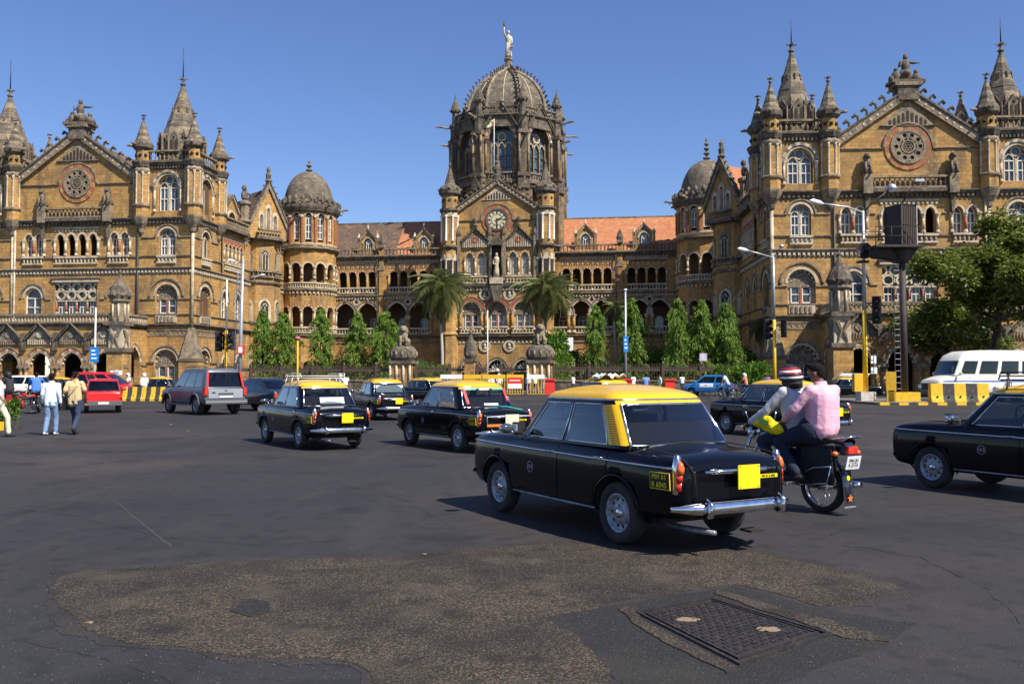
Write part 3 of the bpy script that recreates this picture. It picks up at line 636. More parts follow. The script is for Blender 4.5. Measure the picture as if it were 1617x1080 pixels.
def dome_tower(px, Y, finial, sg, dz):
    a, _ = slope(px, 400); x = a*Y; n = 14; rad = 3.75; b, t = MB(), MB(); g = G((x, Y, 0)); side = 2*rad*math.tan(PI/n)
    away = math.degrees(math.atan2(-x, Y))   # panel that faces the camera
    for k in range(-5, 6):
        deg = -away*0 + math.degrees(math.atan2(x, -Y))*0 + k*360/n + (180/n)
        fd = F(x+rad*sin(R(deg)), Y-rad*cos(R(deg)), deg); h = side/2
        h1 = [opening(0, .52, .3, 3.2, .52, 8), opening(0, .62, 8.4, 10.5, .62, 8), opening(0, .62, 14.3, 16.4, .62, 8), opening(0, .40, 19.9, 22.6+dz, .34, 8)]
        wall(b, fd, 0, [(-h, 0), (-h, 23.4+dz), (h, 23.4+dz), (h, 0)], h1, BUFF, .5)
        band(t, fd, 0, 10.5, .62, .62, .2, -.02, .08, POLY, 9); band(t, fd, 0, 16.4, .62, .62, .2, -.02, .08, [PALE], 9); band(t, fd, 0, 22.6+dz, .40, .40, .2, -.02, .09, [PALE], 9)
        for z0, zs in ((8.4, 10.6), (14.9, 16.5)): column(t, fd, -h, .02, z0, zs, .14, PALE)
        t.box(fd, -h-.1, -h+.16, -.02, .14, 19.8, 22.5+dz, RED); t.box(fd, -h-.2, -h+.2, 0, .2, 22.4+dz, 22.7+dz, PALE)
        balustrade(t, fd, -h, h, 13.6, .8, .16, .14, PALE, sp=.33); balustrade(t, fd, -h, h, 7.5, .85, .16, .14, PALE, sp=.33)
        window_fill(fd, 0, .40, 20.3, 22.3+dz, .4, -.25, 'cas')
    P_(b, 'tower_wall')
    b.v = []; b = MB(); b.lathe(g, 0, 0, [(2.2, 0), (2.2, 23)], 14, INNER, 0, False)
    for z in (7.1, 13.3, 18.7): b.lathe(g, 0, 0, [(rad-.1, z), (rad-.1, z+.3)], 14, INNER, 0, False)
    P_(b, 'tower_core')
    for z, pr, m in ((7.3, .3, GREY), (CZ1, .32, TRIM), (CZ2+.25, .5, TRIM), (19.7, .2, PALE), (23.5+dz, .45, GREY)):
        t.lathe(g, 0, 0, [(rad, z-.4), (rad+pr*.5, z-.35), (rad+pr, z-.15), (rad+pr, z), (rad-.1, z+.08)], 28, m, 0, False)
    t.lathe(g, 0, 0, [(rad+.5, 23.5+dz), (rad+.62, 23.8+dz), (rad+.62, 24.4+dz), (rad+.4, 24.55+dz), (rad-.1, 24.6+dz)], 28, GREY, 0, False)
    for k in range(28): a2 = 2*PI*k/28; t.box(G((x, Y, 0), a2), rad+.15, rad+.7, -.2, .2, 24.4+dz, 24.85+dz, GREY)
    for k in range(44): a2 = 2*PI*k/44; t.box(G((x, Y, 0), a2), rad, rad+.22, -.12, .12, CZ1-.65, CZ1-.38, PALE)
    P_(t, 'tower_mouldings')
    d = MB(); H = 5.1; prof = [(3.45, 23.9+dz), (3.45, 24.5+dz)]
    for i in range(11): q = i/11*PI/2; prof.append((3.38*cos(q)**.92, 24.5+dz+(H-.2)*sin(q)))
    prof.append((.25, 29.4+dz)); d.lathe(g, 0, 0, prof, 32, DOME, 0, True); o = P_(d, 'dome')
    for k in range(20):                   # leaf crest round the dome foot
        a2 = 2*PI*k/20; r = MB(); r.ball(g, (3.4*cos(a2), 3.4*sin(a2), 25.1+dz), (.28, .28, .5), DOME, 5, 4); r.build('crest_leaf', o)
    fi = MB(); z = 29.4+dz; rr = .5
    for i in range(finial): fi.lathe(g, 0, 0, [(.14, z), (rr, z+.22), (rr*.9, z+.32), (.12, z+.5), (.12, z+.7)], 8, GREY, 0, False); z += .62; rr *= .86
    fi.lathe(g, 0, 0, [(.12, z), (.16, z+.15), (.02, z+.5)], 6, GREY); fi.build('finial', o)
    ga = MB()
    for k in range(-3, 4): a2 = -90+k*45; gargoyle(ga, x+(rad+.3)*cos(R(a2)), Y+(rad+.3)*sin(R(a2)), 23.9+dz, a2, 1.5)
    return x, Y

def span(f, s0, s1, bays, cz=True, ldorm=(), roof=None, split=None, side=1):
    """a range of the courtyard back: loggias above wide pointed arches. bays = [(centre, n, spacing)]"""
    b, t = MB(), MB(); holes = []; CZ1, CZ2 = 13.0, 18.4
    for c, n, sp, big in bays:
        loggia(b, t, f, c, n, sp, sp*.39, 13.25, 15.75, .0, holes, 17.75, low=.02, rise=sp*.36, mats=POLY, col=BUFF)
        for k in range(int(n*sp/.34)): q = c-n*sp/2+.17+k*.34; t.box(f, q-.07, q+.07, 0, .08, 16.75, 17.0, RED if k % 2 else PALE)
        t.box(f, c-n*sp/2, c+n*sp/2, 0, .05, 17.05, 17.3, GREY)
        for x in big:
            holes.append(opening(x, 1.45, 7.6, 10.0, 1.9, 12)); band(t, f, x, 10.0, 1.45, 1.9, .28, -.2, .04, [PALE], 12); band(t, f, x, 10.0, 1.73, 2.18, .16, -.02, .12, [TRIM], 12)
            t.lathe(f, x, .1, [(.05, 12.05), (.22, 12.2), (.02, 12.5)], 5, TRIM); balustrade(t, f, x-1.45, x+1.45, 7.5, .9, .1, .2, PALE)
            holes.append(opening(x, .95, .3, 2.9, .95, 10)); band(t, f, x, 2.9, .95, .95, .3, -.02, .08, [PALE], 10)
            for q in (-1.72, 1.72): column(t, f, x+q, .05, 7.6, 10.0, .2, BUFF)
        for x0, x1 in zip(big, big[1:]):
            ringd(t, f, (x0+x1)/2, 12.0, .26, .5, -.02, .1, [PALE], 12); disc(t, f, (x0+x1)/2, 12.0, .26, -.1, .03, VOID, 10)
    wall(b, f, 0, [(s0, 0), (s0, CZ2), (s1, CZ2), (s1, 0)], holes, BUFF, .55)
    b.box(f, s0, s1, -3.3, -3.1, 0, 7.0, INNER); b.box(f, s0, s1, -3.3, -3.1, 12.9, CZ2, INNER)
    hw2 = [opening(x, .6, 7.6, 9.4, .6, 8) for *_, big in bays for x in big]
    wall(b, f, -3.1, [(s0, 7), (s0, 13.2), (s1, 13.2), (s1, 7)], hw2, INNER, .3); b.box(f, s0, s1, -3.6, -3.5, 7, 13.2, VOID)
    for *_, big in bays:
        for x in big: window_fill(f, x, .6, 7.6, 9.4, .6, -3.3, 'cas')
    for z in (6.9, 12.7, 18.0): b.box(f, s0, s1, -3.1, -.56, z, z+.35, INNER)
    cornice(t, f, s0, s1, 7.25, .35, .3, m=GREY, dent=False); string(t, f, s0, s1, 6.4, m=TRIM)
    cornice(t, f, s0, s1, CZ1, .35, .3); cornice(t, f, s0, s1, CZ2, .55, .4, m=GREY, dm=GREY, ds=.5)
    balustrade(t, f, s0, s1, CZ2, 1.05, .2, .3, TRIM, GREY, .5)
    for x in (split or ()):
        t.box(f, x-.4, x+.4, -.02, .35, 0, 7, BUFF); t.box(f, x-.32, x+.32, -.02, .25, 7, CZ2+1.3, BUFF); t.box(f, x-.42, x+.42, -.2, .5, CZ2+1.2, CZ2+1.5, TRIM)
        t.lathe(f, x, .1, [(.4, CZ2+1.5), (.5, CZ2+1.9), (.25, CZ2+2.6), (.03, CZ2+3.1)], 6, GREY, 0, False)
        t.prism(f, [(x-.5, 16.4), (x, 17.6), (x+.5, 16.4)], .25, .35, TRIM); t.tube([(x-.55, .35, 0), (x-.55, .35, CZ2)], .07, 6, IRON, True, f)
    P_(b, 'wall'); P_(t, 'mouldings')
    for a0, a1, m in roof:
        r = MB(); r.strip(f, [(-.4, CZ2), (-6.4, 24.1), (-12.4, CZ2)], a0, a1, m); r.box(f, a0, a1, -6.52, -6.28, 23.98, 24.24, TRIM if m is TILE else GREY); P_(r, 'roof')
    for x in ldorm:
        q = MB(); zb = CZ2+.7
        wall(q, f, -.9, [(x-1.15, CZ2), (x-1.15, zb+1.7), (x, zb+3.1), (x+1.15, zb+1.7), (x+1.15, CZ2)], [opening(x, .62, zb+.2, zb+1.2, .8, 8)], BUFF, .25)
        band(q, f, x, zb+1.2, .62, .8, .22, -1.0, -.82, [PALE], 8); gable(q, f, x, 1.15, zb+1.7, zb+2.95, -.8, .18, .25, PALE, 0)
        for k in (-1, 1): q.box(f, x+k*1.35-.17, x+k*1.35+.17, -1.2, -.8, CZ2, zb+1.9, TRIM); q.lathe(f, x+k*1.35, -1.0, [(.22, zb+1.9), (.3, zb+2.05), (.04, zb+2.7)], 6, PALE, PI/6, False)
        q.lathe(f, x, -.85, [(.1, zb+3.1), (.16, zb+3.4), (.02, zb+3.9)], 5, PALE)
        q.prism(f, [(x-1.15, CZ2), (x-1.15, zb+1.7), (x, zb+3.1), (x+1.15, zb+1.7), (x+1.15, CZ2)], -4.2, -1.2, roof[0][2])
        o = P_(q, 'dormer'); w = MB(); w.prism(f, opening(x, .62, zb+.2, zb+1.2, .8, 8), -1.2, -1.14, WGLASS)
        for k in (-.3, 0, .3): w.box(f, x+k-.035, x+k+.035, -1.14, -1.05, zb+.2, zb+1.6, WHITEP)
        ringd(w, f, x, zb+1.4, .2, .3, -1.14, -1.03, [WHITEP], 8); w.build('window', o)

# --- place the blocks
aL, _ = slope(306, 290); LW = F(aL*95, 95, -7.4)
aR, _ = slope(1218, 290); RW = F(aR*82, 82, -3.5)
wing(LW, -1, 24.9, 27.9, 34.2, 38.6, 5.9, 15.2, -LW.s_of(190, 540, 5))
wing(RW, 1, 24.3, 27.4, 32.9, 36.2, 5.3, 14.3, RW.s_of(1323, 540, 5))
side_wall(F(LW.x, LW.y, 90-7.4), 29, 5.9, -1)
qr = RW.sub(0, -37); side_wall(F(qr.x, qr.y, -90-3.5), 37, 5.3, 1)
dome_tower(487, 123, 2, -1, .8)
dome_tower(1117, 113, 4, 1, .0)
aC, _ = slope(785, 400); CB = F(aC*114.5, 114.5, -8)     # front of the clock gable, s=0 at its middle
D0 = -6.2                                                 # the ranges stand back by this much
fr = F(*CB.p(0, D0, 0)[:2], -8)
sx = lambda px: fr.s_of(px)
span(fr, sx(436), -5.9, [(sx(564.5), 4, (sx(595)-sx(534))/4, [sx(546), sx(581)]), (sx(653), 5, (sx(692)-sx(614))/5, [sx(627), sx(662)])],
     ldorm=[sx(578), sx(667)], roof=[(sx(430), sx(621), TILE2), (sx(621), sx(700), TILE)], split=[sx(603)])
span(fr, 5.9, sx(1120), [(sx(926.5), 5, (sx(967)-sx(886))/5, [sx(886), sx(918), sx(950)]), (sx(1021), 4, (sx(1053)-sx(989))/4, [sx(1009), sx(1041)])],
     ldorm=[sx(924), sx(1017)], roof=[(sx(870), sx(1100), TILE)], split=[sx(979)])

# --- clock gable block
def clock_block():
    f = CB; b, t = MB(), MB(); hw = 6.2; holes = []
    for x in (-2.85, 2.85):               # pairs of lights under little gables
        for k in (-.78, .78):
            holes.append(opening(x+k, .48, 14.9, 17.1, .65, 8)); band(t, f, x+k, 17.1, .48, .65, .24, -.02, .1, [BUFF, PALE], 9)
            window_fill(f, x+k, .48, 14.9, 17.1, .65, -.3, 'two')
        for k in (-1.4, 0, 1.4): column(t, f, x+k, .1, 14.8, 17.0, .12)
        t.prism(f, [(x-1.75, 18.4), (x-1.75, 18.9), (x, 20.7), (x+1.75, 18.9), (x+1.75, 18.4)], -.05, .25, TRIM)
        for i in range(-5, 6): t.box(f, x+i*.29-.06, x+i*.29+.06, .25, .31, 18.4, 19.0+(1-abs(i)/6)*.9, PALE)
        ringd(t, f, x, 19.4, .22, .42, .25, .36, [RED], 10); gable(t, f, x, 1.85, 18.9, 20.7, .3, .2, .3, GREY, 5, .25)
        t.lathe(f, x, .2, [(.2, 21.0), (.3, 21.3), (.15, 21.5), (.3, 21.9), (.3, 22.2), (.05, 22.5)], 6, GREY, 0, False)
        balustrade(t, f, x-1.7, x+1.7, 13.7, 1.0, .45, .2, PALE); t.box(f, x-1.9, x+1.9, 0, .5, 13.5, 13.75, GREY)
    for x in (-5.0, -.95, .95, 5.0): t.box(f, x-.2, x+.2, 0, .45, 14, 19.8, TRIM); t.lathe(f, x, .22, [(.22, 19.8), (.32, 20.2), (.2, 20.9), (.04, 21.4)], 6, GREY, 0, False)
    # niche with statue
    t.box(f, -.72, .72, -.02, .06, 14.2, 18.6, VOID); t.box(f, -.85, .85, 0, .9, 18.6, 18.95, GREY); t.prism(f, [(-.85, 18.95), (0, 20.2), (.85, 18.95)], 0, .8, GREY); t.box(f, -.85, .85, 0, .9, 13.6, 14.4, PALE)
    for k in (-.72, .72): column(t, f, k, .7, 14.4, 18.6, .1, GREY, GREY)
    t.prism(f, [(-.3, 11.3), (.3, 11.3), (.85, 13.6), (-.85, 13.6)], 0, .8, GREY)
    for x in (-3.4, 0, 3.4):              # the three red arches
        holes.append(opening(x, 1.22, 7.7, 10.15, 1.22, 10)); band(t, f, x, 10.15, 1.22, 1.22, .14, -.2, .06, [PALE], 12); band(t, f, x, 10.15, 1.36, 1.36, .42, -.02, .1, [RED], 14); band(t, f, x, 10.15, 1.78, 1.78, .1, -.02, .15, [TRIM], 12)
        window_fill(f, x, 1.22, 7.7, 9.9, 1.45, -.4, 'lun'); t.box(f, x-1.5, x+1.5, 0, .35, 7.0, 7.3, GREY); balustrade(t, f, x-1.45, x+1.45, 7.2, .95, .5, .2, PALE)
        holes.append(opening(x, 1.25, 0, 2.35, 1.5, 10)); band(t, f, x, 2.35, 1.25, 1.5, .2, -.2, .06, [PALE], 12); band(t, f, x, 2.35, 1.5, 1.75, .14, -.02, .14, [TRIM], 12)
        window_fill(f, x, 1.25, 0, 2.35, 1.5, -.3, 'rays')
    for x in (-5.1, -1.7, 1.7, 5.1):
        for k in (-.3, .3): column(t, f, x+k, .1, 7.7, 10.0, .16, BUFF)
    for x in (-1.6, 1.6):
        for z in (12.3, 5.6): ringd(t, f, x, z, .5, .78, -.02, .14, [PALE], 16); disc(t, f, x, z, .5, -.02, .05, GREY, 14); t.ball(f, (x, .12, z+.08), (.2, .16, .3), PALE, 7, 5); t.ball(f, (x, .1, z-.28), (.3, .14, .18), PALE, 7, 5)
    ze, za = 23.0, 26.6
    wall(b, f, 0, [(-hw, 0), (-hw, ze), (0, za), (hw, ze), (hw, 0)], holes, BUFF, .5)
    cz = 22.0; ringd(t, f, 0, cz, 1.45, 2.0, -.05, .1, [RED, RED, BUFF], 24); ringd(t, f, 0, cz, 1.3, 1.5, -.05, .22, [GREY], 24); band(t, f, 0, cz, 2.0, 2.0, .16, -.02, .16, [TRIM], 16)
    string(t, f, -5, -2, cz, .14, .16); string(t, f, 2, 5, cz, .14, .16)
    t.prism(f, [(-2.0, 24.6), (0, 26.3), (2.0, 24.6)], -.02, .1, PALE)
    for i in range(-4, 5): h = (1-abs(i)/5.2)*1.1; t.prism(f, opening(i*.36, .1, 24.7, 24.7+h*.8, .12, 4), .08, .13, VOID)
    gable(t, f, 0, 5.3, ze, za, .1, .6, .6, TRIM, 9, .6)
    for i in range(22): q = (i % 11+.5)/11; disc(t, f, (1 if i < 11 else -1)*5.3*(1-q), ze+(za-ze)*q+.3, .12, .32, .4, PALE, 6)
    t.lathe(f, 0, -.1, [(.6, 26.9), (.6, 27.8), (.4, 28.0), (.5, 28.6), (.35, 29.2), (.4, 29.5), (.2, 29.8), (.22, 30.1), (.03, 30.6)], 8, GREY, 0, False)
    cornice(t, f, -hw, hw, 7.0, .4, .35, m=GREY, dent=False); cornice(t, f, -hw, hw, 6.5, .15, .2, m=TRIM, ds=.5, dm=PALE); cornice(t, f, -hw, hw, CZ1, .45, .4, dm=PALE); string(t, f, -5, 5, 14.8)
    b.prism(f, [(-hw+.1, 0), (-hw+.1, ze), (0, za), (hw-.1, ze), (hw-.1, 0)], -10, -1.0, BUFF)
    for sgn, dg in ((-1, -98), (1, 82)):
        q = f.p(sgn*hw, 0 if sgn > 0 else -6.2, 0); fs = F(q[0], q[1], dg)
        cornice(t, fs, 0, 6.2, CZ1, .4, .4); cornice(t, fs, 0, 6.2, 7.0, .35, .3, m=GREY, dent=False); cornice(t, fs, 0, 6.2, CZ2, .4, .35, m=GREY)
        for zz, hh in ((15, 17), (8, 10.3)): t.prism(fs, opening(3.1, .8, zz, hh, .8, 8), 0, .06, PALE); t.prism(fs, opening(3.1, .55, zz, hh, .55, 8), 0, .09, VOID)
        wall(b, fs, 0, [(0, 0), (0, ze), (6.2, ze), (6.2, 0)], [], BUFF)
    P_(b, 'gable_wall'); P_(t, 'gable_mouldings')
    ck = MB(); disc(ck, f, 0, cz, 1.32, 0, .1, CLOCKF, 28)
    for i in range(12):
        a = PI/2-i*PI/6; u = (cos(a), sin(a)); v = (-u[1], u[0]); w_ = .05 if i % 3 else .085
        ck.prism(f, [(u[0]*r_+v[0]*q*w_, cz+u[1]*r_+v[1]*q*w_) for r_, q in ((.82, -1), (1.15, -1), (1.15, 1), (.82, 1))], .1, .14, IRON)
    ringd(ck, f, 0, cz, 1.2, 1.25, .1, .13, [IRON], 24); ringd(ck, f, 0, cz, .7, .74, .1, .13, [IRON], 18); o = P_(ck, 'clock_face')
    for nm, ang, L, w_ in (('hour_hand', R(90-74), .72, .07), ('minute_hand', R(90-178), 1.12, .055)):
        h_ = MB(); u = (cos(ang), sin(ang)); v = (-u[1], u[0]); h_.prism(f, [(u[0]*r_+v[0]*q, cz+u[1]*r_+v[1]*q) for r_, q in ((-.2, -w_), (L*.7, -w_*1.3), (L, 0), (L*.7, w_*1.3), (-.2, w_))], .15, .19, IRON); h_.build(nm, o)
    for sgn in (-1, 1):                   # corner turrets
        q = f.p(sgn*6.3, -.2, 0); g = G((q[0], q[1], 0)); r = 1.12; k = MB()
        k.lathe(g, 0, 0, [(1.2, 0), (1.2, 7), (1.35, 7.1), (1.15, 7.4), (r, 7.5), (r, 18.3)], 8, BUFF, PI/8, False)
        for z in (13.5, 18.6, 23.4): k.lathe(g, 0, 0, [(r, z-.5), (r+.3, z-.15), (r+.3, z+.1), (r, z+.15)], 10, GREY, PI/8, False)
        k.lathe(g, 0, 0, [(r, 18.7), (r, 25.2)], 8, BUFF, PI/8, False)
        for i in range(8):
            a = PI/8+i*PI/4
            for z0, z1, m in ((19.2, 22.6, WHITEP), (14.6, 16.9, PALE)): k.lathe(g, 1.12*cos(a), 1.12*sin(a), [(.2, z0), (.14, z0+.2), (.13, z1-.4), (.2, z1-.15), (.24, z1)], 6, m, 0)
            a += PI/8; fd = F(q[0]+1.04*cos(a), q[1]+1.04*sin(a), math.degrees(a)+90)
            k.prism(fd, opening(0, .3, 22.4, 22.9, .3, 6), -.05, .1, PALE); k.prism(fd, opening(0, .3, 16.7, 17.2, .35, 6), -.05, .1, PALE); disc(k, fd, 0, 24.6, .2, 0, .06, VOID, 8)
            k.prism(fd, opening(0, .3, 14.8, 16.9, .1, 4), -.05, .03, VOID)
        k.lathe(g, 0, 0, [(r*.95, 25.1), (r*1.3, 25.5), (r*1.35, 26.0), (r*1.1, 26.5), (.75, 26.8), (.6, 27.3), (.3, 28.4), (.1, 29.2), (.2, 29.3), (.03, 29.9)], 9, GREY, PI/8, False)
        for i in range(8): a = i*PI/4; k.ball(g, (r*1.28*cos(a), r*1.28*sin(a), 26.1), .2, GREY, 5, 4)
        P_(k, 'turret')
    q = f.p(0, .45, 14.4); st = MB(); g = G(q, 0)
    st.lathe(g, 0, 0, [(.42, 0), (.38, .9), (.28, 1.7), (.4, 2.2), (.36, 2.6), (.12, 2.8)], 8, PALE); st.ball(g, (0, 0, 3.0), (.18, .18, .25), PALE, 8, 6); st.tube([(-.35, 0, 2.4), (-.45, -.2, 1.8), (-.1, -.35, 1.7)], .09, 6, PALE, True, g)
    tag(st.build('niche_statue', None, q), 'pale stone standing figure in the niche below the clock', 'statue')
CLOCKF = mat('cream_clock_face', (.62,.55,.33), .6, noise=[((.3,.27,.18), 3, .5, .7, .4)])
clock_block()

# --- central dome
def central_dome():
    q = CB.p(0, -10.3, 0); cx, cy = q[0], q[1]; ap = 7.0; ph = -8.0; b, t = MB(), MB(); side = 2*ap*math.tan(PI/8); Rr = ap/cos(PI/8); ZT = 36.8
    g = G((cx, cy, 0), R(ph)+PI/8)
    for k in range(8):
        deg = ph+45*k; fd = F(cx+ap*sin(R(deg)), cy-ap*cos(R(deg)), deg); h = side/2; hl = []
        if k in (0, 1, 2, 6, 7):
            hl = [opening(0, 1.65, 28.5, 33.5, 2.0, 12), opening(-.8, .4, 25.2, 27.0, .5, 6), opening(.8, .4, 25.2, 27.0, .5, 6)]
            band(t, fd, 0, 33.5, 1.65, 2.0, .2, -.5, .05, [TRIM], 12); band(t, fd, 0, 33.5, 1.86, 2.22, .34, -.02, .12, [RED, PALE], 16); band(t, fd, 0, 33.5, 2.2, 2.56, .14, -.02, .25, [GREY], 12)
            w, gl = MB(), MB(); gl.prism(fd, opening(0, 1.65, 28.5, 33.5, 2.0, 12), -.95, -.9, WGLASS)
            for x in (-1.45, -.5, .5, 1.45): w.box(fd, x-.09, x+.09, -.9, -.6, 28.9, 33.4, TRIM)
            for x in (-.97, 0, .97): band(w, fd, x, 32.6, .32, .5, .12, -.9, -.62, [PALE], 6)
            ringd(w, fd, 0, 33.9, .42, .62, -.9, -.62, [PALE], 12)
            for i in range(6): a = i*PI/3; w.box(fd, .0+.25*cos(a)-.05, .25*cos(a)+.05, -.9, -.65, 33.9+.25*sin(a)-.05, 33.9+.25*sin(a)+.05, PALE)
            for z in (29.8, 31.3): w.box(fd, -1.45, 1.45, -.88, -.78, z, z+.1, IRON)
            o = P_(w, 'window'); gl.build('pane', o)
            balustrade(t, fd, -1.9, 1.9, 27.9, 1.1, .3, .3, TRIM); t.box(fd, -2.1, 2.1, 0, .4, 27.5, 27.9, GREY)
            for x in (-2.05, 2.05): column(t, fd, x, .08, 28.9, 33.3, .14, TRIM, GREY)
            # steep gable over the window
            gable(t, fd, 0, 2.3, 34.8, 38.0, .35, .2, .3, GREY, 5, .45); t.prism(fd, [(-2.1, 35.1), (0, 37.8), (2.1, 35.1)], .1, .3, GREY)
            t.lathe(fd, 0, .2, [(.12, 38.2), (.3, 38.5), (.12, 38.8), (.04, 39.2)], 6, GREY, 0, False)
        wall(b, fd, 0, [(-h, 17), (-h, ZT), (h, ZT), (h, 17)], hl, SOOT, .9)
        for z, pr in ((27.2, .25), (24.6, .25), (33.2, .12)):
            if z > 30: cornice(t, fd, -h, -2.2, z, pr, .25, m=GREY, dent=False); cornice(t, fd, 2.2, h, z, pr, .25, m=GREY, dent=False)
            else: cornice(t, fd, -h, h, z, pr, .3, m=GREY, dent=False)
        cornice(t, fd, -h, h, ZT, .6, .5, m=GREY, dm=GREY, ds=.45); balustrade(t, fd, -h, h, ZT, 1.1, .3, .3, GREY, TRIM, .45)
        # buttress turret at the vertex to the right of this face
        a = R(deg-90)+PI/8; vx, vy = cx+Rr*cos(a), cy+Rr*sin(a); gv = G((vx, vy, 0), a)
        t.box(gv, -.9, .85, -.8, .8, 17, 28.2, SOOT); t.box(gv, -.9, 1.05, -.9, .9, 28.2, 28.7, GREY); t.box(gv, -.8, .7, -.62, .62, 28.7, 34.2, SOOT)
        for sgn in (-1, 1): t.lathe(gv, .72, sgn*.62, [(.16, 28.7), (.16, 34)], 6, TRIM)
        t.box(gv, -.9, .95, -.82, .82, 34.0, 34.5, GREY); t.prism(F(vx+.8*cos(a), vy+.8*sin(a), math.degrees(a)+90), [(-.75, 26.6), (0, 28.3), (.75, 26.6)], -.2, .35, GREY)
        t.lathe(gv, .1, 0, [(.7, 34.5), (.7, 36.2), (.85, 36.4), (.85, 36.7), (.48, 36.8), (.45, 38.4), (.6, 38.5), (.66, 38.9), (.45, 39.6), (.2, 40.2), (.08, 40.7), (.02, 41.2)], 8, GREY, PI/8, False)
        for j in range(8): w = j*PI/4; t.ball(gv, (.1+.7*cos(w), .7*sin(w), 38.7), .15, GREY, 5, 4)
        if k % 1 == 0:
            gargoyle(t, vx, vy, 36.2, math.degrees(a), 2.9); gargoyle(t, vx, vy, 33.6, math.degrees(a)+8, 2.2)
    P_(b, 'drum_wall'); P_(t, 'drum_mouldings')
    c = MB(); c.lathe(g, 0, 0, [(Rr-1.0, 17), (Rr-1.0, ZT)], 8, VOID, 0, False); P_(c, 'drum_core')
    prof = [(6.15, 36.8), (6.1, 38.2), (6.0, 39.4), (5.7, 40.9), (5.15, 42.4), (4.4, 43.7), (3.45, 44.8), (2.35, 45.7), (1.3, 46.4), (.8, 46.8)]
    prof = [(r_*.965, 36.8+(z_-36.8)*.82) for r_, z_ in prof]
    d = MB(); d.lathe(g, 0, 0, prof, 8, DOME, 0, False); o = P_(d, 'dome')
    for k in range(8):
        r = MB(); a = R(ph)+PI/8+k*PI/4; pts = [Vector((cx+(rr+.12)*cos(a), cy+(rr+.12)*sin(a), z)) for rr, z in prof]
        r.tube(pts, .27, 6, TRIM)
        for i in range(len(pts)-1):
            for q in (0, .5):
                p = pts[i].lerp(pts[i+1], q); tg = (pts[i+1]-pts[i]).normalized(); out = Vector((cos(a), sin(a), 0)); nn = (out-tg*out.dot(tg)).normalized()
                r.tube([p, p+nn*.42, p+nn*.62+tg*.22, p+nn*.78+tg*.1], [.1, .09, .15, .1], 4, GREY, False)
        r.build('rib', o)
    s = MB(); a = R(ph-90)
    for k in range(8):                    # faint raised seam on each panel
        a = R(ph)+k*PI/4; s.tube([Vector((cx+(rr*cos(PI/8)+.03)*cos(a), cy+(rr*cos(PI/8)+.03)*sin(a), z)) for rr, z in prof], .07, 4, PALE)
    s.build('seam', o)
    l = MB(); l.lathe(g, 0, 0, [(1.0, 44.7), (1.15, 45.0), (.85, 45.2), (.5, 45.6), (.5, 46.4), (.65, 46.6), (.65, 46.8), (.45, 46.9)], 10, TRIM, 0, False)
    for i in range(8): a = i*PI/4; crocket(l, G((cx, cy, 0), a), .9, 0, 44.8, .5, GREY)
    l.build('lantern', o)
    # figure with raised torch
    st = MB(); z0 = 46.9; q = (cx, cy, z0); g2 = G(q); st.lathe(g2, 0, 0, [(.5, 0), (.52, .4), (.4, 1.4), (.34, 2.1), (.44, 2.7), (.46, 3.1), (.2, 3.3), (.12, 3.45)], 10, PALE2, 0, True, .8)
    st.ball(g2, (0, 0, 3.75), (.22, .24, .3), PALE2, 8, 6); st.tube([(-.38, 0, 3.1), (-.62, -.05, 3.6), (-.62, -.05, 4.5)], [.14, .11, .08], 7, PALE2, True, g2); st.tube([(.38, 0, 3.1), (.5, -.05, 2.4), (.35, -.3, 1.9)], [.14, .12, .09], 7, PALE2, True, g2)
    for k in range(5): st.tube([(-.3+.15*k, -.36, .1), (-.2+.1*k, -.3, 2.2)], .06, 4, PALE2, True, g2)
    st.lathe(g2, .45, -.3, [(.02, 1.4), (.3, 1.45), (.3, 1.5), (.02, 1.55)], 10, PALE2)
    o = tag(st.build('torch_statue', None, q), 'pale robed stone figure raising a torch on top of the great dome', 'statue')
    to = MB(); to.lathe(g2, -.62, -.05, [(.05, 4.4), (.13, 4.8), (.16, 4.9), (.1, 5.1), (.02, 5.5)], 7, GREY); o['base'] = q; to.build('torch', o)
    # rooftop flag in front of the drum
    fx = CB.p(-.6, -1.2, 0); fl = world_thing('flag', 'small orange, white and green flag on a thin pole before the great dome', 'flag', (fx[0], fx[1], 26.8)); p = MB(); p.tube([(fx[0], fx[1], 26.8), (fx[0], fx[1], 35.6)], .05, 6, WHITEP); p.build('pole', fl)
    fm = MB(); cols = [mat('flag_orange', (.8,.25,.03), .8), WHITEP, mat('flag_green', (.03,.28,.06), .8)]
    for j in range(3): fm.grid([[(fx[0]-.02-.13*k-.05*i*(1+.3*k)+.05*math.sin(i*1.3+k), fx[1]-.08*k-.05*math.sin(i*1.1), 35.5-.05*k-i*.13) for i in range(9)] for k in (j, j+1)], cols[j])
    fm.build('cloth', fl)
PALE2 = mat('statue_limestone', (.52,.45,.36), .85, noise=[((.22,.19,.15), 3, .45, .65, .6)])
central_dome()
for o in list(C.objects):                 # the forecourt lies a little lower than the road
    if o.parent is None and ('label' in o): o.location.z -= .25
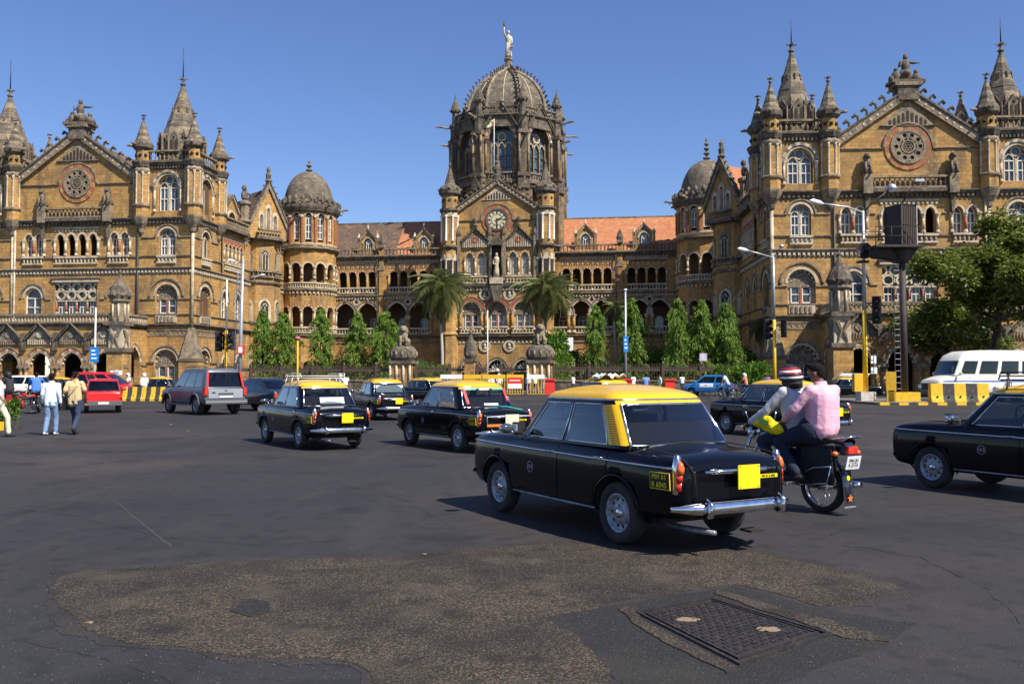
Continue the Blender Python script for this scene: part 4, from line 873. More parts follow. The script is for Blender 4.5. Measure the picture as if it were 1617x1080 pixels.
# ---------------- ground ----------------
ASPH = mat('asphalt', (.031,.030,.032), .74, spec=.28, noise=[((.075,.062,.048), .16, .50, .68, .75), ((.048,.043,.040), .10, .45, .65, .7), ((.019,.019,.021), .35, .5, .7, .6), ((.085,.078,.068), 70, .58, .70, .6), ((.012,.012,.013), .8, .57, .70, .6), ((.014,.014,.015), 5, .52, .66, .45), ((.012,.012,.012), 24, .60, .70, .5), ((.05,.047,.043), 1.6, .58, .66, .4, (1, .12, 1))], bump=(90,.45,.012))
OLD = mat('worn_coarse_asphalt', (.030,.026,.021), .85, spec=.25, noise=[((.135,.105,.07), 55, .48, .62, .8), ((.022,.020,.019), .9, .42, .60, .8), ((.24,.19,.125), 110, .58, .68, .7), ((.018,.017,.016), 3.2, .54, .68, .7), ((.09,.075,.055), 2.1, .55, .7, .5)], bump=(60,.9,.02))
NEWP = mat('dark_patch_asphalt', (.021,.021,.020), .8, spec=.3, noise=[((.07,.06,.045), 50, .56, .66, .6), ((.045,.04,.033), 1.2, .5, .7, .6)], bump=(60,.6,.02))
PAVE = mat('footpath_paving', (.20,.175,.14), .9, brick=(.6,.6,(.17,.15,.12),(.08,.07,.06),.02,.5), noise=[((.10,.085,.07), .6, .45, .65, .6)])
LAWN = mat('lawn_soil', (.045,.055,.018), .95, noise=[((.10,.075,.04), .4, .45, .6, .7)])
b = MB(); xs = [-2500, -300, -60, -20, -6, 0, 6, 20, 60, 300, 2500]; ys = [-60, 0, 4, 8, 16, 40, 100, 300, 1500, 5000]
b.grid([[(x, y, 0) for y in ys] for x in xs], ASPH, False); tag(b.build('road'), kind='structure')
from mathutils import noise as mnz
def rough_poly(pts, z, jit, seed, step=.045):
    rnd = random.Random(seed); out = []; P = [on_ground(*p) for p in pts]
    for (x0, y0), (x1, y1) in zip(P, P[1:]+P[:1]):
        n = max(1, int(math.hypot(x1-x0, y1-y0)/step))
        for i in range(n): x, y = x0+(x1-x0)*i/n, y0+(y1-y0)*i/n; dx = sum(mnz.noise(Vector((x*k, y*k, seed+9)))/k**.8 for k in (1.5, 4, 11, 28))*jit*5; dy = sum(mnz.noise(Vector((x*k, y*k, seed)))/k**.8 for k in (1.5, 4, 11, 28))*jit*5; out.append((x+dx+rnd.gauss(0, jit*.3), y+dy+rnd.gauss(0, jit*.3)))
    return [(x, y, z) for x, y in out]
def sheet(name, pts, m, z, jit, seed, th=.006):
    top = rough_poly(pts, z, jit, seed); b = MB(); n = len(top)
    tr = tessellate_polygon([[Vector((x, y, 0)) for x, y, _ in top]]); vs = top+[(x, y, -.01) for x, y, _ in top]
    b.add(vs, [t if (vs[t[1]][0]-vs[t[0]][0])*(vs[t[2]][1]-vs[t[0]][1])-(vs[t[1]][1]-vs[t[0]][1])*(vs[t[2]][0]-vs[t[0]][0]) > 0 else tuple(reversed(t)) for t in tr]+[(i, (i+1) % n, n+(i+1) % n, n+i) for i in range(n)], m)
    return tag(b.build(name), kind='structure')
sheet('worn_road_patch', [(80,948),(86,915),(130,902),(400,886),(660,878),(905,854),(1010,868),(1190,872),(1300,895),(1435,928),(1370,945),(1290,958),(1200,930),(1160,922),(1000,948),(840,975),(905,1010),(960,1060),(1000,1120),(700,1150),(610,1100),(560,1045),(380,1036),(180,1012),(120,988)], OLD, .006, .022, 3)
HALO = mat('worn_edge_asphalt', (.034,.031,.029), .8, spec=.3, noise=[((.10,.08,.055), 60, .56, .66, .7), ((.02,.019,.018), 2.5, .48, .62, .6)], bump=(60,.7,.02))
sheet('worn_patch_fringe', [(66,952),(76,908),(124,893),(400,878),(660,871),(905,848),(1015,861),(1195,865),(1312,890),(1470,928),(1380,952),(1290,966),(1200,950),(1000,960),(880,985),(925,1020),(980,1070),(1010,1150),(680,1170),(590,1112),(545,1056),(375,1046),(170,1022),(100,994)], HALO, .003, .035, 13)
sheet('dark_road_patch', [(846,977),(1000,950),(1160,924),(1290,960),(1440,985),(1400,1020),(1250,1075),(1180,1120),(1010,1130),(965,1062),(905,1012)], NEWP, .004, .015, 4)
sheet('old_tar_stain', [(365,965),(400,945),(430,950),(428,968),(395,975)], NEWP, .011, .01, 6)
# manhole cover
IRONC = mat('cast_iron_cover', (.035,.030,.028), .6, .3, noise=[((.10,.08,.055), 30, .52, .66, .5), ((.015,.014,.014), 5, .5, .65, .6)]); DUST = mat('sandy_dust', (.22,.165,.10), .95, noise=[((.25,.18,.1), 30, .4, .6, .6)], bump=(60,.5,.01))
mc = [Vector((*on_ground(*p), 0)) for p in ((1003,968),(1120,945),(1315,1003),(1168,1052))]
def mq(u, v): a = mc[0].lerp(mc[1], u); c = mc[3].lerp(mc[2], u); return a.lerp(c, v)
cc = mq(.5, .5); mt = world_thing('manhole_cover', 'rectangular cast iron manhole cover with two dusty lifting holes set in the road', 'manhole cover', (cc.x, cc.y, 0))
def quad(b, u0, u1, v0, v1, z0, z1, m):
    P = [mq(u0, v0), mq(u1, v0), mq(u1, v1), mq(u0, v1)]; vs = [(p.x, p.y, z0) for p in P]+[(p.x, p.y, z1) for p in P]
    b.add(vs, [(3,2,1,0),(4,5,6,7),(0,1,5,4),(1,2,6,5),(2,3,7,6),(3,0,4,7)], m)
b = MB()
for k, w in ((0, .03), (.06, .018)): quad(b, k, 1-k, k, k+w, 0, .017, IRONC); quad(b, k, 1-k, 1-k-w, 1-k, 0, .017, IRONC); quad(b, k, k+w, k+w, 1-k-w, 0, .017, IRONC); quad(b, 1-k-w, 1-k, k+w, 1-k-w, 0, .017, IRONC)
b.build('frame', mt); b = MB(); quad(b, .085, .915, .085, .915, -.01, .011, IRONC); pl = b.build('plate', mt); b = MB()
for i in range(17):
    for j in range(17):
        u, v = .12+.76*i/16, .12+.76*j/16
        if (u-.28)**2+(v-.3)**2 < .006 or (u-.72)**2+(v-.75)**2 < .006: continue
        if (i+j) % 2: quad(b, u-.017, u+.017, v-.006, v+.006, .011, .0155, IRONC)
        else: quad(b, u-.006, u+.006, v-.017, v+.017, .011, .0155, IRONC)
tag(b.build('tread_pattern', pl), kind='stuff')
for u, v in ((.30, .30), (.70, .72)): p = mq(u, v); b = MB(); n = 26; ring = [(p.x+(.075+.03*mnz.noise(Vector((i*.7, u*9, 0))))*cos(2*PI*i/n), p.y+(.055+.03*mnz.noise(Vector((i*.7, u*9, 5))))*sin(2*PI*i/n), .0125) for i in range(n)]; b.add(ring+[(p.x, p.y, .016)], [(i, (i+1) % n, n) for i in range(n)], DUST); b.build('dust_filled_hole', mt)
sheet('sandy_joint', [(975,962),(1003,952),(1010,975),(1168,1060),(1150,1068),(1000,985)], OLD, .010, .012, 7); sheet('sandy_joint_far', [(1125,938),(1135,932),(1370,1000),(1400,1015),(1330,1008),(1240,975)], OLD, .010, .012, 8)
b = MB(); rnd = random.Random(9); sc_ = [on_ground(180+90*i/24+rnd.gauss(0, 1.2), 790+72*i/24) for i in range(25)]; b.tube([(x, y, .001) for x, y in sc_], .0022, 3, DUST); tag(b.build('road_scratch'), kind='structure')
for i, (px, py, k, lab) in enumerate(((298,681,.1,'pale litter scrap on the open road below the grey SUV'),(270,671,.08,'smaller litter scrap just beyond the one below the grey SUV'),(683,733,.06,'litter scrap below the taxi with window stickers'),(670,876,.025,'pale chip on the far edge of the worn road patch'),(140,985,.03,'whitish chip at the left end of the worn road patch'))):
    x, y = on_ground(px, py); b = MB(); r = random.Random(i); b.grid([[(x+k*.7*a+r.gauss(0,k*.15), y+k*.5*c+r.gauss(0,k*.2), .008+abs(r.gauss(0,k*.15))) for a in (-1, 0, 1)] for c in (-1, 0, 1)], DUST); tag(b.build('litter_scrap'), lab, 'litter', 'litter scraps scattered on the road')
# forecourt: footpath, garden bed
FA, FB = Vector((-30.5, 91.5, 0)), Vector((23.2, 79.5, 0)); FD = (FB-FA).normalized(); FN = Vector((FD.y, -FD.x, 0)); FDEG = math.degrees(math.atan2(FD.y, FD.x))
FF = F(FA.x, FA.y, FDEG); FL = (FB-FA).length
b = MB(); b.box(FF, -45, FL+60, .3, 3.2, -.2, .13, PAVE); b.box(FF, -45, FL+60, 3.2, 3.4, -.2, .14, TRIM); tag(b.build('footpath'), kind='structure')
b = MB(); b.box(FF, .5, FL-.5, -34, -.3, -.3, .03, LAWN); tag(b.build('garden_ground'), kind='structure')

# cracks and loose grit on the near road
CRK = mat('crack_filler', (.008,.008,.008), .9)
for k, pts in enumerate((((0,800),(120,815),(260,850),(420,862),(560,850)), ((1330,860),(1450,880),(1560,930),(1617,990)), ((20,1010),(140,1035),(260,1070),(330,1110)), ((1200,905),(1290,850),(1340,835),(1500,828)), ((520,760),(640,790),(720,835)))):
    rnd = random.Random(40+k); b = MB(); P = []
    for (a0, b0), (a1, b1) in zip(pts, pts[1:]):
        for i in range(12): P.append((a0+(a1-a0)*i/12+rnd.gauss(0, 2.5), b0+(b1-b0)*i/12+rnd.gauss(0, 1.0)))
    P = [(*on_ground(*q), -.001) for q in P]; b.tube(P, [.004*(.4+rnd.random()) for _ in P], 4, CRK, False); tag(b.build('road_crack'), kind='structure')
rnd = random.Random(77); b = MB(); GRIT = mat('loose_grit', (.14,.115,.085), .95, noise=[((.05,.045,.04), 40, .4, .6, .7)])
for i in range(3600):
    px, py = (rnd.uniform(-50, 1650), 860+230*rnd.random()**.8) if i % 3 else (rnd.gauss(700, 420), rnd.gauss(960, 70))
    if py < 850: continue
    x, y = on_ground(px, py); r = rnd.uniform(.0015, .0045)*(1.7 if i % 17 == 0 else 1); h = .007 if 870 < py < 1060 and 60 < px < 1450 else 0
    a = rnd.random()*6; b.add([(x+r*cos(a), y+r*sin(a), h), (x+r*cos(a+2.1), y+r*sin(a+2.1), h), (x+r*cos(a+4.2), y+r*sin(a+4.2), h), (x, y, h+r*1.3)], [(0, 1, 3), (1, 2, 3), (2, 0, 3)], GRIT)
tag(b.build('road_grit', uv=False), 'loose pale grit scattered over the near road and worn patch', 'grit', kind='stuff')
# ---------------- vehicles ----------------
BLACKP = mat('black_car_paint', (.0025,.003,.0055), .2, coat=.34, spec=.12, noise=[((.007,.006,.005), 7, .6, .8, .4)])
YELP = mat('yellow_car_paint', (.80,.47,.006), .32, coat=.6, noise=[((.66,.37,.005), 3, .45, .7, .5)])
CHROME = mat('chrome', (.72,.72,.74), .14, 1, noise=[((.35,.33,.31), 14, .5, .72, .6)])
RUBBER = mat('tyre_rubber', (.022,.021,.020), .88, noise=[((.05,.046,.04), 9, .45, .65, .6)])
STEEL = mat('grey_wheel_steel', (.33,.34,.37), .4, .35, noise=[((.13,.12,.11), 18, .45, .65, .7)])
UNDER = mat('dark_underbody', (.018,.016,.015), .9)
SEATM = mat('dark_seat_vinyl', (.05,.032,.026), .6)
REDL = mat('red_lamp_lens', (.55,.02,.012), .18, coat=.8, noise=[((.85,.12,.03), 30, .5, .6, .4)])
AMB = mat('amber_lamp_lens', (.80,.14,.015), .2, coat=.8)
WHT = mat('white_plastic', (.75,.75,.73), .45); PAPER = mat('white_paper', (.82,.83,.84), .7)
PLY = mat('yellow_plate', (.86,.66,.0), .5); INK = mat('black_lettering', (.012,.012,.012), .6)
REDP = mat('red_car_paint', (.62,.012,.014), .28, coat=.8, noise=[((.42,.01,.012), 4, .5, .7, .4)])
SILV = mat('grey_metallic_paint', (.10,.11,.135), .45, .2, coat=.3); SILV2 = mat('silver_paint', (.50,.52,.55), .3, .5, coat=.8)
BLUEP = mat('blue_car_paint', (.02,.16,.42), .3, coat=.8); NAVY = mat('dark_navy_paint', (.012,.02,.035), .22, coat=1)
CREAM = mat('cream_white_paint', (.76,.75,.66), .4, coat=.4, noise=[((.6,.57,.48), 2, .5, .75, .5)]); BSTR = mat('blue_stripe_paint', (.03,.13,.42), .4)
GREYPL = mat('grey_bumper_plastic', (.075,.078,.082), .6)
def glassm(name, col, dark):
    m = bpy.data.materials.new(name); m.use_nodes = True; T = m.node_tree; T.nodes.clear()
    o = T.nodes.new('ShaderNodeOutputMaterial'); gl = T.nodes.new('ShaderNodeBsdfGlossy'); tr = T.nodes.new('ShaderNodeBsdfTransparent'); mx = T.nodes.new('ShaderNodeMixShader'); fr = T.nodes.new('ShaderNodeLayerWeight')
    fr.inputs[0].default_value = .5; tr.inputs[0].default_value = (*dark, 1); gl.inputs[0].default_value = (*col, 1); gl.inputs[1].default_value = .03
    ma = T.nodes.new('ShaderNodeMath'); ma.operation = 'MULTIPLY_ADD'; ma.inputs[1].default_value = .9; ma.inputs[2].default_value = .045
    pw = T.nodes.new('ShaderNodeMath'); pw.operation = 'POWER'; pw.inputs[1].default_value = 2.7; T.links.new(fr.outputs[1], pw.inputs[0])
    T.links.new(pw.outputs[0], ma.inputs[0]); T.links.new(ma.outputs[0], mx.inputs[0]); T.links.new(tr.outputs[0], mx.inputs[1]); T.links.new(gl.outputs[0], mx.inputs[2]); T.links.new(mx.outputs[0], o.inputs[0])
    return m
CGLASS = glassm('car_glass', (.9,.95,1), (.42,.47,.48)); DGLASS = glassm('dark_car_glass', (.9,.95,1), (.20,.24,.27))

def interp(tab, x, k):                    # smooth table lookup (Catmull-Rom over uneven knots)
    n = len(tab)
    if x <= tab[0][0]: return tab[0][k]
    if x >= tab[-1][0]: return tab[-1][k]
    i = max(j for j in range(n-1) if tab[j][0] <= x)
    x0, x1 = tab[i][0], tab[i+1][0]; y0, y1 = tab[i][k], tab[i+1][k]; h = x1-x0; t = (x-x0)/h
    d = (y1-y0)/h
    da = (y0-tab[i-1][k])/(x0-tab[i-1][0]) if i > 0 else d
    db = (tab[i+2][k]-y1)/(tab[i+2][0]-x1) if i < n-2 else d
    m0 = 0 if da*d <= 0 else 2*da*d/(da+d); m1 = 0 if db*d <= 0 else 2*db*d/(db+d)
    return (2*t**3-3*t*t+1)*y0 + (t**3-2*t*t+t)*h*m0 + (-2*t**3+3*t*t)*y1 + (t**3-t*t)*h*m1
SECT = [(0,0,0),(.80,0,0),(.93,.04,0),(.985,.15,0),(1,.36,0),(1,.58,0),(.993,.76,0),(.978,.88,0),(.95,.955,0),(.905,1,.02),(.82,1,.30),(.6,1,.66),(.3,1,.92),(0,1,1)]
class Body:
    def __init__(s, tab, sect=SECT): s.tab, s.sect = tab, sect
    def ring(s, x):
        W, zb, zs, zt = (interp(s.tab, x, k) for k in (1, 2, 3, 4))
        h = [(W*a, zb+b*(zs-zb)+c*(zt-zs)) for a, b, c in s.sect]
        return [(x, y, z) for y, z in h] + [(x, -y, z) for y, z in reversed(h[1:-1])]
    def y(s, x, z):
        W, zb, zs, zt = (interp(s.tab, x, k) for k in (1, 2, 3, 4)); f = (z-zb)/(zs-zb)
        pr = [(b, a) for a, b, c in s.sect[1:10]]
        return W*float(np.interp(f, [p[0] for p in pr], [p[1] for p in pr]))
    def build(s, name, parent, m, wheels, wr, ws=.42):
        b = MB(); x0, x1 = s.tab[0][0], s.tab[-1][0]
        kn = sorted(set([round(x0+(x1-x0)*(.5-.5*cos(PI*i/70)), 4) for i in range(71)]))
        rows = [s.ring(x) for x in kn]; n = len(rows[0]); b.grid(rows, m, True, True)
        e = len(rows)-1
        b.f += [tuple(range(n)), tuple(range(e*n+n-1, e*n-1, -1))]; k = b.mi(m); b.m += [k, k]; b.s += [False, False]
        b.mi(UNDER); o = b.build(name, parent)
        for wx, wz in wheels:
            c = MB(); q = GM(Matrix.Translation((wx, 0, wz)) @ Matrix.Rotation(-PI/2, 4, 'X'))
            for sg in (-1, 1):
                a0, a1 = sorted((sg*ws, sg*1.3)); c.lathe(q, 0, 0, [(wr, a0), (wr, a1)], 40, UNDER, 0, False)
            co = c.build('cutter'); md = o.modifiers.new('cut', 'BOOLEAN'); md.object = co; md.operation = 'DIFFERENCE'; md.solver = 'EXACT'
            evaluated(o); me = co.data; bpy.data.objects.remove(co); bpy.data.meshes.remove(me)
        return o
def patch(b, body, x0, x1, z0, z1, off, m, nx=10, nz=6, clip=None, side=1, edge=True):
    rows = []
    for i in range(nx+1):
        x = x0+(x1-x0)*i/nx; r = []; zl = z0
        if clip and abs(x-clip[0]) < clip[2]: zl = min(z1-.02, max(z0, clip[1]+math.sqrt(clip[2]**2-(x-clip[0])**2)))
        for j in range(nz+1):
            z = zl+(z1-zl)*j/nz; r.append((x, side*(body.y(x, z)+off), z))
        rows.append(r)
    b.grid(rows, m)
    if edge:
        loop = [r[0] for r in rows]+[q for q in rows[-1][1:]]+[r[-1] for r in reversed(rows[:-1])]+[q for q in reversed(rows[0][1:-1])]
        b.grid([loop, [(x, y-side*(off+.012), z) for x, y, z in loop]], m, False, True)
    return rows

class House:                              # greenhouse: rounded plan at several heights
    def __init__(s, lv, rc, nR=6, nC=5, nS=24, nF=6, bR=.05, bF=.06):
        s.rows = []; s.nR, s.nC, s.nS, s.nF = nR, nC, nS, nF
        for z, xr, xf, w, *r in lv:
            q = r[0] if r else rc; h = []
            for i in range(nR): y = (w-q)*i/nR; h.append((xr-bR*(1-(y/w)**2)+bR*.12, y))
            for i in range(nC+1): a = PI-PI/2*i/nC; h.append((xr+q+q*cos(a)*1.0, w-q+q*sin(a)))
            for i in range(1, nS): x = xr+q+(xf-xr-2*q)*i/nS; h.append((x, w+.012*(1-((x-(xr+xf)/2)/((xf-xr)/2))**2)))
            for i in range(nC+1): a = PI/2-PI/2*i/nC; h.append((xf-q+q*cos(a), w-q+q*sin(a)))
            for i in range(nF-1, -1, -1): y = (w-q)*i/nF; h.append((xf+bF*(1-(y/w)**2)-bF*.12, y))
            s.h = len(h); s.rows.append([(x, y, z) for x, y in h]+[(x, -y, z) for x, y in reversed(h[1:-1])])
        s.N = len(s.rows[0])
    def idx(s, a, b, side=1):
        r = list(range(a, b+1)); return r if side > 0 else [(-j) % s.N for j in r]
    def faces(s, b, i0, i1, js, m, off=0, smooth=True):
        rows = [[s.rows[i][j % s.N] for j in js] for i in range(i0, i1+1)]
        if off: rows = [[(x*(1-off), y*(1-off), z) for x, y, z in r] for r in rows]
        b.grid(rows, m, smooth)
    def outline(s, i0, i1, js): return [s.rows[i0][j % s.N] for j in js]+[s.rows[i][js[-1] % s.N] for i in range(i0+1, i1+1)]+[s.rows[i1][j % s.N] for j in reversed(js[:-1])]+[s.rows[i][js[0] % s.N] for i in range(i1-1, i0, -1)]
    def roof(s, b, i0, m, crown, fr=(.97,.9,.75,.5,.2)):
        rows = [s.rows[i] for i in range(i0, len(s.rows))]; top = rows[-1]; cx = sum(p[0] for p in top)/len(top); z = top[0][2]
        for f in fr: rows.append([(cx+(x-cx)*f, y*f, z+crown*(1-f**2.2)) for x, y, _ in top])
        b.grid(rows, m, True, True); n = s.N; b.f.append(tuple(range(len(b.v)-n, len(b.v)))); b.m.append(b.mi(m)); b.s.append(True)
    def glaze(s, T, parts, gm, i0, i1, rim, rr=.011):
        for nm, a, c, sides in parts:
            for sd in sides:
                js = s.idx(a, c, sd) if nm not in ('rear_window', 'windscreen') else list(range(a, c+1))
                g = MB(); s.faces(g, i0, i1, js, gm); o = g.build(nm, T)
                if rim: r = MB(); r.tube(s.outline(i0, i1, js), rr, 5, rim, True, G0, True); r.build('rim', o)
def wheel(T, x, y, r, w, side, rimm=None, hub=CHROME, style='steel', name='wheel'):
    q = axle(x, y, r, side); b = MB(); h = w/2; k = r*.62
    b.lathe(q, 0, 0, [(k, -h*.8), (r*.93, -h), (r*.985, -h*.75), (r, -h*.4), (r, h*.4), (r*.985, h*.75), (r*.93, h), (r*.8, h*1.04), (k*1.02, h*.8), (k, h*.4)], 28, RUBBER, cap=False)
    o = b.build(name, T); m = MB(); rm = rimm or STEEL
    m.lathe(q, 0, 0, [(k, -h*.6), (k*1.02, h*.8), (k*.96, h*.86), (k*.86, h*.45), (k*.8, h*.3), (k*.62, h*.34), (k*.55, h*.5), (k*.3, h*.5), (.001, h*.45)], 28, rm, cap=False)
    if style == 'steel':
        for i in range(10): a = 2*PI*i/10; m.ball(q, (k*.71*cos(a), k*.71*sin(a), h*.34), (k*.09, k*.09, .006), UNDER, 8, 4)
        for i in range(4): a = 2*PI*i/4; m.ball(q, (k*.4*cos(a), k*.4*sin(a), h*.52), .012, STEEL, 6, 3)
        m.lathe(q, 0, 0, [(k*.28, h*.5), (k*.26, h*.72), (k*.12, h*.85), (.001, h*.86)], 14, hub, cap=False)
    else:
        for i in range(5):
            a = 2*PI*i/5
            for d in (-.16, .16): m.prism(F0Z(q), [(k*.15*cos(a+d*2), k*.15*sin(a+d*2)), (k*.9*cos(a+d), k*.9*sin(a+d)), (k*.9*cos(a+d+.1), k*.9*sin(a+d+.1)), (k*.2*cos(a+.4), k*.2*sin(a+.4))], h*.55, h*.75, hub)
        m.lathe(q, 0, 0, [(k*.9, h*.6), (k*1.0, h*.84), (k*.88, h*.7)], 24, hub, cap=False)
    m.build('rim', o); return o
class F0Z:
    flip = False
    def __init__(s, q): s.q = q
    def p(s, a, d, c): return s.q.p(a, c, d)
def text(s, size, name, parent, mat_, loc, rot, sx=1):
    cu = bpy.data.curves.new(name, 'FONT'); cu.body = s; cu.size = size; cu.align_x = 'CENTER'; cu.align_y = 'CENTER'; cu.extrude = .0015; cu.space_character = 1.05
    o = bpy.data.objects.new(name, cu); C.objects.link(o); dg = bpy.context.evaluated_depsgraph_get(); dg.update()
    me = bpy.data.meshes.new_from_object(o.evaluated_get(dg)); bpy.data.objects.remove(o); me.materials.clear(); me.materials.append(mat_)
    n = bpy.data.objects.new(name, me); C.objects.link(n); n.parent = parent; n.location = loc; n.rotation_euler = rot; n.scale = (sx, 1, 1); n['base'] = (0.,0.,0.); return n

TAXI_TAB = [(-2.05,.53,.46,.75,.77),(-2.03,.59,.38,.79,.82),(-1.96,.635,.34,.82,.865),(-1.85,.665,.32,.84,.895),(-1.5,.705,.29,.86,.93),(-1.0,.72,.27,.88,.95),(-.3,.73,.26,.895,.93),(.6,.735,.26,.905,.92),(.9,.735,.27,.905,.945),(1.4,.725,.28,.89,.935),(1.7,.705,.30,.865,.90),(1.82,.675,.34,.83,.85),(1.86,.62,.44,.78,.79)]
def make_taxi(T, cpill, interior=True, deco=None, sign=None):
    bd = Body(TAXI_TAB); body = bd.build('body', T, BLACKP, ((-1.17,.30), (1.17,.30)), .345)
    for sg in (-1, 1):
        for wx in (-1.17, 1.17):
            wheel(T, wx, sg*.625, .295, .15, sg)
            a = MB(); a.tube([(wx+.355*cos(t), sg*(bd.y(wx+.355*cos(t), .30+.355*sin(t))+.004), .30+.355*sin(t)) for t in [PI*(i/14)*1.12-.19 for i in range(15)]], .013, 5, BLACKP); a.build('wheel_arch_lip', T)
        for x0, x1, cl in ((-.17, .80, (1.17, .30, .37)), (-1.03, -.185, (-1.17, .30, .38))):   # doors
            d = MB(); patch(d, bd, x0, x1, .335, .865, .007, BLACKP, 12, 8, cl, sg); o = d.build('door', T)
            h = MB(); hx = x0+.12; z = .80; y = sg*(bd.y(hx, z)+.03); h.tube([(hx-.06, y-sg*.02, z), (hx-.045, y, z), (hx+.06, y, z), (hx+.075, y-sg*.02, z)], .009, 6, CHROME); h.build('handle', o)
        t = MB(); xs = [-1.93+3.72*i/30 for i in range(31)]; t.tube([(x, sg*(bd.y(x, .775+.02*(x+1.93)/3.72)+.010), .775+.035*(x+1.93)/3.72) for x in xs], .0105, 5, CHROME); t.build('side_moulding', T)
        t = MB(); t.tube([(x, sg*(bd.y(x, .31)+.006), .30) for x in (-.8, -.3, .3, .8)], .012, 5, STEEL); t.build('sill_strip', T)
        l = MB(); x = -1.97; y = sg*.60; z = .60                    # tall tail lamp on the fin
        l.lathe(G((x, y, 0)), 0, 0, [(.02, .57), (.040, .585), (.042, .66)], 10, REDL); l.lathe(G((x, y, 0)), 0, 0, [(.044, .655), (.044, .73)], 10, REDL); l.lathe(G((x-.012, y, 0)), 0, 0, [(.042, .73), (.038, .78), (.026, .82), (.008, .84)], 10, AMB); l.lathe(G((x+.03, y, 0)), 0, 0, [(.040, .545), (.050, .56), (.048, .79), (.027, .885), (.008, .90)], 10, CHROME); l.build('tail_light', T)
        l = MB(); l.ball(G0, (1.80, sg*.52, .70), (.07, .10, .10), WHT, 14, 8); l.lathe(GM(Matrix.Translation((1.79, sg*.52, .70)) @ Matrix.Rotation(PI/2, 4, 'Y')), 0, 0, [(.125, -.04), (.125, .03), (.1, .05)], 20, CHROME, cap=False); l.build('headlight', T)
    # bumpers with over-riders
    for nm, x, ex in (('rear_bumper', -2.13, -1), ('front_bumper', 1.93, 1)):
        b = MB(); rows = []
        for i in range(25):
            u = -1+2*i/24; y = u*.71; w = 1-abs(u)**6*.9; xx = x-ex*(abs(u)**4*.14); c = []
            for j in range(9): a = PI*j/8-PI/2; c.append((xx+ex*.035*cos(a)*w, y, .43+.054*sin(a)*max(.35, w)))
            rows.append(c)
        b.grid(rows, CHROME)
        b.grid([[(p[0]-ex*.012, p[1], p[2]) for p in (r[-1], r[4], r[0])] for r in rows], STEEL)
        for sg in (-1, 1):
            b.tube([(x-ex*.02, sg*.43, .36), (x+ex*.05, sg*.43, .38), (x+ex*.055, sg*.43, .47), (x-ex*.01, sg*.43, .52)], [.02, .028, .028, .018], 8, CHROME)
            b.box(G0, min(x, x-ex*.2), max(x, x-ex*.2), sg*.4-.02, sg*.4+.02, .39, .43, UNDER)
        b.build(nm, T)
    b = MB(); b.tube([(-1.0, .3, .20), (-1.8, .32, .20), (-2.12, .33, .22)], .022, 8, STEEL); b.box(G0, -2.1, -1.95, -.28, -.12, .18, .20, UNDER); b.build('exhaust_pipe', T)
    b = MB(); b.box(G0, -1.6, 1.6, -.5, .5, .24, .34, UNDER); b.lathe(axle(-1.17, -.55, .28, 1), 0, 0, [(.04, 0), (.04, 1.1)], 8, UNDER); b.lathe(axle(1.17, -.55, .28, 1), 0, 0, [(.03, 0), (.03, 1.1)], 8, UNDER); b.build('underbody', T)
    # boot lid, handle bar, plates
    b = MB(); pts = []
    for i in range(13): u = -1+2*i/12; pts.append((-1.34-.0*abs(u), u*.56, interp(TAXI_TAB, -1.34, 4)-.03*abs(u)**3+.004))
    b.tube(pts, .006, 4, UNDER)
    for sg in (-1, 1): b.tube([(x, sg*.56, interp(TAXI_TAB, x, 3)+(interp(TAXI_TAB, x, 4)-interp(TAXI_TAB, x, 3))*.60+.012) for x in (-1.34, -1.5, -1.7, -1.9, -2.0)]+[(-2.075, sg*.52, .74), (-2.085, sg*.5, .5)], .006, 4, UNDER)
    b.build('boot_lid_seam', T)
    b = MB(); b.grid([[(-2.10+.02*abs(u)**2, u*.34, z) for u in [-1+i/5 for i in range(11)]] for z in (.725, .745, .765)], CHROME)
    b.tube([(-2.10, -.42, .745), (-2.12, -.2, .75), (-2.125, 0, .752), (-2.12, .2, .75), (-2.10, .42, .745)], .014, 6, CHROME); b.build('boot_handle', T)
    b = MB(); b.box(G0, -2.142, -2.132, -.19, .07, .585, .795, PLY)
    for y in (-.17, .05):
        for z in (.6, .78): b.ball(G0, (-2.144, y, z), .006, INK, 6, 4)
    b.build('square_yellow_board', T)
    b = MB(); b.box(G0, -2.13, -2.118, -.42, -.19, .668, .70, PLY); o = b.build('rear_number_plate', T); text('MH 01 R 6045', .034, 'lettering', o, INK, (-2.132, -.305, .684), (PI/2, 0, -PI/2), .8)
    b = MB(); yy = bd.y(-1.78, .66); b.box(GM(Matrix.Translation((-1.80, yy+.004, .66)) @ Matrix.Rotation(R(5), 4, 'Z') @ Matrix.Rotation(R(-3), 4, 'X')), -.125, .125, 0, .008, -.075, .075, PLY); b.box(GM(Matrix.Translation((-1.80, yy+.009, .66)) @ Matrix.Rotation(R(5), 4, 'Z') @ Matrix.Rotation(R(-3), 4, 'X')), -.118, .118, 0, .006, -.068, .068, INK)
    o = b.build('side_number_plate', T)
    for s_, z in (('MH 01', .695), ('R 6045', .625)): text(s_, .066, 'lettering', o, PLY, (-1.80, yy+.018, z), (PI/2, 0, PI+R(5)), .95)
    # greenhouse
    H = House([(.895,-1.33,.80,.665,.16), (.925,-1.30,.765,.66,.16), (1.09,-1.19,.60,.628,.155), (1.305,-1.035,.39,.58,.15), (1.35,-1.0,.36,.572,.15), (1.388,-.965,.34,.555,.15), (1.415,-.915,.30,.52,.15)], .15)
    m = MB(); H.roof(m, 4, YELP, .085); m.build('roof', T)
    m = MB(); m.tube([H.rows[4][j] for j in range(H.N)], .011, 5, CHROME, True, G0, True); m.build('drip_rail', T)
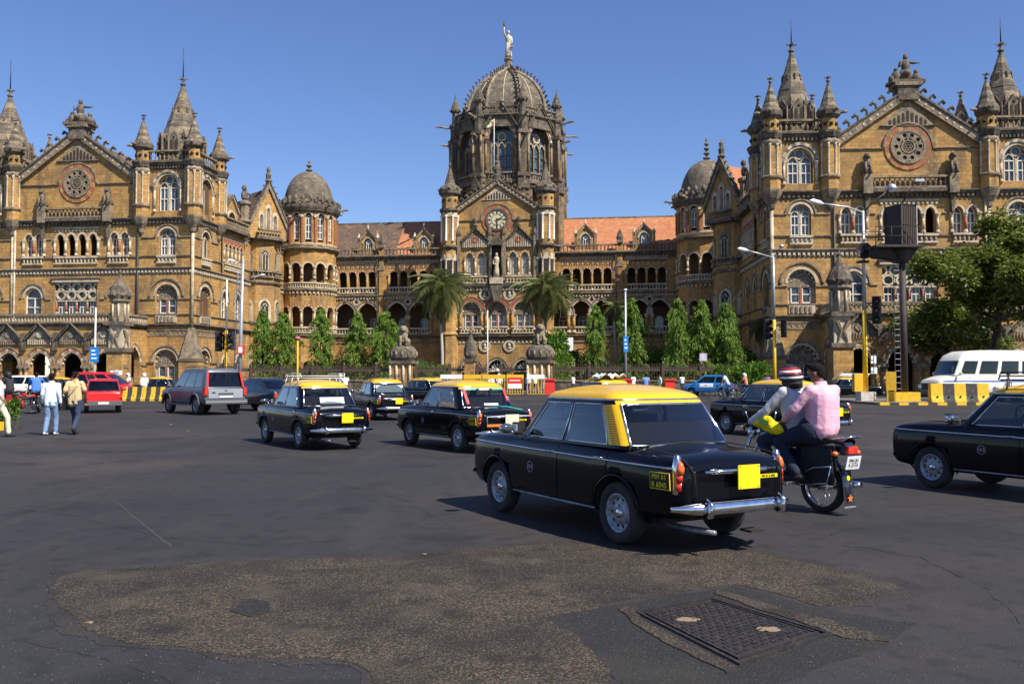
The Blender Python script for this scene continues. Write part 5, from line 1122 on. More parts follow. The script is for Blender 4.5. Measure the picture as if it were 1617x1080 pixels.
    m = MB(); q = H.nR+H.nC-2; H.faces(m, 3, 4, list(range(-q, q+1)), YELP); H.faces(m, 3, 4, list(range(q, H.N-q+1)), BLACKP); m.build('window_header', T)
    m = MB(); H.faces(m, 0, 1, list(range(H.N+1)), BLACKP); m.build('window_sill', T)
    nR, nC, nS = H.nR, H.nC, H.nS; a0 = nR+nC-3; s0 = nR+nC
    for sd in (1, -1):
        m = MB(); H.faces(m, 1, 3, H.idx(a0, s0+2, sd), cpill); o = m.build('rear_pillar', T)
        if cpill is YELP:
            g = MB(); H.faces(g, 1, 3, H.idx(s0-1, s0+1, sd), mat_vent()); g.v = [(x, y*1.006, z) for x, y, z in g.v]; g.build('pillar_vent', o)
            for i in range(0): z = .96+i*.045; t = (z-.925)/.4; g.tube([tuple(Vector(H.rows[1][j % H.N]).lerp(Vector(H.rows[3][j % H.N]), t)+Vector((-.013, .011*sd, 0))) for j in H.idx(a0+1, s0+2, sd)], .005, 4, mat_vent(), True)
        m = MB(); H.faces(m, 1, 3, H.idx(s0+12, s0+13, sd), BLACKP); m.build('middle_pillar', T)
        m = MB(); H.faces(m, 1, 3, H.idx(s0+nS-1, s0+nS+nC-2, sd), BLACKP); m.build('front_pillar', T)
    last = s0+nS+nC-2
    H.glaze(T, [('side_window', s0+2, s0+12, (1, -1)), ('side_window', s0+13, s0+nS-1, (1, -1))], CGLASS, 1, 3, CHROME, .010)
    H.glaze(T, [('rear_window', -a0, a0, (1,)), ('windscreen', last, H.N-last, (1,))], CGLASS, 1, 3, CHROME, .014)
    # inside
    b = MB(); b.box(G0, -1.28, .7, -.62, .62, .70, .93, UNDER)
    for sg in (-1, 1): b.box(G0, -.28, -.12, sg*.32-.24, sg*.32+.24, .9, 1.17, SEATM, .02, .03)
    b.box(G0, -1.15, -.98, -.58, .58, .9, 1.13, SEATM, .03, .03); b.box(G0, .55, .75, -.6, .6, .9, .985, SEATM)
    b.tube([(.42+.10*sin(a)*.35, -.3+.19*cos(a), 1.0+.17*sin(a)) for a in [2*PI*i/20 for i in range(20)]], .012, 6, INK, True, G0, True)
    b.box(G0, .30, .34, -.1, .1, 1.24, 1.30, INK); b.build('interior', T)
    for sg in (1, -1):
        b = MB(); b.tube([(.72, sg*.68, .93), (.70, sg*.80, .97)], .010, 6, CHROME); b.ball(G0, (.695, sg*.85, 1.0), (.055, .095, .055), CHROME, 14, 8); b.ball(G0, (.655, sg*.85, 1.0), (.02, .082, .045), WGLASS, 12, 6)
        if sg > 0 or True: b.build('wing_mirror', T)
    g = MB(); g.box(G0, .88, 1.0, .50, .60, .93, 1.05, INK); g.box(G0, .885, .995, .60, .606, .95, 1.03, WHT); g.tube([(.94, .55, .80), (.94, .55, .94)], .012, 6, CHROME); g.ball(G0, (.94, .66, 1.0), .02, CHROME, 8, 5); g.build('fare_meter', T)
    e = MB(); yy = bd.y(.35, .60)+.010; q = GM(Matrix.Translation((.35, yy, .60)) @ Matrix.Rotation(-PI/2, 4, 'X')); e.lathe(q, 0, 0, [(.062, 0), (.062, .003), (.054, .003), (.054, 0)], 20, STEEL, cap=False); e.box(G0, .30, .40, yy, yy+.003, .60, .604, STEEL)
    for i in range(4): e.box(G0, .315+i*.02, .325+i*.02, yy, yy+.003, .575+(i%2)*.012, .63-(i%2)*.01, STEEL)
    e.build('door_emblem', T)
    return H
_v = []
def mat_vent():
    if not _v: _v.append(mat('ribbed_yellow_vent', (.66,.38,.006), .5, brick=(9,.022,(.66,.38,.006),(.22,.11,.01),.005,1)))
    return _v[0]
def carrier(T, col, load=None):
    b = MB(); z = 1.53
    for sg in (-1, 1):
        b.tube([(-.85, sg*.5, z), (-.8, sg*.53, z+.1), (.2, sg*.53, z+.1), (.25, sg*.5, z)], .011, 6, col); b.tube([(-.82, sg*.5, z), (.22, sg*.5, z)], .011, 6, col)
        for x in (-.7, -.3, .1): b.tube([(x, sg*.56, 1.40), (x, sg*.52, z)], .011, 6, col); b.tube([(x, sg*.5, z), (x, sg*.53, z+.1)], .008, 5, col)
    for i in range(8): x = -.82+i*.149; b.tube([(x, -.5, z), (x, .5, z)], .010, 5, col)
    for x in (-.83, .23): b.tube([(x, -.5, z+.05), (x, .5, z+.05)], .011, 6, col)
    b.build('roof_rack', T)
    if load: load(T, z)
def place(px, py, ang, track=.625, rear=-1.17):       # rear left wheel's foot at a pixel, heading ang deg to the left of straight ahead
    x, y = on_ground(px, py); a = R(ang); h = Vector((-sin(a), cos(a))); r = Vector((cos(a), sin(a)))
    c = Vector((x, y)) + r*(track+.06) - h*rear; return (c.x, c.y, 0), PI/2+a
TG = 'black and yellow taxis on the road'
proto = thing('taxi', 'black taxi with yellow roof and yellow rear pillars in the foreground, beside the motorcycle', 'taxi', group=TG); make_taxi(proto, YELP)
std = thing('taxi', 'black taxi with yellow roof and white paper behind its rear window, nearest the grey SUV', 'taxi', group=TG); make_taxi(std, BLACKP)
copies = []
def taxi(loc, rz, label): c = copy_thing(std, loc, rz, label); return c
L5 = on_ground(1465, 770); a5 = R(27); r5 = (L5[0]+2.34*sin(a5), L5[1]-2.34*cos(a5))
t5 = taxi((r5[0]+cos(a5)*.685-sin(a5)*1.17, r5[1]+sin(a5)*.685+cos(a5)*1.17, 0), PI/2+a5, 'black taxi with yellow roof cut off by the right edge, nearest to it')
t3 = taxi(*place(585, 663, 26), 'black taxi with a pale curtained rear window, between the two taxis left of centre')
t4 = taxi(*place(722, 714, 32), 'black taxi with red and green window stickers, left of the foreground taxi')
L6 = on_ground(1143, 684); a6 = R(28)
t6 = taxi((L6[0]+cos(a6)*.685+sin(a6)*1.17, L6[1]+sin(a6)*.685-cos(a6)*1.17, 0), PI/2+a6, 'black taxi behind the two motorcycle riders')
t7 = taxi((3.0, 30.5, 0), PI/2+R(28), 'black taxi with a roof rack and cloth bundle, just beyond the foreground taxi roof')
t8 = taxi((22.0, 57.5, 0), R(-4), 'black taxi parked side-on with white boards on its roof, behind the tall yellow post')
t9 = taxi((-4.55, 45, 0), PI/2+R(50), 'black taxi farther off, beyond the taxi with window stickers')
t10 = taxi((-32, 62, 0), R(180), 'black taxi side-on at far left behind the two walking men')
t11 = taxi((-25.6, 64, 0), R(178), 'black taxi side-on behind the striped barrier, left of the grey SUV')
std.location, rz_ = place(470, 709, 33)[0], place(470, 709, 33)[1]; std.rotation_euler = (0, 0, rz_)
proto.location, rz_ = place(976, 861, 29.5)[0], place(976, 861, 29.5)[1]; proto.rotation_euler = (0, 0, rz_)
for t in (proto, std, t3, t4, t5, t6, t7, t8, t9, t10, t11): t.scale = (.965, .965, .97)
def cloth(T, z):
    b = MB(); random.seed(5); b.grid([[(-1.0+i*.14, -.5+j*.125, z+.05+.05*sin(i*1.7+j)+.06*sin(j*2.1)+(.0 if j else -.06)) for j in range(9)] for i in range(7)], PAPER); b.build('cloth_bundle', T)
def boards(T, z):
    b = MB()
    for k, (x, y) in enumerate(((-.9, -.3), (-.75, .15), (-.6, .3))): b.box(G0, x, x+1.9, y-.12, y+.12, z+.03+k*.06, z+.08+k*.06, PAPER)
    b.build('white_boards', T)
CARR = mat('painted_rack_tube', (.62,.60,.55), .5)
carrier(std, CARR); carrier(t3, IRON); carrier(t7, IRON, cloth); carrier(t8, CARR, boards); carrier(t5, IRON); carrier(t9, IRON)
b = MB(); b.box(GM(Matrix.Translation((-1.30, -.05, .97)) @ Matrix.Rotation(R(22), 4, 'Y')), 0, .004, -.28, .28, 0, .15, PAPER); b.build('paper_sheet', std)
b = MB(); b.grid([[(-1.225+.12*v, -.50+1.0*u*1.0, .96+.30*v) for u in [i/8 for i in range(9)]] for v in (0.1, .5, .95)], mat('pale_sun_curtain', (.55,.58,.6), .9)); b.build('window_curtain', t3)
TEAL = mat('teal_sticker', (.02,.42,.33), .5); ORG = mat('orange_sticker', (.75,.18,.02), .5); REDS = mat('red_sticker', (.6,.02,.03), .5)
b = MB()                                  # stickers round the rear window of one taxi
for y0, y1, z0, z1, m in ((-.50,-.2,1.285,1.31,TEAL), (-.12,.12,1.285,1.315,PAPER), (.2,.5,1.285,1.31,TEAL), (.46,.52,1.0,1.31,REDS), (-.52,-.47,1.05,1.31,REDS), (-.22,.12,.965,1.005,PAPER)):
    xa = lambda z: -1.295-.02+(z-.925)*.71-.05
    b.grid([[(xa(z)+.16*abs(y)**3, y, z) for y in (y0, (y0+y1)/2, y1)] for z in (z0, z1)], m)
for k in range(2): b.tube([(-1.95, -.45+k*.04, .885), (-1.55, -.25+k*.03, .945), (-1.45, .1, .957)], .007, 4, TEAL)
b.tube([(-2.09, -.55, .76), (-2.12, 0, .775), (-2.09, .5, .76), (-2.10, .5, .58)], .008, 4, PAPER); b.box(G0, -2.125, -2.118, .12, .52, .56, .61, ORG)
b.build('stickers', t4)
b = MB(); b.box(G0, -2.150, -2.144, -.22, .1, .57, .80, mat('pale_green_board', (.62,.68,.42), .6)); b.build('board', t4)

# ---- other vehicles
def simple_car(T, paint, tab, wheels, wr, tr, lv, rc, pill, glass, roofm, crown, rim=None, style='alloy', bump=None, lampz=None, doors=(), plate=True, rack=False, quarter=None, wtw=.2):
    bd = Body(tab); bd.build('body', T, paint, tuple((x, wr) for x in wheels), wr*1.16, tr-.26)
    for sg in (-1, 1):
        for x in wheels: wheel(T, x, sg*tr, wr, wtw, sg, style=style)
        for x0, x1, z0, z1, cl in doors:
            d = MB(); patch(d, bd, x0, x1, z0, z1, .007, paint, 10, 6, cl, sg); o = d.build('door', T); h = MB(); y = sg*(bd.y(x0+.12, z1-.1)+.02); h.tube([(x0+.06, y, z1-.09), (x0+.2, y, z1-.09)], .014, 6, paint); h.build('handle', o)
        m = MB(); xa = lv[0][2]-.25; m.ball(G0, (xa, sg*(lv[0][3]+.2), lv[0][0]+.08), (.06, .11, .08), bump or paint, 12, 7); m.tube([(xa, sg*lv[0][3], lv[0][0]), (xa, sg*(lv[0][3]+.15), lv[0][0]+.05)], .02, 5, INK); m.build('wing_mirror', T)
    H = House(lv, rc); n = len(lv); k = n-3
    m = MB(); H.roof(m, k, roofm, crown); m.build('roof', T); m = MB(); H.faces(m, 0, 1, list(range(H.N+1)), paint); m.build('window_sill', T)
    s0 = H.nR+H.nC; a0 = s0-3; last = s0+H.nS+H.nC-2
    cuts = [s0+c for c in pill]
    prev = a0
    for c0, c1 in zip(cuts[::2], cuts[1::2]): pass
    edges = [(a0, cuts[0])]+[(cuts[i], cuts[i+1]) for i in range(1, len(cuts)-1, 2)]+[(cuts[-1], last)]
    wins = [(cuts[i], cuts[i+1]) for i in range(0, len(cuts)-1, 2)]
    for sd in (1, -1):
        for a, c in edges: m = MB(); H.faces(m, 1, k, H.idx(a, c, sd), paint); m.build('pillar', T)
        for a, c in wins: m = MB(); H.faces(m, 1, k, H.idx(a, c, sd), glass); o = m.build('side_window', T)
    H.glaze(T, [('rear_window', -a0, a0, (1,)), ('windscreen', last, H.N-last, (1,))], glass, 1, k, rim or INK, .012)
    b = MB(); z = lv[0][0]; b.box(G0, lv[0][1]+.1, lv[0][2]-.1, -lv[0][3]+.06, lv[0][3]-.06, z-.3, z+.01, UNDER)
    for x in (-.25, ): b.box(G0, x-.1, x+.06, .12, .6, z, z+.32, SEATM, .02, .03); b.box(G0, x-.1, x+.06, -.6, -.12, z, z+.32, SEATM, .02, .03)
    b.box(G0, lv[0][1]+.35, lv[0][1]+.5, -.6, .6, z, z+.28, SEATM, .02, .03); b.build('interior', T)
    return bd, H
suv = thing('suv', 'grey sport utility vehicle with tall red tail lights crossing at left', 'suv')
bd, H = simple_car(suv, SILV, [(-2.18,.74,.55,.98,1.0),(-2.14,.84,.45,1.02,1.04),(-2.0,.88,.42,1.05,1.07),(0,.90,.40,1.06,1.08),(1.0,.90,.40,1.05,1.10),(1.5,.88,.42,1.02,1.10),(2.05,.84,.45,.95,1.0),(2.2,.76,.5,.85,.88)], (-1.34,1.34), .37, .76,
    [(1.05,-2.13,1.12,.80,.14),(1.10,-2.11,1.05,.79,.14),(1.35,-2.07,.72,.76,.13),(1.66,-1.98,.36,.70,.12),(1.74,-1.95,.30,.68,.12),(1.80,-1.9,.22,.64,.12)], .14, (2,7,8,15,16,23), DGLASS, SILV, .05, doors=((.1,1.05,.5,1.02,(1.34,.37,.46)),(-.85,.08,.5,1.02,(-1.34,.37,.46))), bump=GREYPL)
b = MB(); b.grid([[(-2.19-.012, y, z) for y in (-.70, 0, .70)] for z in (.66, .82, 1.03)], SILV2, False); o = b.build('tailgate', suv); b = MB(); b.box(G0, -2.225, -2.205, -.27, .27, .68, .76, WHT); b.box(G0, -2.23, -2.205, -.3, .3, .77, .87, GREYPL); b.build('number_plate', o)
b = MB(); b.ball(G0, (-2.21, 0, .96), (.01, .07, .035), CHROME, 10, 6); b.ball(G0, (-2.21, .5, .88), (.012, .08, .03), INK, 8, 5); b.build('badge', o)
b = MB(); b.box(G0, -2.30, -2.12, -.86, .86, .44, .62, GREYPL, .02, .0); b.box(G0, -2.31, -2.2, -.84, .84, .5, .54, SILV2); b.build('rear_bumper', suv)
for sg in (-1, 1):
    b = MB(); b.box(G0, -2.22, -2.05, sg*.80-.07, sg*.80+.07, .78, 1.08, REDL); b.box(GM(Matrix.Translation((-2.13, sg*.735, 1.08)) @ Matrix.Rotation(R(sg*6.5), 4, 'X') @ Matrix.Rotation(R(12), 4, 'Y')), -.05, .06, -.035, .035, 0, .62, REDL); b.build('tail_light', suv)
    b = MB(); b.tube([(-1.7, sg*.62, 1.87), (-1.6, sg*.62, 1.90), (.0, sg*.62, 1.89), (.1, sg*.62, 1.86)], .022, 6, GREYPL); b.build('roof_rail', suv)
    b = MB(); b.box(G0, -1.0, 1.0, sg*.95-.06, sg*.95+.06, .36, .42, GREYPL); b.build('side_step', suv)
    for wx in (-1.34, 1.34): b = MB(); b.tube([(wx+.46*cos(t), sg*.905, .37+.46*sin(t)) for t in [PI*i/12 for i in range(13)]], .05, 6, GREYPL); b.build('wheel_arch', suv)
suv.location, rz_ = place(308, 655, 43, .8, -1.34)[0], place(308, 655, 43, .8, -1.34)[1]; suv.rotation_euler = (0, 0, rz_)

hat_tab = [(-1.68,.60,.42,.80,.82),(-1.64,.68,.34,.86,.88),(-1.5,.72,.30,.88,.90),(0,.735,.27,.89,.91),(.7,.735,.27,.88,.93),(1.3,.71,.30,.80,.84),(1.6,.66,.34,.70,.72),(1.67,.58,.40,.62,.63)]
hat_lv = [(.88,-1.62,.98,.65,.14),(.91,-1.60,.93,.645,.14),(1.1,-1.5,.64,.61,.13),(1.31,-1.34,.32,.56,.12),(1.36,-1.28,.27,.545,.12),(1.39,-1.2,.2,.51,.12)]
def hatch(label, paint, name='hatchback', tab=hat_tab, lv=hat_lv, glass=DGLASS, cat='car', roofm=None):
    t = thing(name, label, cat)
    simple_car(t, paint, tab, (tab[0][0]+.58, tab[-1][0]-.62), .27, .62, lv, .14, (2,9,10,23), glass, roofm or paint, .035, style='steel', doors=((-.12,.78,.36,.84,None),(-.95,-.14,.36,.84,(tab[0][0]+.58,.27,.34))), wtw=.16)
    x = tab[0][0]
    b = MB(); b.box(G0, x-.10, x+.05, -.70, .70, .32, .50, GREYPL, .02, 0); b.build('rear_bumper', t)
    b = MB(); b.box(G0, x-.115, x-.10, -.2, .2, .37, .46, WHT); b.build('number_plate', t)
    b = MB(); b.box(G0, -x-.1, -x+.06, -.66, .66, .30, .46, GREYPL); b.build('front_bumper', t)
    for sg in (-1, 1):
        b = MB(); b.box(G0, x-.02, x+.08, sg*.62-.08, sg*.62+.08, .62, .78, REDL); b.build('tail_light', t)
        b = MB(); b.ball(G0, (tab[-1][0]-.08, sg*.5, .62), (.1, .14, .07), WHT, 10, 6); b.build('headlight', t)
    b = MB(); b.tube([(x-.005, -.35, 1.0-.12), (x-.02, 0, .90), (x-.005, .35, .88)], .008, 4, paint); b.build('tailgate_seam', t)
    return t
red = hatch('small red hatchback driving away behind the two walking men', REDP); red.location, rz_ = place(134, 652, 26, .62, -1.1)[0], place(134, 652, 26, .62, -1.1)[1]; red.rotation_euler = (0, 0, rz_)
blue = hatch('blue small car with a white door band near the fence right of centre', BLUEP, glass=DGLASS); blue.location = (14.6, 66, 0); blue.rotation_euler = (0, 0, R(155)); blue.scale = (1.05, 1.05, 1.12)
b = MB(); bdh = Body(hat_tab)
for sg in (-1, 1): patch(b, bdh, -.5, .45, .62, .86, .012, PAPER, 6, 3, None, sg)
b.build('white_band', blue)
sed = hatch('dark navy saloon car half hidden behind the grey SUV', NAVY, 'saloon_car', [(-2.1,.62,.42,.80,.84),(-2.04,.72,.34,.86,.92),(-1.6,.78,.30,.9,.96),(0,.80,.27,.9,.94),(.9,.80,.27,.9,.97),(1.6,.76,.30,.82,.86),(2.0,.68,.36,.70,.72),(2.1,.6,.42,.62,.64)],
    [(.9,-1.5,1.2,.70,.16),(.94,-1.46,1.13,.69,.16),(1.15,-1.2,.76,.65,.15),(1.34,-.9,.4,.59,.14),(1.40,-.82,.32,.575,.14),(1.43,-.7,.2,.53,.14)]); sed.location = (-11.15, 39.5, 0); sed.rotation_euler = (0, 0, PI/2+R(48))
wsuv = hatch('white estate car side-on at far left behind the scooter', CREAM, 'estate_car'); wsuv.location = (-32.2, 58, 0); wsuv.rotation_euler = (0, 0, R(178)); wsuv.scale = (1.2, 1.1, 1.1)
van = thing('van', 'small red van with a sloping nose behind the striped barrier', 'van')
simple_car(van, REDP, [(-1.6,.62,.42,.98,1.0),(-1.56,.68,.36,1.02,1.04),(0,.70,.32,1.03,1.04),(.9,.70,.32,1.0,1.04),(1.5,.68,.34,.92,.98),(1.85,.6,.40,.75,.78)], (-1.0,1.15), .27, .6,
    [(1.0,-1.57,1.45,.64,.1),(1.03,-1.56,1.4,.635,.1),(1.3,-1.54,1.0,.61,.1),(1.58,-1.5,.62,.57,.1),(1.66,-1.48,.55,.56,.1),(1.70,-1.4,.5,.52,.1)], .1, (2,9,10,15,16,23), DGLASS, REDP, .04, style='steel', doors=((.4,1.2,.42,.98,None),(-.6,.38,.42,.98,None)), wtw=.16)
van.location = (-25.9, 56, 0); van.rotation_euler = (0, 0, R(-6)); van.scale = (1.08, 1.05, 1.02)
# white minibus
bus = thing('minibus', 'white minibus with a blue side stripe behind the striped barrier at right', 'minibus')
tab = [(-3.1,.86,.55,1.35,1.38),(-3.05,.94,.45,1.40,1.42),(0,.95,.42,1.42,1.44),(1.6,.95,.42,1.42,1.44),(2.1,.93,.45,1.34,1.42),(2.6,.88,.48,1.20,1.27),(2.85,.82,.52,1.12,1.17),(2.95,.74,.56,1.02,1.04)]
bd, H = simple_car(bus, CREAM, tab, (-1.7,1.85), .36, .80,
    [(1.40,-3.05,2.16,.90,.14),(1.45,-3.04,2.12,.895,.14),(1.8,-3.02,1.98,.885,.14),(2.12,-3.0,1.84,.87,.14),(2.42,-2.95,1.62,.83,.16),(2.62,-2.8,1.2,.72,.18)], .14, (1,6,7,12,13,18,19,23), DGLASS, CREAM, .08, style='steel', doors=((1.15,1.98,.6,1.36,(1.85,.36,.45)),), wtw=.2)
b = MB()
for sg in (-1, 1): patch(b, bd, -3.0, 2.7, 1.06, 1.12, .012, BSTR, 24, 1, None, sg, False)
b.build('blue_stripe', bus)
b = MB(); b.grid([[(2.955, y, z) for y in (-.7, 0, .7)] for z in (.62, .98)], GREYPL, False)
for i in range(5): b.box(G0, 2.955, 2.985, -.5, .5, .70+i*.055, .72+i*.055, INK)
b.build('grille', bus); b = MB(); b.box(G0, 2.75, 3.1, -.92, .92, .42, .60, GREYPL); b.build('front_bumper', bus)
for sg in (-1, 1): b = MB(); b.box(G0, 2.80, 2.99, sg*.72-.13, sg*.72+.13, .72, .92, WHT); b.box(G0, 2.66, 2.93, sg*.885-.03, sg*.885+.02, .76, .90, AMB); b.build('headlight', bus)
bus.location = (27.2, 51.5, 0); bus.rotation_euler = (0, 0, PI+R(9)); bus.scale = (1.12, 1.1, 1.12)
# ---------------- people ----------------
SKIN = mat('brown_skin', (.20,.095,.052), .55, noise=[((.15,.065,.035), 12, .4, .7, .5)]); HAIR = mat('black_hair', (.006,.005,.004), .85, spec=.2, bump=(120,.8,.01))
_cl = {}
def cloth_mat(c, nm='cloth'):
    if c not in _cl: _cl[c] = mat(nm, c, .9, noise=[(tuple(q*.8 for q in c), 6, .45, .7, .5)], bump=(22, .35, .012))
    return _cl[c]
_tex = bpy.data.textures.new('folds', 'CLOUDS'); _tex.noise_scale = .09
def cap(b, p, q, r0, r1, m, f=G0, sx=1):
    p, q = Vector(p), Vector(q); d = q-p; n = max(2, int(d.length/.04)); pts = []; rs = []
    ux = d.normalized() if d.length > 1e-6 else Vector((0, 0, 1))
    for i in range(4): a = PI/2*i/4; pts.append(p-ux*r0*cos(a)*.95); rs.append(max(.004, r0*sin(a)))
    for i in range(n+1): pts.append(p.lerp(q, i/n)); rs.append(r0+(r1-r0)*i/n)
    for i in range(3, -1, -1): a = PI/2*i/4; pts.append(q+ux*r1*cos(a)*.95); rs.append(max(.004, r1*sin(a)))
    b.tube([tuple(x) for x in pts], rs, 12, m, True, f)
def remesh(b, name, parent, vox, m, sm=6, disp=0):
    o = b.build(name, parent, uv=False); md = o.modifiers.new('r', 'REMESH'); md.mode = 'VOXEL'; md.voxel_size = vox; md.use_smooth_shade = True
    md = o.modifiers.new('s', 'SMOOTH'); md.factor = .5; md.iterations = sm
    if disp: md = o.modifiers.new('d', 'DISPLACE'); md.texture = _tex; md.strength = disp; md.mid_level = .5
    evaluated(o); o.data.materials.clear(); o.data.materials.append(m)
    o.data.polygons.foreach_set('material_index', [0]*len(o.data.polygons)); return o
STAND = dict(pel=(0,0,.93), wst=(0,0,1.08), che=(0,0,1.30), nck=(0,0,1.47), hd=(.01,0,1.60), shl=(0,.18,1.40), ell=(-.02,.23,1.13), wrl=(.05,.24,.89), shr=(0,-.18,1.40), elr=(-.02,-.23,1.13), wrr=(.05,-.24,.89),
    hpl=(0,.09,.90), knl=(.02,.10,.50), anl=(-.02,.10,.09), hpr=(0,-.09,.90), knr=(.02,-.10,.50), anr=(-.02,-.10,.09), face=(1,0,0))
def hand(b, w, d, m, curl=.3, side=1, k=1.0):
    w, d = Vector(w), Vector(d).normalized(); s = Vector((0, 0, 1)).cross(d)
    if s.length < .3: s = Vector((1, 0, 0))
    s.normalize(); n = d.cross(s); pal = w+d*.05*k
    for j in (-1, 0, 1): cap(b, w+s*.012*j, w+d*.085*k+s*.026*j, .017*k, .015*k, m)
    for j, L in enumerate((.065, .078, .073, .056)):
        o = w+d*.085*k+s*(.034-.0225*j)*side; p1 = o+(d*cos(curl)-n*sin(curl))*L*.5*k; p2 = p1+(d*cos(curl*2.4)-n*sin(curl*2.4))*L*.5*k
        cap(b, o, p1, .0092*k, .0085*k, m); cap(b, p1, p2, .0085*k, .007*k, m)
    o = w+d*.02*k+s*.025*side; p1 = o+(d*.7+s*.8*side-n*.2)*.035*k; cap(b, o, p1, .012*k, .010*k, m); cap(b, p1, p1+(d*.9-n*.4)*.03*k, .010*k, .008*k, m)
def person(T, pose=None, shirt=(.7,.7,.7), trousers=(.05,.08,.16), sleeve=1.0, vox=.012, hair=True, shoes=(.02,.018,.015), fat=1.0, helmet=None, curl=.5, tuck=True, skirt=None, detail=True):
    J = dict(STAND); J.update(pose or {}); V = {k: Vector(v) for k, v in J.items()}; fc = V['face'].normalized(); up = (V['hd']-V['nck']).normalized(); sd = up.cross(fc).normalized()
    b = MB(); m = SKIN; hd = V['hd']
    M = Matrix((( fc.x, sd.x, up.x), (fc.y, sd.y, up.y), (fc.z, sd.z, up.z))).to_4x4(); M = Matrix.Translation(hd) @ M; q = GM(M)
    b.ball(q, (-.012, 0, .035), (.098, .077, .092), m, 16, 12); b.ball(q, (.02, 0, -.03), (.068, .060, .082), m, 14, 10); b.ball(q, (.06, 0, -.085), (.026, .026, .020), m, 8, 6)
    if detail: cap(b, (.085,0,.02), (.105,0,-.018), .010, .016, m, q)
    for s in (-1, 1): b.ball(q, (-.01, s*.078, -.005), (.018, .012, .032), m, 8, 6)
    cap(b, V['nck']-up*.06, hd-up*.02, .056, .052, m)
    cap(b, V['pel'], V['che'], .09*fat, .09*fat, m); cap(b, V['shl'], V['shr'], .045, .045, m); cap(b, V['che'], V['nck'], .07, .05, m)
    for s, e, w in (('shl','ell','wrl'), ('shr','elr','wrr')):
        cap(b, V[s], V[e], .047, .037, m); cap(b, V[e], V[w], .036, .024, m); hand(b, V[w], V[w]-V[e] if 'hd'+w[-1] not in V else V['hd'+w[-1]], m, curl, 1 if w == 'wrr' else -1)
    for h, k, a in (('hpl','knl','anl'), ('hpr','knr','anr')): cap(b, V[h], V[k], .07, .05, m); cap(b, V[k], V[a], .05, .035, m)
    remesh(b, 'body', T, min(vox, .010) if detail else vox, m, 3)
    if detail:
        b = MB()
        for s in (-1, 1): b.ball(q, (.083, s*.032, .012), (.010, .014, .009), WHT, 8, 6); b.ball(q, (.092, s*.032, .012), (.004, .007, .007), INK, 6, 4); b.box(q, .085, .094, s*.034-.02, s*.034+.02, .034, .041, HAIR)
        b.ball(q, (.086, 0, -.052), (.008, .026, .007), mat_lip(), 8, 5); b.build('face', T)
    sh = cloth_mat(shirt, 'shirt_cloth'); b = MB(); f = fat
    for d in (-.06, 0, .06):
        o = sd*d; cap(b, V['pel']+o*(1.0)+(V['wst']-V['pel'])*.1, V['che']+o, .118*f, .118*f, sh)
    if tuck is False:
        for d in (-.07, .07): cap(b, V['pel']+sd*d-Vector((0,0,.06)), V['wst']+sd*d, .122*f, .118*f, sh)
    cap(b, V['che']+(V['nck']-V['che'])*.1, V['nck']-(V['nck']-V['che'])*.25, .105, .070, sh)
    for s, e, w in (('shl','ell','wrl'), ('shr','elr','wrr')):
        cap(b, V['che']+(V['nck']-V['che'])*.45, V[s], .075, .066, sh)
        if sleeve >= 1: cap(b, V[s], V[e], .066, .056, sh); cap(b, V[e], V[e].lerp(V[w], min(1, sleeve-.05)), .055, .042, sh)
        else: cap(b, V[s], V[s].lerp(V[e], sleeve), .066, .062, sh)
    if detail: b.tube([tuple(V['nck']+up*.0+fc*.055*cos(a)+sd*.068*sin(a)+Vector((0,0,.012))) for a in [2*PI*i/16 for i in range(16)]], .022, 8, sh, True, G0, True)
    remesh(b, 'shirt', T, vox, sh, 4, .015 if detail else .01)
    tr = cloth_mat(trousers, 'trouser_cloth'); b = MB()
    cap(b, V['hpl'], V['hpr'], .118*f, .118*f, tr); cap(b, V['pel'], V['pel']+(V['wst']-V['pel'])*.55, .115*f, .112*f, tr)
    if skirt:
        b.lathe(GM(Matrix.Translation(V['pel'])), 0, 0, [(.14, .05), (.17, -.1), (.2, -.5), (.24, -.86)], 14, tr)
    for h, k, a in (('hpl','knl','anl'), ('hpr','knr','anr')): cap(b, V[h], V[k], .098*f, .072, tr); cap(b, V[k], V[a].lerp(V[k], .06), .070, .062, tr)
    remesh(b, 'trousers', T, vox, tr, 4, .02 if detail else .01)
    for a, k in (('anl', 'knl'), ('anr', 'knr')):
        b = MB(); t = J.get('to'+a[-1]); d = Vector(t) if t else Vector((fc.x, fc.y, -.12)).normalized(); o = V[a]-Vector((0, 0, .045))
        cap(b, o-d*.06, o+d*.15, .042, .036, cloth_mat(shoes, 'shoe_leather')); b.build('shoe', T)
    if hair and not helmet:
        b = MB(); b.ball(q, (-.024, 0, .052), (.096, .083, .086), HAIR, 16, 12); b.ball(q, (-.05, 0, .012), (.062, .073, .075), HAIR, 14, 10); b.ball(q, (.028, .015, .098), (.058, .058, .030), HAIR, 10, 6); remesh(b, 'hair', T, .008, HAIR, 1, .03)
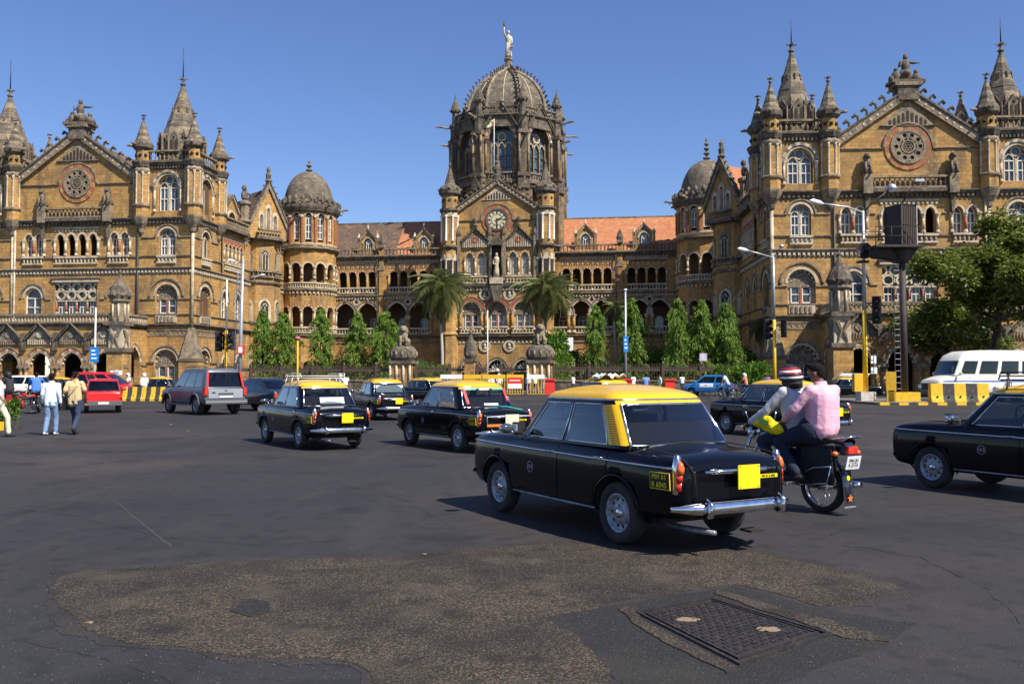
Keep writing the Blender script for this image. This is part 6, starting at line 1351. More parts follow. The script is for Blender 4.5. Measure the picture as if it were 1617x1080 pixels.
    if helmet:
        b = MB(); b.ball(q, (-.015, 0, .03), (.145, .13, .145), helmet[0], 24, 16); b.lathe(GM(M @ Matrix.Translation((-.01, 0, -.09)))if False else q, -.01, 0, [(.11, -.13), (.13, -.06), (.13, -.05)], 20, helmet[0], 0, True, .9)
        o = b.build('helmet', T); v = MB(); v.grid([[((.147-.0*z)*cos(a)-.015, .134*sin(a), z) for a in [R(-60+12*i) for i in range(11)]] for z in (-.035, .02, .065)], DGLASS)
        v.v = [tuple(M @ Vector(p)) for p in v.v]; v.build('visor', o)
        for z0, z1, c in helmet[1]:
            s = MB(); s.grid([[((.149*math.sqrt(max(.02, 1-((z-.03)/.145)**2)))*cos(a)-.015, (.134*math.sqrt(max(.02, 1-((z-.03)/.145)**2)))*sin(a), z) for a in [R(65+11.5*i) for i in range(21)]] for z in [z0+(z1-z0)*j/4 for j in range(5)]], c)
            s.v = [tuple(M @ Vector(p)) for p in s.v]; s.build('helmet_stripe', o)
    return V
def mat_lip():
    if len(_v) < 2: mat_vent(); _v.append(mat('lips', (.16,.05,.04), .5))
    return _v[1]
WALK = dict(knl=(.20,.09,.52), anl=(.24,.09,.09), knr=(-.02,-.10,.50), anr=(-.27,-.10,.17), tor=(.7,0,-.6), ell=(-.10,.24,1.14), wrl=(-.04,.25,.90), elr=(.04,-.24,1.14), wrr=(.16,-.23,.93))
WALK2 = dict(knl=(.03,.10,.50), anl=(-.14,.10,.10), knr=(.10,-.10,.50), anr=(.10,-.09,.085), wrl=(.10,.25,.90), elr=(-.1,-.24,1.14), wrr=(-.04,-.26,.9))
def put(T, px, py, deg, k=1.0): x, y = on_ground(px, py); T.location = (x, y, 0); T.rotation_euler = (0, 0, R(90+deg)); T.scale = (k,)*3
p = thing('person', 'man seen from behind in a white shirt and pale blue jeans, walking at far left', 'person')
person(p, WALK2, (.72,.80,.84), (.16,.26,.42), 1.0, tuck=False, shoes=(.5,.5,.48)); put(p, 80, 687, 8, .93)
p = thing('person', 'man seen from behind in a tan shirt and dark jeans, shoulder bag at his side', 'person')
person(p, dict(WALK, hd=(.06,.02,1.60), nck=(.03,0,1.47), elr=(.02,-.27,1.16), wrl=(.12,.20,1.02)), (.62,.47,.24), (.03,.045,.09), .75, tuck=False); put(p, 117, 686, 2, .96)
bag = thing('shoulder_bag', 'black shoulder bag hanging beside the man in the tan shirt', 'bag'); b = MB(); b.box(G0, -.2, .22, .22, .36, .66, .98, INK, .03, .02); b.build('bag_body', bag); b = MB(); b.tube([(.05,.3,.95),(.02,.2,1.3),(0,.04,1.52),(-.1,-.1,1.3),(-.12,.1,1.05),(-.1,.28,.95)], .014, 5, INK); b.build('strap', bag); b = MB(); b.box(G0, -.12, .14, .36, .41, .7, .86, INK, .02, .0); b.build('pocket', bag)
bag.location = p.location; bag.rotation_euler = p.rotation_euler; bag.scale = p.scale
p = thing('person', 'person in a white shirt and pale trousers cut off by the left edge', 'person')
person(p, dict(WALK, ell=(.0,.26,1.16), wrl=(.1,.28,.93), elr=(.05,-.27,1.15), wrr=(.2,-.30,.95)), (.75,.70,.68), (.62,.66,.45), .55); put(p, -4, 690, -75, .95)

# motorcycle: x forward, rear axle above the origin
def motorcycle(T, tank=(.01,.012,.03), full=True, plate=True, box=None):
    TK = mat('motorcycle_paint', tank, .25, coat=1)
    for x in (0, 1.27):
        q = axle(x, 0, .30); b = MB(); n = 28
        b.lathe(q, 0, 0, [(.235, -.04), (.28, -.052), (.298, -.035), (.303, 0), (.298, .035), (.28, .052), (.235, .04)], n, RUBBER, cap=False); o = b.build('wheel', T)
        b = MB(); b.lathe(q, 0, 0, [(.245, -.022), (.235, -.018), (.235, .018), (.245, .022)], n, CHROME, cap=False); b.lathe(q, 0, 0, [(.045, -.05), (.045, .05)], 12, STEEL)
        if full:
            for i in range(24): a = 2*PI*i/24; a2 = a+(.5 if i % 2 else -.5); b.tube([(x+.045*cos(a2), -.03 if i % 4 < 2 else .03, .30+.045*sin(a2)), (x+.236*cos(a), 0, .30+.236*sin(a))], .0022, 3, CHROME)
        b.build('rim', o)
    def fender(name, x, a0, a1, w, m, r=.335):
        b = MB(); rows = []
        for i in range(15): a = a0+(a1-a0)*i/14; rows.append([(x+(r+.03*cos(u))*cos(a), w*math.sin(u), .30+(r+.03*cos(u)-.0)*sin(a)) for u in [R(-80+20*j) for j in range(9)]])
        b.grid(rows, m); b.build(name, T)
    fender('rear_mudguard', 0, R(200), R(60), .07, TK); fender('front_mudguard', 1.27, R(170), R(20), .065, TK)
    b = MB(); b.tube([(.95,0,.82),(.62,0,.78),(.28,.09,.74),(-.22,.08,.74)], .018, 6, IRON); b.tube([(.62,0,.76),(.5,0,.42),(.75,0,.36),(.98,0,.60)], .018, 6, IRON); b.tube([(0,.09,.30),(.48,.06,.38)], .02, 6, IRON); b.tube([(0,-.09,.30),(.48,-.06,.38)], .02, 6, IRON); b.build('frame', T)
    for s in (-1, 1):
        b = MB(); b.tube([(1.27, s*.09, .30), (1.0, s*.09, .86)], .022, 8, CHROME); b.build('fork', T)
        b = MB(); b.tube([(0, s*.115, .34), (.16, s*.115, .70)], .018, 6, CHROME); b.tube([(.02+.013*math.sin(i*PI/2)*0+.008*i, s*.115+.03*cos(i*PI/2), .40+.018*i+.0*sin(i*PI/2)) for i in range(14)], .008, 5, IRON); b.lathe(GM(Matrix.Translation((.02, s*.115, .38)) @ Matrix.Rotation(R(24), 4, 'Y')), 0, 0, [(.032, 0), (.032, .22)], 10, IRON); b.build('shock_absorber', T)
        b = MB(); b.tube([(-.32, s*.07, .70), (-.32, s*.16, .70)], .010, 5, IRON); b.ball(G0, (-.33, s*.19, .70), (.035, .04, .03), AMB, 10, 6); b.build('indicator', T)
        b = MB(); b.tube([(.45, s*.1, .34), (.45, s*.24, .34)], .014, 6, RUBBER); b.tube([(.1, s*.1, .36), (.12, s*.24, .36)], .012, 6, RUBBER); b.build('footrest', T)
        b = MB(); b.tube([(.92, s*.22, .98), (.94, s*.27, 1.15)], .006, 5, CHROME); b.ball(G0, (.93, s*.28, 1.18), (.012, .055, .035), INK, 12, 6); b.build('mirror', T)
    b = MB(); b.tube([(.95,0,.93),(.96,.12,.97),(.90,.28,.98),(.80,.36,.96)], .013, 6, CHROME); b.tube([(.95,0,.93),(.96,-.12,.97),(.90,-.28,.98),(.80,-.36,.96)], .013, 6, CHROME)
    for s in (-1, 1): b.tube([(.85, s*.32, .97), (.79, s*.38, .955)], .019, 8, RUBBER); b.tube([(.90, s*.30, .97), (.88, s*.42, .95)], .006, 4, STEEL)
    b.build('handlebar', T)
    b = MB(); rows = []
    for i in range(11):
        u = i/10; x = .38+u*.54; w = .12*math.sin(PI*min(1, .25+u*.7))**.6+.02; h = .10+.07*math.sin(PI*(.15+u*.75)); rows.append([(x, w*cos(a), .80+h*sin(a)*(1 if sin(a) > 0 else .6)) for a in [2*PI*j/14 for j in range(14)]])
    b.grid(rows, TK, True, True); b.f += [tuple(range(14)), tuple(range(153, 139, -1))]; b.m += [0, 0]; b.s += [False, False]; b.build('fuel_tank', T)
    b = MB(); rows = []
    for i in range(11):
        u = i/10; x = .42-u*.80; w = .10+.035*math.sin(PI*u); z = .80+.035*math.sin(PI*u*1.1)+(.03 if u > .5 else 0); rows.append([(x, w*cos(a), z+.05*sin(a)) for a in [2*PI*j/12 for j in range(12)]])
    b.grid(rows, SEATM, True, True); b.build('seat', T)
    b = MB(); b.box(G0, .48, .80, -.14, .14, .26, .42, STEEL, .02, .02); b.tube([(.68,0,.42),(.74,0,.66)], [.09,.075], 12, STEEL)
    for k in range(6): b.lathe(GM(Matrix.Translation((.69+.012*k, 0, .45+.035*k)) @ Matrix.Rotation(R(15), 4, 'Y')), 0, 0, [(.11, 0), (.11, .008)], 14, STEEL)
    b.build('engine', T)
    b = MB(); b.tube([(.76,-.08,.55),(.86,-.1,.40),(.7,-.13,.28),(.3,-.15,.27),(-.05,-.16,.29)], [.02,.02,.022,.04,.045], 10, CHROME); b.tube([(-.05,-.16,.29),(-.38,-.165,.34)], [.048,.04], 10, CHROME); b.build('exhaust', T)
    b = MB(); b.box(G0, .18, .42, .09, .15, .42, .72, TK, .03, .0); b.box(G0, .18, .42, -.15, -.09, .42, .72, TK, .03, .0); b.box(G0, -.05, .48, .085, .115, .33, .43, IRON, .0, .0); b.build('side_cover', T)
    for s in (1,) if full else ():
        b = MB(); b.tube([(-.25, .17, .55), (-.02, .18, .52), (.2, .17, .42), (.2, .16, .30), (-.2, .17, .36), (-.25, .17, .55)], .010, 5, CHROME)
        b.box(G0, -.28, .22, .13, .155, .34, .74, INK, .04, .0); b.box(G0, -.30, .30, .09, .13, .50, .78, INK, .03, 0); b.build('leg_guard', T)
    b = MB(); b.box(G0, -.40, -.20, -.085, .085, .68, .82, TK, .04, .02); b.box(G0, -.425, -.38, -.08, .08, .70, .78, REDL); b.tube([(-.1,.12,.83),(-.42,.13,.88),(-.44,0,.89),(-.42,-.13,.88),(-.1,-.12,.83)], .011, 6, CHROME); b.build('tail', T)
    if plate:
        b = MB(); b.box(GM(Matrix.Translation((-.42, 0, .60)) @ Matrix.Rotation(R(-14), 4, 'Y')), -.004, .004, -.115, .115, -.075, .075, WHT); o = b.build('number_plate', T)
        for s_, z in (('MH 01', .625), ('4 2775', .575)): text(s_, .055, 'lettering', o, INK, (-.428-(z-.6)*.25, 0, z), (PI/2-R(0), 0, -PI/2))
    b = MB(); b.grid([[(-.30-.06*v-.015*u*u, (.075+.02*v)*u, .56-.46*v) for u in (-1, -.5, 0, .5, 1)] for v in (0, .3, .6, 1)], INK); b.box(G0, -.375, -.36, -.10, .10, .095, .11, STEEL); o = b.build('mud_flap', T)
    if plate:
        s = MB(); pts = [((.05 if i % 2 == 0 else .02)*math.sin(PI*i/5), (.05 if i % 2 == 0 else .02)*cos(PI*i/5)) for i in range(10)]; s.add([(-.372+.13*(z)*.0-.006, y, .20+z) for y, z in pts]+[(-.378, 0, .20)], [(i, (i+1) % 10, 10) for i in range(10)], ORG); s.build('star', o)
        s = MB(); s.ball(G0, (-.352, 0, .42), (.004, .03, .03), PLY, 10, 6); s.build('yellow_sticker', o)
    b = MB(); b.ball(G0, (1.06, 0, .86), (.07, .085, .085), CHROME, 14, 10); b.box(G0, .96, 1.04, -.09, .09, .93, 1.0, INK); b.build('headlamp', T)
RID = dict(pel=(.34,0,.93), wst=(.35,0,1.07), che=(.40,0,1.28), nck=(.43,0,1.44), hd=(.46,.01,1.56), shl=(.41,.19,1.39), ell=(.60,.30,1.15), wrl=(.79,.35,1.02), shr=(.41,-.19,1.39), elr=(.66,-.29,1.14), wrr=(.80,-.35,1.02),
    hpl=(.42,.10,.90), knl=(.76,.19,.78), anl=(.50,.20,.42), hpr=(.42,-.10,.90), knr=(.76,-.19,.78), anr=(.50,-.20,.42))
PAS = dict(pel=(.0,0,.97), wst=(-.02,0,1.11), che=(-.01,0,1.32), nck=(.02,0,1.49), hd=(.06,.02,1.62), shl=(-.01,.21,1.42), ell=(.14,.32,1.18), wrl=(.34,.25,1.06), shr=(-.01,-.21,1.42), elr=(.12,-.30,1.17), wrr=(.30,-.24,1.0),
    hpl=(.06,.12,.94), knl=(.44,.25,.80), anl=(.17,.25,.44), hpr=(.06,-.12,.94), knr=(.42,-.25,.80), anr=(.17,-.25,.44), face=(.96,.28,0))
def bike_at(T, px, py, deg, k=1.0): x, y = on_ground(px, py); T.location = (x, y, 0); T.rotation_euler = (0, 0, R(90+deg)); T.scale = (k,)*3
moto = thing('motorcycle', 'dark motorcycle carrying two riders beside the foreground taxi', 'motorcycle'); motorcycle(moto); bike_at(moto, 1300, 808, 31, .98)
p = thing('person', 'motorcycle driver in a grey-white jacket and red, white and black helmet', 'person')
person(p, RID, (.50,.50,.54), (.02,.03,.06), 1.0, fat=1.18, helmet=(INK, ((.115,.128,REDP), (.075,.100,PAPER), (.055,.066,REDP), (.0,.022,PAPER)))); bike_at(p, 1300, 808, 31, .97)
p = thing('person', 'bareheaded pillion rider in a pink shirt on the motorcycle', 'person')
person(p, PAS, (.78,.42,.52), (.012,.018,.04), 1.0, fat=1.45); bike_at(p, 1300, 808, 31, .97)
bg = thing('carrier_bag', 'yellow plastic carrier bag held between the motorcycle riders', 'bag'); b = MB()
qb = GM(Matrix.Translation((.57, .30, 1.0)) @ Matrix.Rotation(R(14), 4, 'Z') @ Matrix.Rotation(R(-14), 4, 'Y')); b.ball(qb, (0,0,0), (.21,.035,.09), PLY, 20, 12); b.ball(qb, (-.12,.01,-.02), (.12,.05,.08), PLY, 14, 8); b.ball(qb, (.12,-.01,.03), (.1,.04,.06), PLY, 14, 8)
remesh(b, 'bag_sheet', bg, .012, PLY, 2, .05); b = MB(); b.grid([[(.52+.11*u, .345+.03*u, .98+.03*u+.06*v) for u in (0, .5, 1)] for v in (0, 1)], mat('green_print', (.15,.5,.1), .5)); b.build('green_print', bg); bike_at(bg, 1300, 808, 31, .97)
SC = 'small people far off'
m2 = thing('motorcycle', 'motorcycle ridden away by the man in the blue shirt at far left', 'motorcycle'); motorcycle(m2, (.02,.02,.02), False, False); bike_at(m2, 54, 653, 20, 1.0)
p = thing('person', 'rider in a bright blue shirt seen from behind at far left', 'person'); person(p, RID, (.07,.20,.62), (.03,.03,.05), .9, vox=.018, detail=False); bike_at(p, 54, 653, 20)
m3 = thing('motorcycle', 'red motorcycle crossing at the left edge', 'motorcycle'); motorcycle(m3, (.6,.01,.02), False, False); bike_at(m3, 26, 650, 75)
p = thing('person', 'rider in dark clothes on the red motorcycle at the left edge', 'person'); person(p, RID, (.03,.03,.035), (.02,.02,.03), .9, vox=.018, detail=False, helmet=(INK, ())); bike_at(p, 26, 650, 75)
m4 = thing('motorcycle', 'blue motorcycle near the fence, left of the small bush', 'motorcycle'); motorcycle(m4, (.02,.14,.4), False, False); bike_at(m4, 1186, 627, 60)
p = thing('person', 'motorcyclist in an orange top and white helmet near the fence', 'person'); person(p, RID, (.75,.25,.14), (.03,.03,.05), .5, vox=.02, detail=False, helmet=(WHT, ())); bike_at(p, 1186, 627, 60)
def bicycle(T):
    for x in (0, 1.05):
        b = MB(); q = axle(x, 0, .34); b.lathe(q, 0, 0, [(.315, -.014), (.335, -.016), (.34, 0), (.335, .016), (.315, .014)], 26, RUBBER, cap=False)
        for i in range(14): a = 2*PI*i/14; b.tube([(x, 0, .34), (x+.32*cos(a), 0, .34+.32*sin(a))], .003, 3, CHROME)
        b.build('wheel', T)
    b = MB()
    for pts in ([(0,0,.34),(.32,0,.85)], [(0,0,.34),(.45,0,.30)], [(.45,0,.30),(.30,0,.92)], [(.45,0,.30),(.88,0,.82)], [(.32,0,.84),(.86,0,.88)], [(1.05,0,.34),(.86,0,.98)]): b.tube(pts, .016, 6, INK)
    b.build('frame', T); b = MB(); b.tube([(.62,.28,1.02),(.8,.2,1.03),(.86,0,1.0),(.8,-.2,1.03),(.62,-.28,1.02)], .012, 6, CHROME); b.build('handlebar', T); b = MB(); b.ball(G0, (.28,0,.96), (.14,.08,.035), SEATM, 10, 6); b.build('saddle', T)
bc = thing('bicycle', 'black bicycle ridden by the man in the white shirt', 'bicycle'); bicycle(bc); bike_at(bc, 1158, 636, 82)
p = thing('person', 'cyclist in a white shirt behind the foreground taxi, right of centre', 'person')
person(p, dict(pel=(.28,0,1.05), wst=(.32,0,1.18), che=(.44,0,1.37), nck=(.52,0,1.52), hd=(.58,0,1.64), shl=(.45,.17,1.46), ell=(.6,.24,1.25), wrl=(.68,.27,1.07), shr=(.45,-.17,1.46), elr=(.6,-.24,1.25), wrr=(.68,-.27,1.07), hpl=(.30,.09,1.0), knl=(.58,.11,.72), anl=(.50,.12,.30), hpr=(.30,-.09,1.0), knr=(.48,-.11,.62), anr=(.36,-.12,.20)), (.78,.78,.76), (.05,.07,.12), .5, vox=.02, detail=False); bike_at(p, 1158, 636, 82)
far = []
for i, (px, Y, deg, sh, tr, sl, hat, lab) in enumerate([
    (1020, 60, 0, (.18,.30,.62), (.05,.06,.1), .5, 0, 'person in a sky blue shirt beyond the foreground taxi roof'),
    (1042, 70, 90, (.8,.78,.7), (.6,.6,.55), 1, 0, 'person in cream clothes left of the right-hand red box by the fence'),
    (1077, 74, 200, (.7,.7,.7), (.03,.03,.05), .5, 0, 'person in a pale shirt and black trousers left of the blue car'),
    (1000, 72, 30, (.75,.78,.8), (.5,.55,.6), 1, 0, 'person in white just right of the slim white post by the fence'),
    (788, 70, 0, (.75,.72,.66), (.05,.05,.06), 1, 1, 'person with a white cap behind the row of painted barriers'),
    (776, 76, 180, (.8,.76,.7), (.3,.22,.15), 1, 0, 'person in cream standing at the gate beside the slim pole'),
    (834, 72, 150, (.72,.72,.68), (.1,.1,.14), 1, 1, 'person with a white cap right of the red and white banner'),
    (845, 72, 40, (.8,.78,.76), (.04,.05,.08), .5, 0, 'person in a white shirt left of the red box near the gate'),
    (202, 60, 150, (.8,.8,.82), (.25,.2,.15), .5, 1, 'person in white with a white cap behind the striped barrier, right of the red cars'),
    (228, 61, 30, (.8,.8,.8), (.7,.7,.68), 1, 1, 'person all in white between the red van and the grey SUV'),
    (545, 58, 20, (.78,.78,.75), (.04,.05,.08), .5, 0, 'person in a pale shirt between the two nearest left-hand taxis'),
    (1212, 72, 160, (.3,.12,.42), (.2,.1,.2), .5, 0, 'person in purple right of the small bush'),
    (905, 70, 60, (.75,.7,.6), (.05,.06,.1), .5, 0, 'person in a cream shirt behind the roof rack taxi near the notice board'),
    (860, 74, 190, (.15,.3,.2), (.6,.55,.5), .5, 0, 'person in a green top standing beside the red box near the gate'),
    (690, 60, 20, (.5,.25,.12), (.05,.06,.1), 1, 0, 'person in a rust-brown shirt beyond the taxi with window stickers'),
    (537, 62, 120, (.75,.75,.75), (.3,.3,.32), .5, 1, 'person with a white cap just left of the second taxi from left'),
    (1110, 70, 250, (.5,.5,.55), (.1,.1,.12), .5, 0, 'person in grey beneath the small lavender sign'),
    (1592, 50, 80, (.7,.7,.72), (.05,.05,.07), .5, 0, 'pedestrian in a pale shirt at the right edge behind the minibus')]):
    p = thing('person', lab, 'person'); person(p, WALK if i % 2 else WALK2, sh, tr, sl, vox=.025, detail=False, helmet=(WHT, ()) if hat else None); a, _ = slope(px, 600); p.location = (a*Y, Y, 0); p.rotation_euler = (0, 0, R(90+deg)); p.scale = (.97,)*3
# ---------------- plants ----------------
def leafmat(name, c1, c2, c3):
    m = bpy.data.materials.new(name); m.use_nodes = True; T = m.node_tree; T.nodes.clear(); N = T.nodes.new; L = T.links
    o = N('ShaderNodeOutputMaterial'); p = N('ShaderNodeBsdfPrincipled'); tr = N('ShaderNodeBsdfTranslucent'); mx = N('ShaderNodeMixShader'); ge = N('ShaderNodeNewGeometry'); cr = N('ShaderNodeValToRGB')
    e = cr.color_ramp.elements; e[0].color = (*c1, 1); e[1].color = (*c3, 1); k = e.new(.55); k.color = (*c2, 1)
    p.inputs['Roughness'].default_value = .5; p.inputs['Specular IOR Level'].default_value = .35; mx.inputs[0].default_value = .38
    L.new(ge.outputs['Random Per Island'], cr.inputs[0]); L.new(cr.outputs[0], p.inputs['Base Color']); L.new(cr.outputs[0], tr.inputs[0]); L.new(p.outputs[0], mx.inputs[1]); L.new(tr.outputs[0], mx.inputs[2]); L.new(mx.outputs[0], o.inputs[0]); return m
LASH = leafmat('mast_tree_leaf', (.05,.11,.012), (.14,.25,.025), (.26,.38,.05)); LBIG = leafmat('broad_leaf', (.06,.10,.010), (.14,.18,.025), (.26,.28,.06)); LPALM = leafmat('palm_leaf', (.08,.11,.03), (.16,.19,.06), (.28,.28,.12)); LBUSH = leafmat('bush_leaf', (.04,.10,.01), (.10,.22,.02), (.20,.34,.04)); LDRY = leafmat('dry_leaf', (.10,.06,.025), (.08,.09,.02), (.18,.12,.05))
BARK = mat('bark', (.10,.075,.05), .95, noise=[((.05,.038,.028), 6, .4, .6, .7)], bump=(14,.7,.04)); PBARK = mat('pale_palm_trunk', (.48,.44,.38), .9, noise=[((.28,.25,.2), 3, .45, .65, .6, (1,1,5))])
def leaves(name, parent, pts, dirs, L, W, m, seed, fold=.25):
    r = np.random.RandomState(seed); P = np.array(pts); D = np.array(dirs); n = len(P); D /= np.linalg.norm(D, axis=1)[:, None]+1e-9
    A = r.normal(size=(n, 3)); S = np.cross(D, A); S /= np.linalg.norm(S, axis=1)[:, None]+1e-9; U = np.cross(S, D); k = (.6+.8*r.rand(n))[:, None]
    l, w = L*k, W*k; v = np.stack([P, P+D*l*.5+S*w*.5-U*w*fold, P+D*l, P+D*l*.5-S*w*.5-U*w*fold], 1).reshape(-1, 3)
    base = np.array(parent['base']); me = bpy.data.meshes.new(name); me.vertices.add(n*4); me.vertices.foreach_set('co', (v-base).ravel())
    me.loops.add(n*6); me.loops.foreach_set('vertex_index', (np.arange(n)[:, None]*4+np.array([0, 1, 2, 0, 2, 3])).ravel()); me.polygons.add(n*2); me.polygons.foreach_set('loop_start', np.arange(n*2)*3); me.polygons.foreach_set('loop_total', np.full(n*2, 3))
    me.materials.append(m); me.update(calc_edges=True); o = bpy.data.objects.new(name, me); C.objects.link(o); o.parent = parent; o['base'] = parent['base']; return o
def mast_tree(T, H, rad, seed):
    r = random.Random(seed); b = MB(); b.tube([(0,0,0),(.05,0,H*.4),(0,.05,H*.95)], [.14,.1,.02], 8, BARK); b.build('trunk', T); P, D = [], []
    for i in range(210):                  # drooping branchlets
        z = H*(.06+.93*(i/210)); q = z/H; w = rad*(min(1, (1-q)*3.8+.10))*(.75+.35*r.random())*(.8+.2*min(1, q*4)); a = r.random()*2*PI; w *= 1+.22*sin(2*a+z*1.3+seed)+.15*sin(z*3.1+a+seed); L = w
        for j in range(58):
            t = .3+.75*r.random(); x, y = L*t*cos(a), L*t*sin(a); zz = z-.55*(t**2)*w+r.gauss(0, .1); P.append((x+r.gauss(0,.09), y+r.gauss(0,.09), zz)); D.append((cos(a)*.5+r.gauss(0,.3), sin(a)*.5+r.gauss(0,.3), -1.1+r.gauss(0,.25)))
    leaves('foliage', T, P, D, .27, .07, LASH, seed)
MG = 'tall narrow mast trees in the station garden'
A_LAB = {415: 'leftmost narrow drooping mast tree, against the left wing', 446: 'second narrow mast tree, touching the leftmost one', 507: 'narrow mast tree standing alone before the left domed tower', 565: 'slender pointed mast tree left of the lion pier', 609: 'mast tree just left of the lion statue on its pier', 941: 'dark narrow mast tree right of the white notice board', 998: 'mast tree behind the slim post with the blue sign', 1070: 'narrow mast tree before the right domed tower, leftmost of three', 1107: 'widest mast tree, middle one of the three before the right domed tower', 1147: 'mast tree nearest the right wing, behind the round bush'}
protos = []
for v in range(3):
    T = thing('mast_tree', 'x', 'tree', group=MG); mast_tree(T, 9.0, (1.3, 1.5, 1.25)[v], 20+v); protos.append(T)
use = {}
for i, (px, top, k) in enumerate(((415,487,.95),(446,491,1.15),(507,486,1.0),(565,490,.95),(609,490,1.2),(941,480,1.0),(998,470,1.1),(1070,470,.95),(1107,472,1.25),(1147,476,1.15))):
    a, _ = slope(px, 500); Y = 98-(px-415)*.0125 if px < 1050 else 83.6; k *= 1 if px < 1050 else .9; z = EYE+slope(px, top)[1]*Y; T = protos[i % 3]
    if i >= 3: T = copy_tree(T)
    T.location = (a*Y, Y, 0); T.scale = (k, k, z/9.0); T.rotation_euler = (0, 0, i*1.3); T['label'] = A_LAB[px]
def palm(T, H, L, n, seed, trunk_r=.2, nl=34):
    r = random.Random(seed); b = MB(); pts = [(.12*math.sin(i*.5), .1*math.sin(i*.4), H*i/12) for i in range(13)]; b.tube(pts, [trunk_r*1.5 if i == 0 else trunk_r*(1.05-.25*i/12) for i in range(13)], 10, PBARK); b.build('trunk', T)
    top = Vector(pts[-1]); f = MB(); m = []
    def frond(nm):
        q = MB(); sp = []
        for i in range(14): t = i/13; sp.append(Vector((L*(t-.12*t*t), 0, L*(.42*t-.95*t*t))))
        q.tube([tuple(p) for p in sp], [.045*(1-i/14)+.008 for i in range(14)], 4, LPALM)
        for i in range(nl):
            t = .12+.86*i/nl; p = Vector((L*(t-.12*t*t), 0, L*(.42*t-.95*t*t))); l = L*.34*math.sin(PI*min(1, .18+t*.78))
            for s in (-1, 1):
                tip = p+Vector((l*.45, s*l*.75, -l*(.45+.25*r.random()))); w = Vector((.035, 0, .01)); q.add([tuple(p-w), tuple(p+w), tuple(p.lerp(tip, .6)+w*.7), tuple(tip), tuple(p.lerp(tip, .6)-w*.7)], [(0, 1, 2, 3, 4)], LPALM)
        return q
    me = None
    for i in range(n):
        a = 2.39996*i; tilt = R(42-118*(i/n)**1.0)
        if i < 3: o = frond('frond').build('frond', T, uv=False); m.append(o.data)
        else: o = bpy.data.objects.new('frond', m[i % 3]); C.objects.link(o); o.parent = T; o['base'] = (0.,0.,0.)
        k = .85+.3*r.random(); o.location = top; o.rotation_euler = (0, -tilt-R(12), a); o.scale = (k, k, k)
PMG = 'tall palms before the clock gable'
for px, crown, Y, lab in ((697, 452, 103, 'tall palm with a smooth white trunk left of the clock gable'), (862, 456, 102, 'tall palm right of the clock gable, its trunk hidden by shrubs')):
    a, _ = slope(px, 500); z = EYE+slope(px, crown)[1]*Y; T = thing('palm_tree', lab, 'palm', (a*Y, Y, 0), 0, PMG); palm(T, z, 4.1, 46, px, .19, 46)
for px, crown, Y, L, lab in ((972, 485, 94, 1.7, 'small fan-topped palm between two mast trees, by the slim post'), (1200, 515, 86, 1.8, 'low palm in the shade against the right wing'), (905, 560, 93, 1.3, 'short bushy palm below the white notice board')):
    a, _ = slope(px, 500); z = EYE+slope(px, crown)[1]*Y; T = thing('palm_tree', lab, 'palm', (a*Y, Y, 0)); palm(T, z, L, 24, px, .13, 22)
def shrub(name, label, px, py, Y, r, h, m, n=2600, seed=1, L=.28, W=.12, zc=None, cat='bush'):
    a, _ = slope(px, py); x = a*Y; T = world_thing(name, label, cat, (x, Y, 0)); rd = random.Random(seed); P, D = [], []; b = MB()
    cl = [(rd.gauss(0, .5), rd.gauss(0, .5), rd.uniform(-.7, .8), rd.uniform(.3, .55)) for _ in range(16)]
    zc = zc or h*.55
    for i in range(n):
        c = rd.choice(cl); v = Vector((rd.gauss(0, 1), rd.gauss(0, 1), rd.gauss(0, 1))).normalized()*c[3]*(.6+.4*rd.random()); p = Vector((c[0], c[1], c[2]))+v
        P.append((x+p.x*r*.7, Y+p.y*r*.7, max(.1, zc+p.z*h*.42))); D.append((v.x, v.y, v.z*.6+rd.gauss(0, .3)))
    for i in range(5): a2 = i*1.26; b.tube([(x, Y, 0), (x+r*.3*cos(a2), Y+r*.3*sin(a2), zc*.6), (x+r*.6*cos(a2), Y+r*.6*sin(a2), zc*1.15)], [.05, .04, .015], 5, BARK)
    b.build('stems', T); leaves('foliage', T, P, D, L, W, m, seed); return T
shrub('round_bush', 'bright green rounded bush left of the traffic lights, right of centre', 1183, 565, 78, 2.0, 2.9, LBUSH, 5200, 2, .26, .12)
shrub('garden_bush', 'yellow-green feathery bush right of the lion pier', 666, 560, 95, 1.4, 3.0, LBUSH, 1800, 3, .4, .06)
shrub('leafy_shrub', 'broad-leaved climbing shrub around the tiger pier', 868, 545, 93, 2.2, 6.0, LBUSH, 2600, 4, .5, .22)
shrub('leafy_shrub', 'loose dark green shrub behind the fence, left of the notice board', 880, 570, 90, 2.2, 3.6, LASH, 2600, 5, .4, .1)
for i, (px, Y, r, h, m, lab) in enumerate(((545,97,1.4,5.2,LDRY,'sparse brown dry shrub between the second and third mast trees'),(590,97,1.0,4.6,LDRY,'sparse dry shrub between the slender mast trees'),(1030,92,2.0,5.6,LDRY,'dark brownish shrub right of the blue sign post'),(1090,89,1.4,2.6,LASH,'low green shrub at the foot of the three mast trees'),(960,92,1.3,2.4,LASH,'low dark shrub below the small palm'),(915,94,1.5,3.2,LDRY,'thin brownish shrub behind the fence below the notice board'),(480,97,1.0,1.8,LASH,'low green shrub right of the leftmost mast trees'),(830,96,1.2,1.9,LASH,'low shrub before the station door'),(1050,80,.9,1.3,LBUSH,'small potted bush on the footpath beside the red box'))):
    shrub('garden_shrub', lab, px, 560, Y, r, h, m, 1500, 30+i, .24, .08)
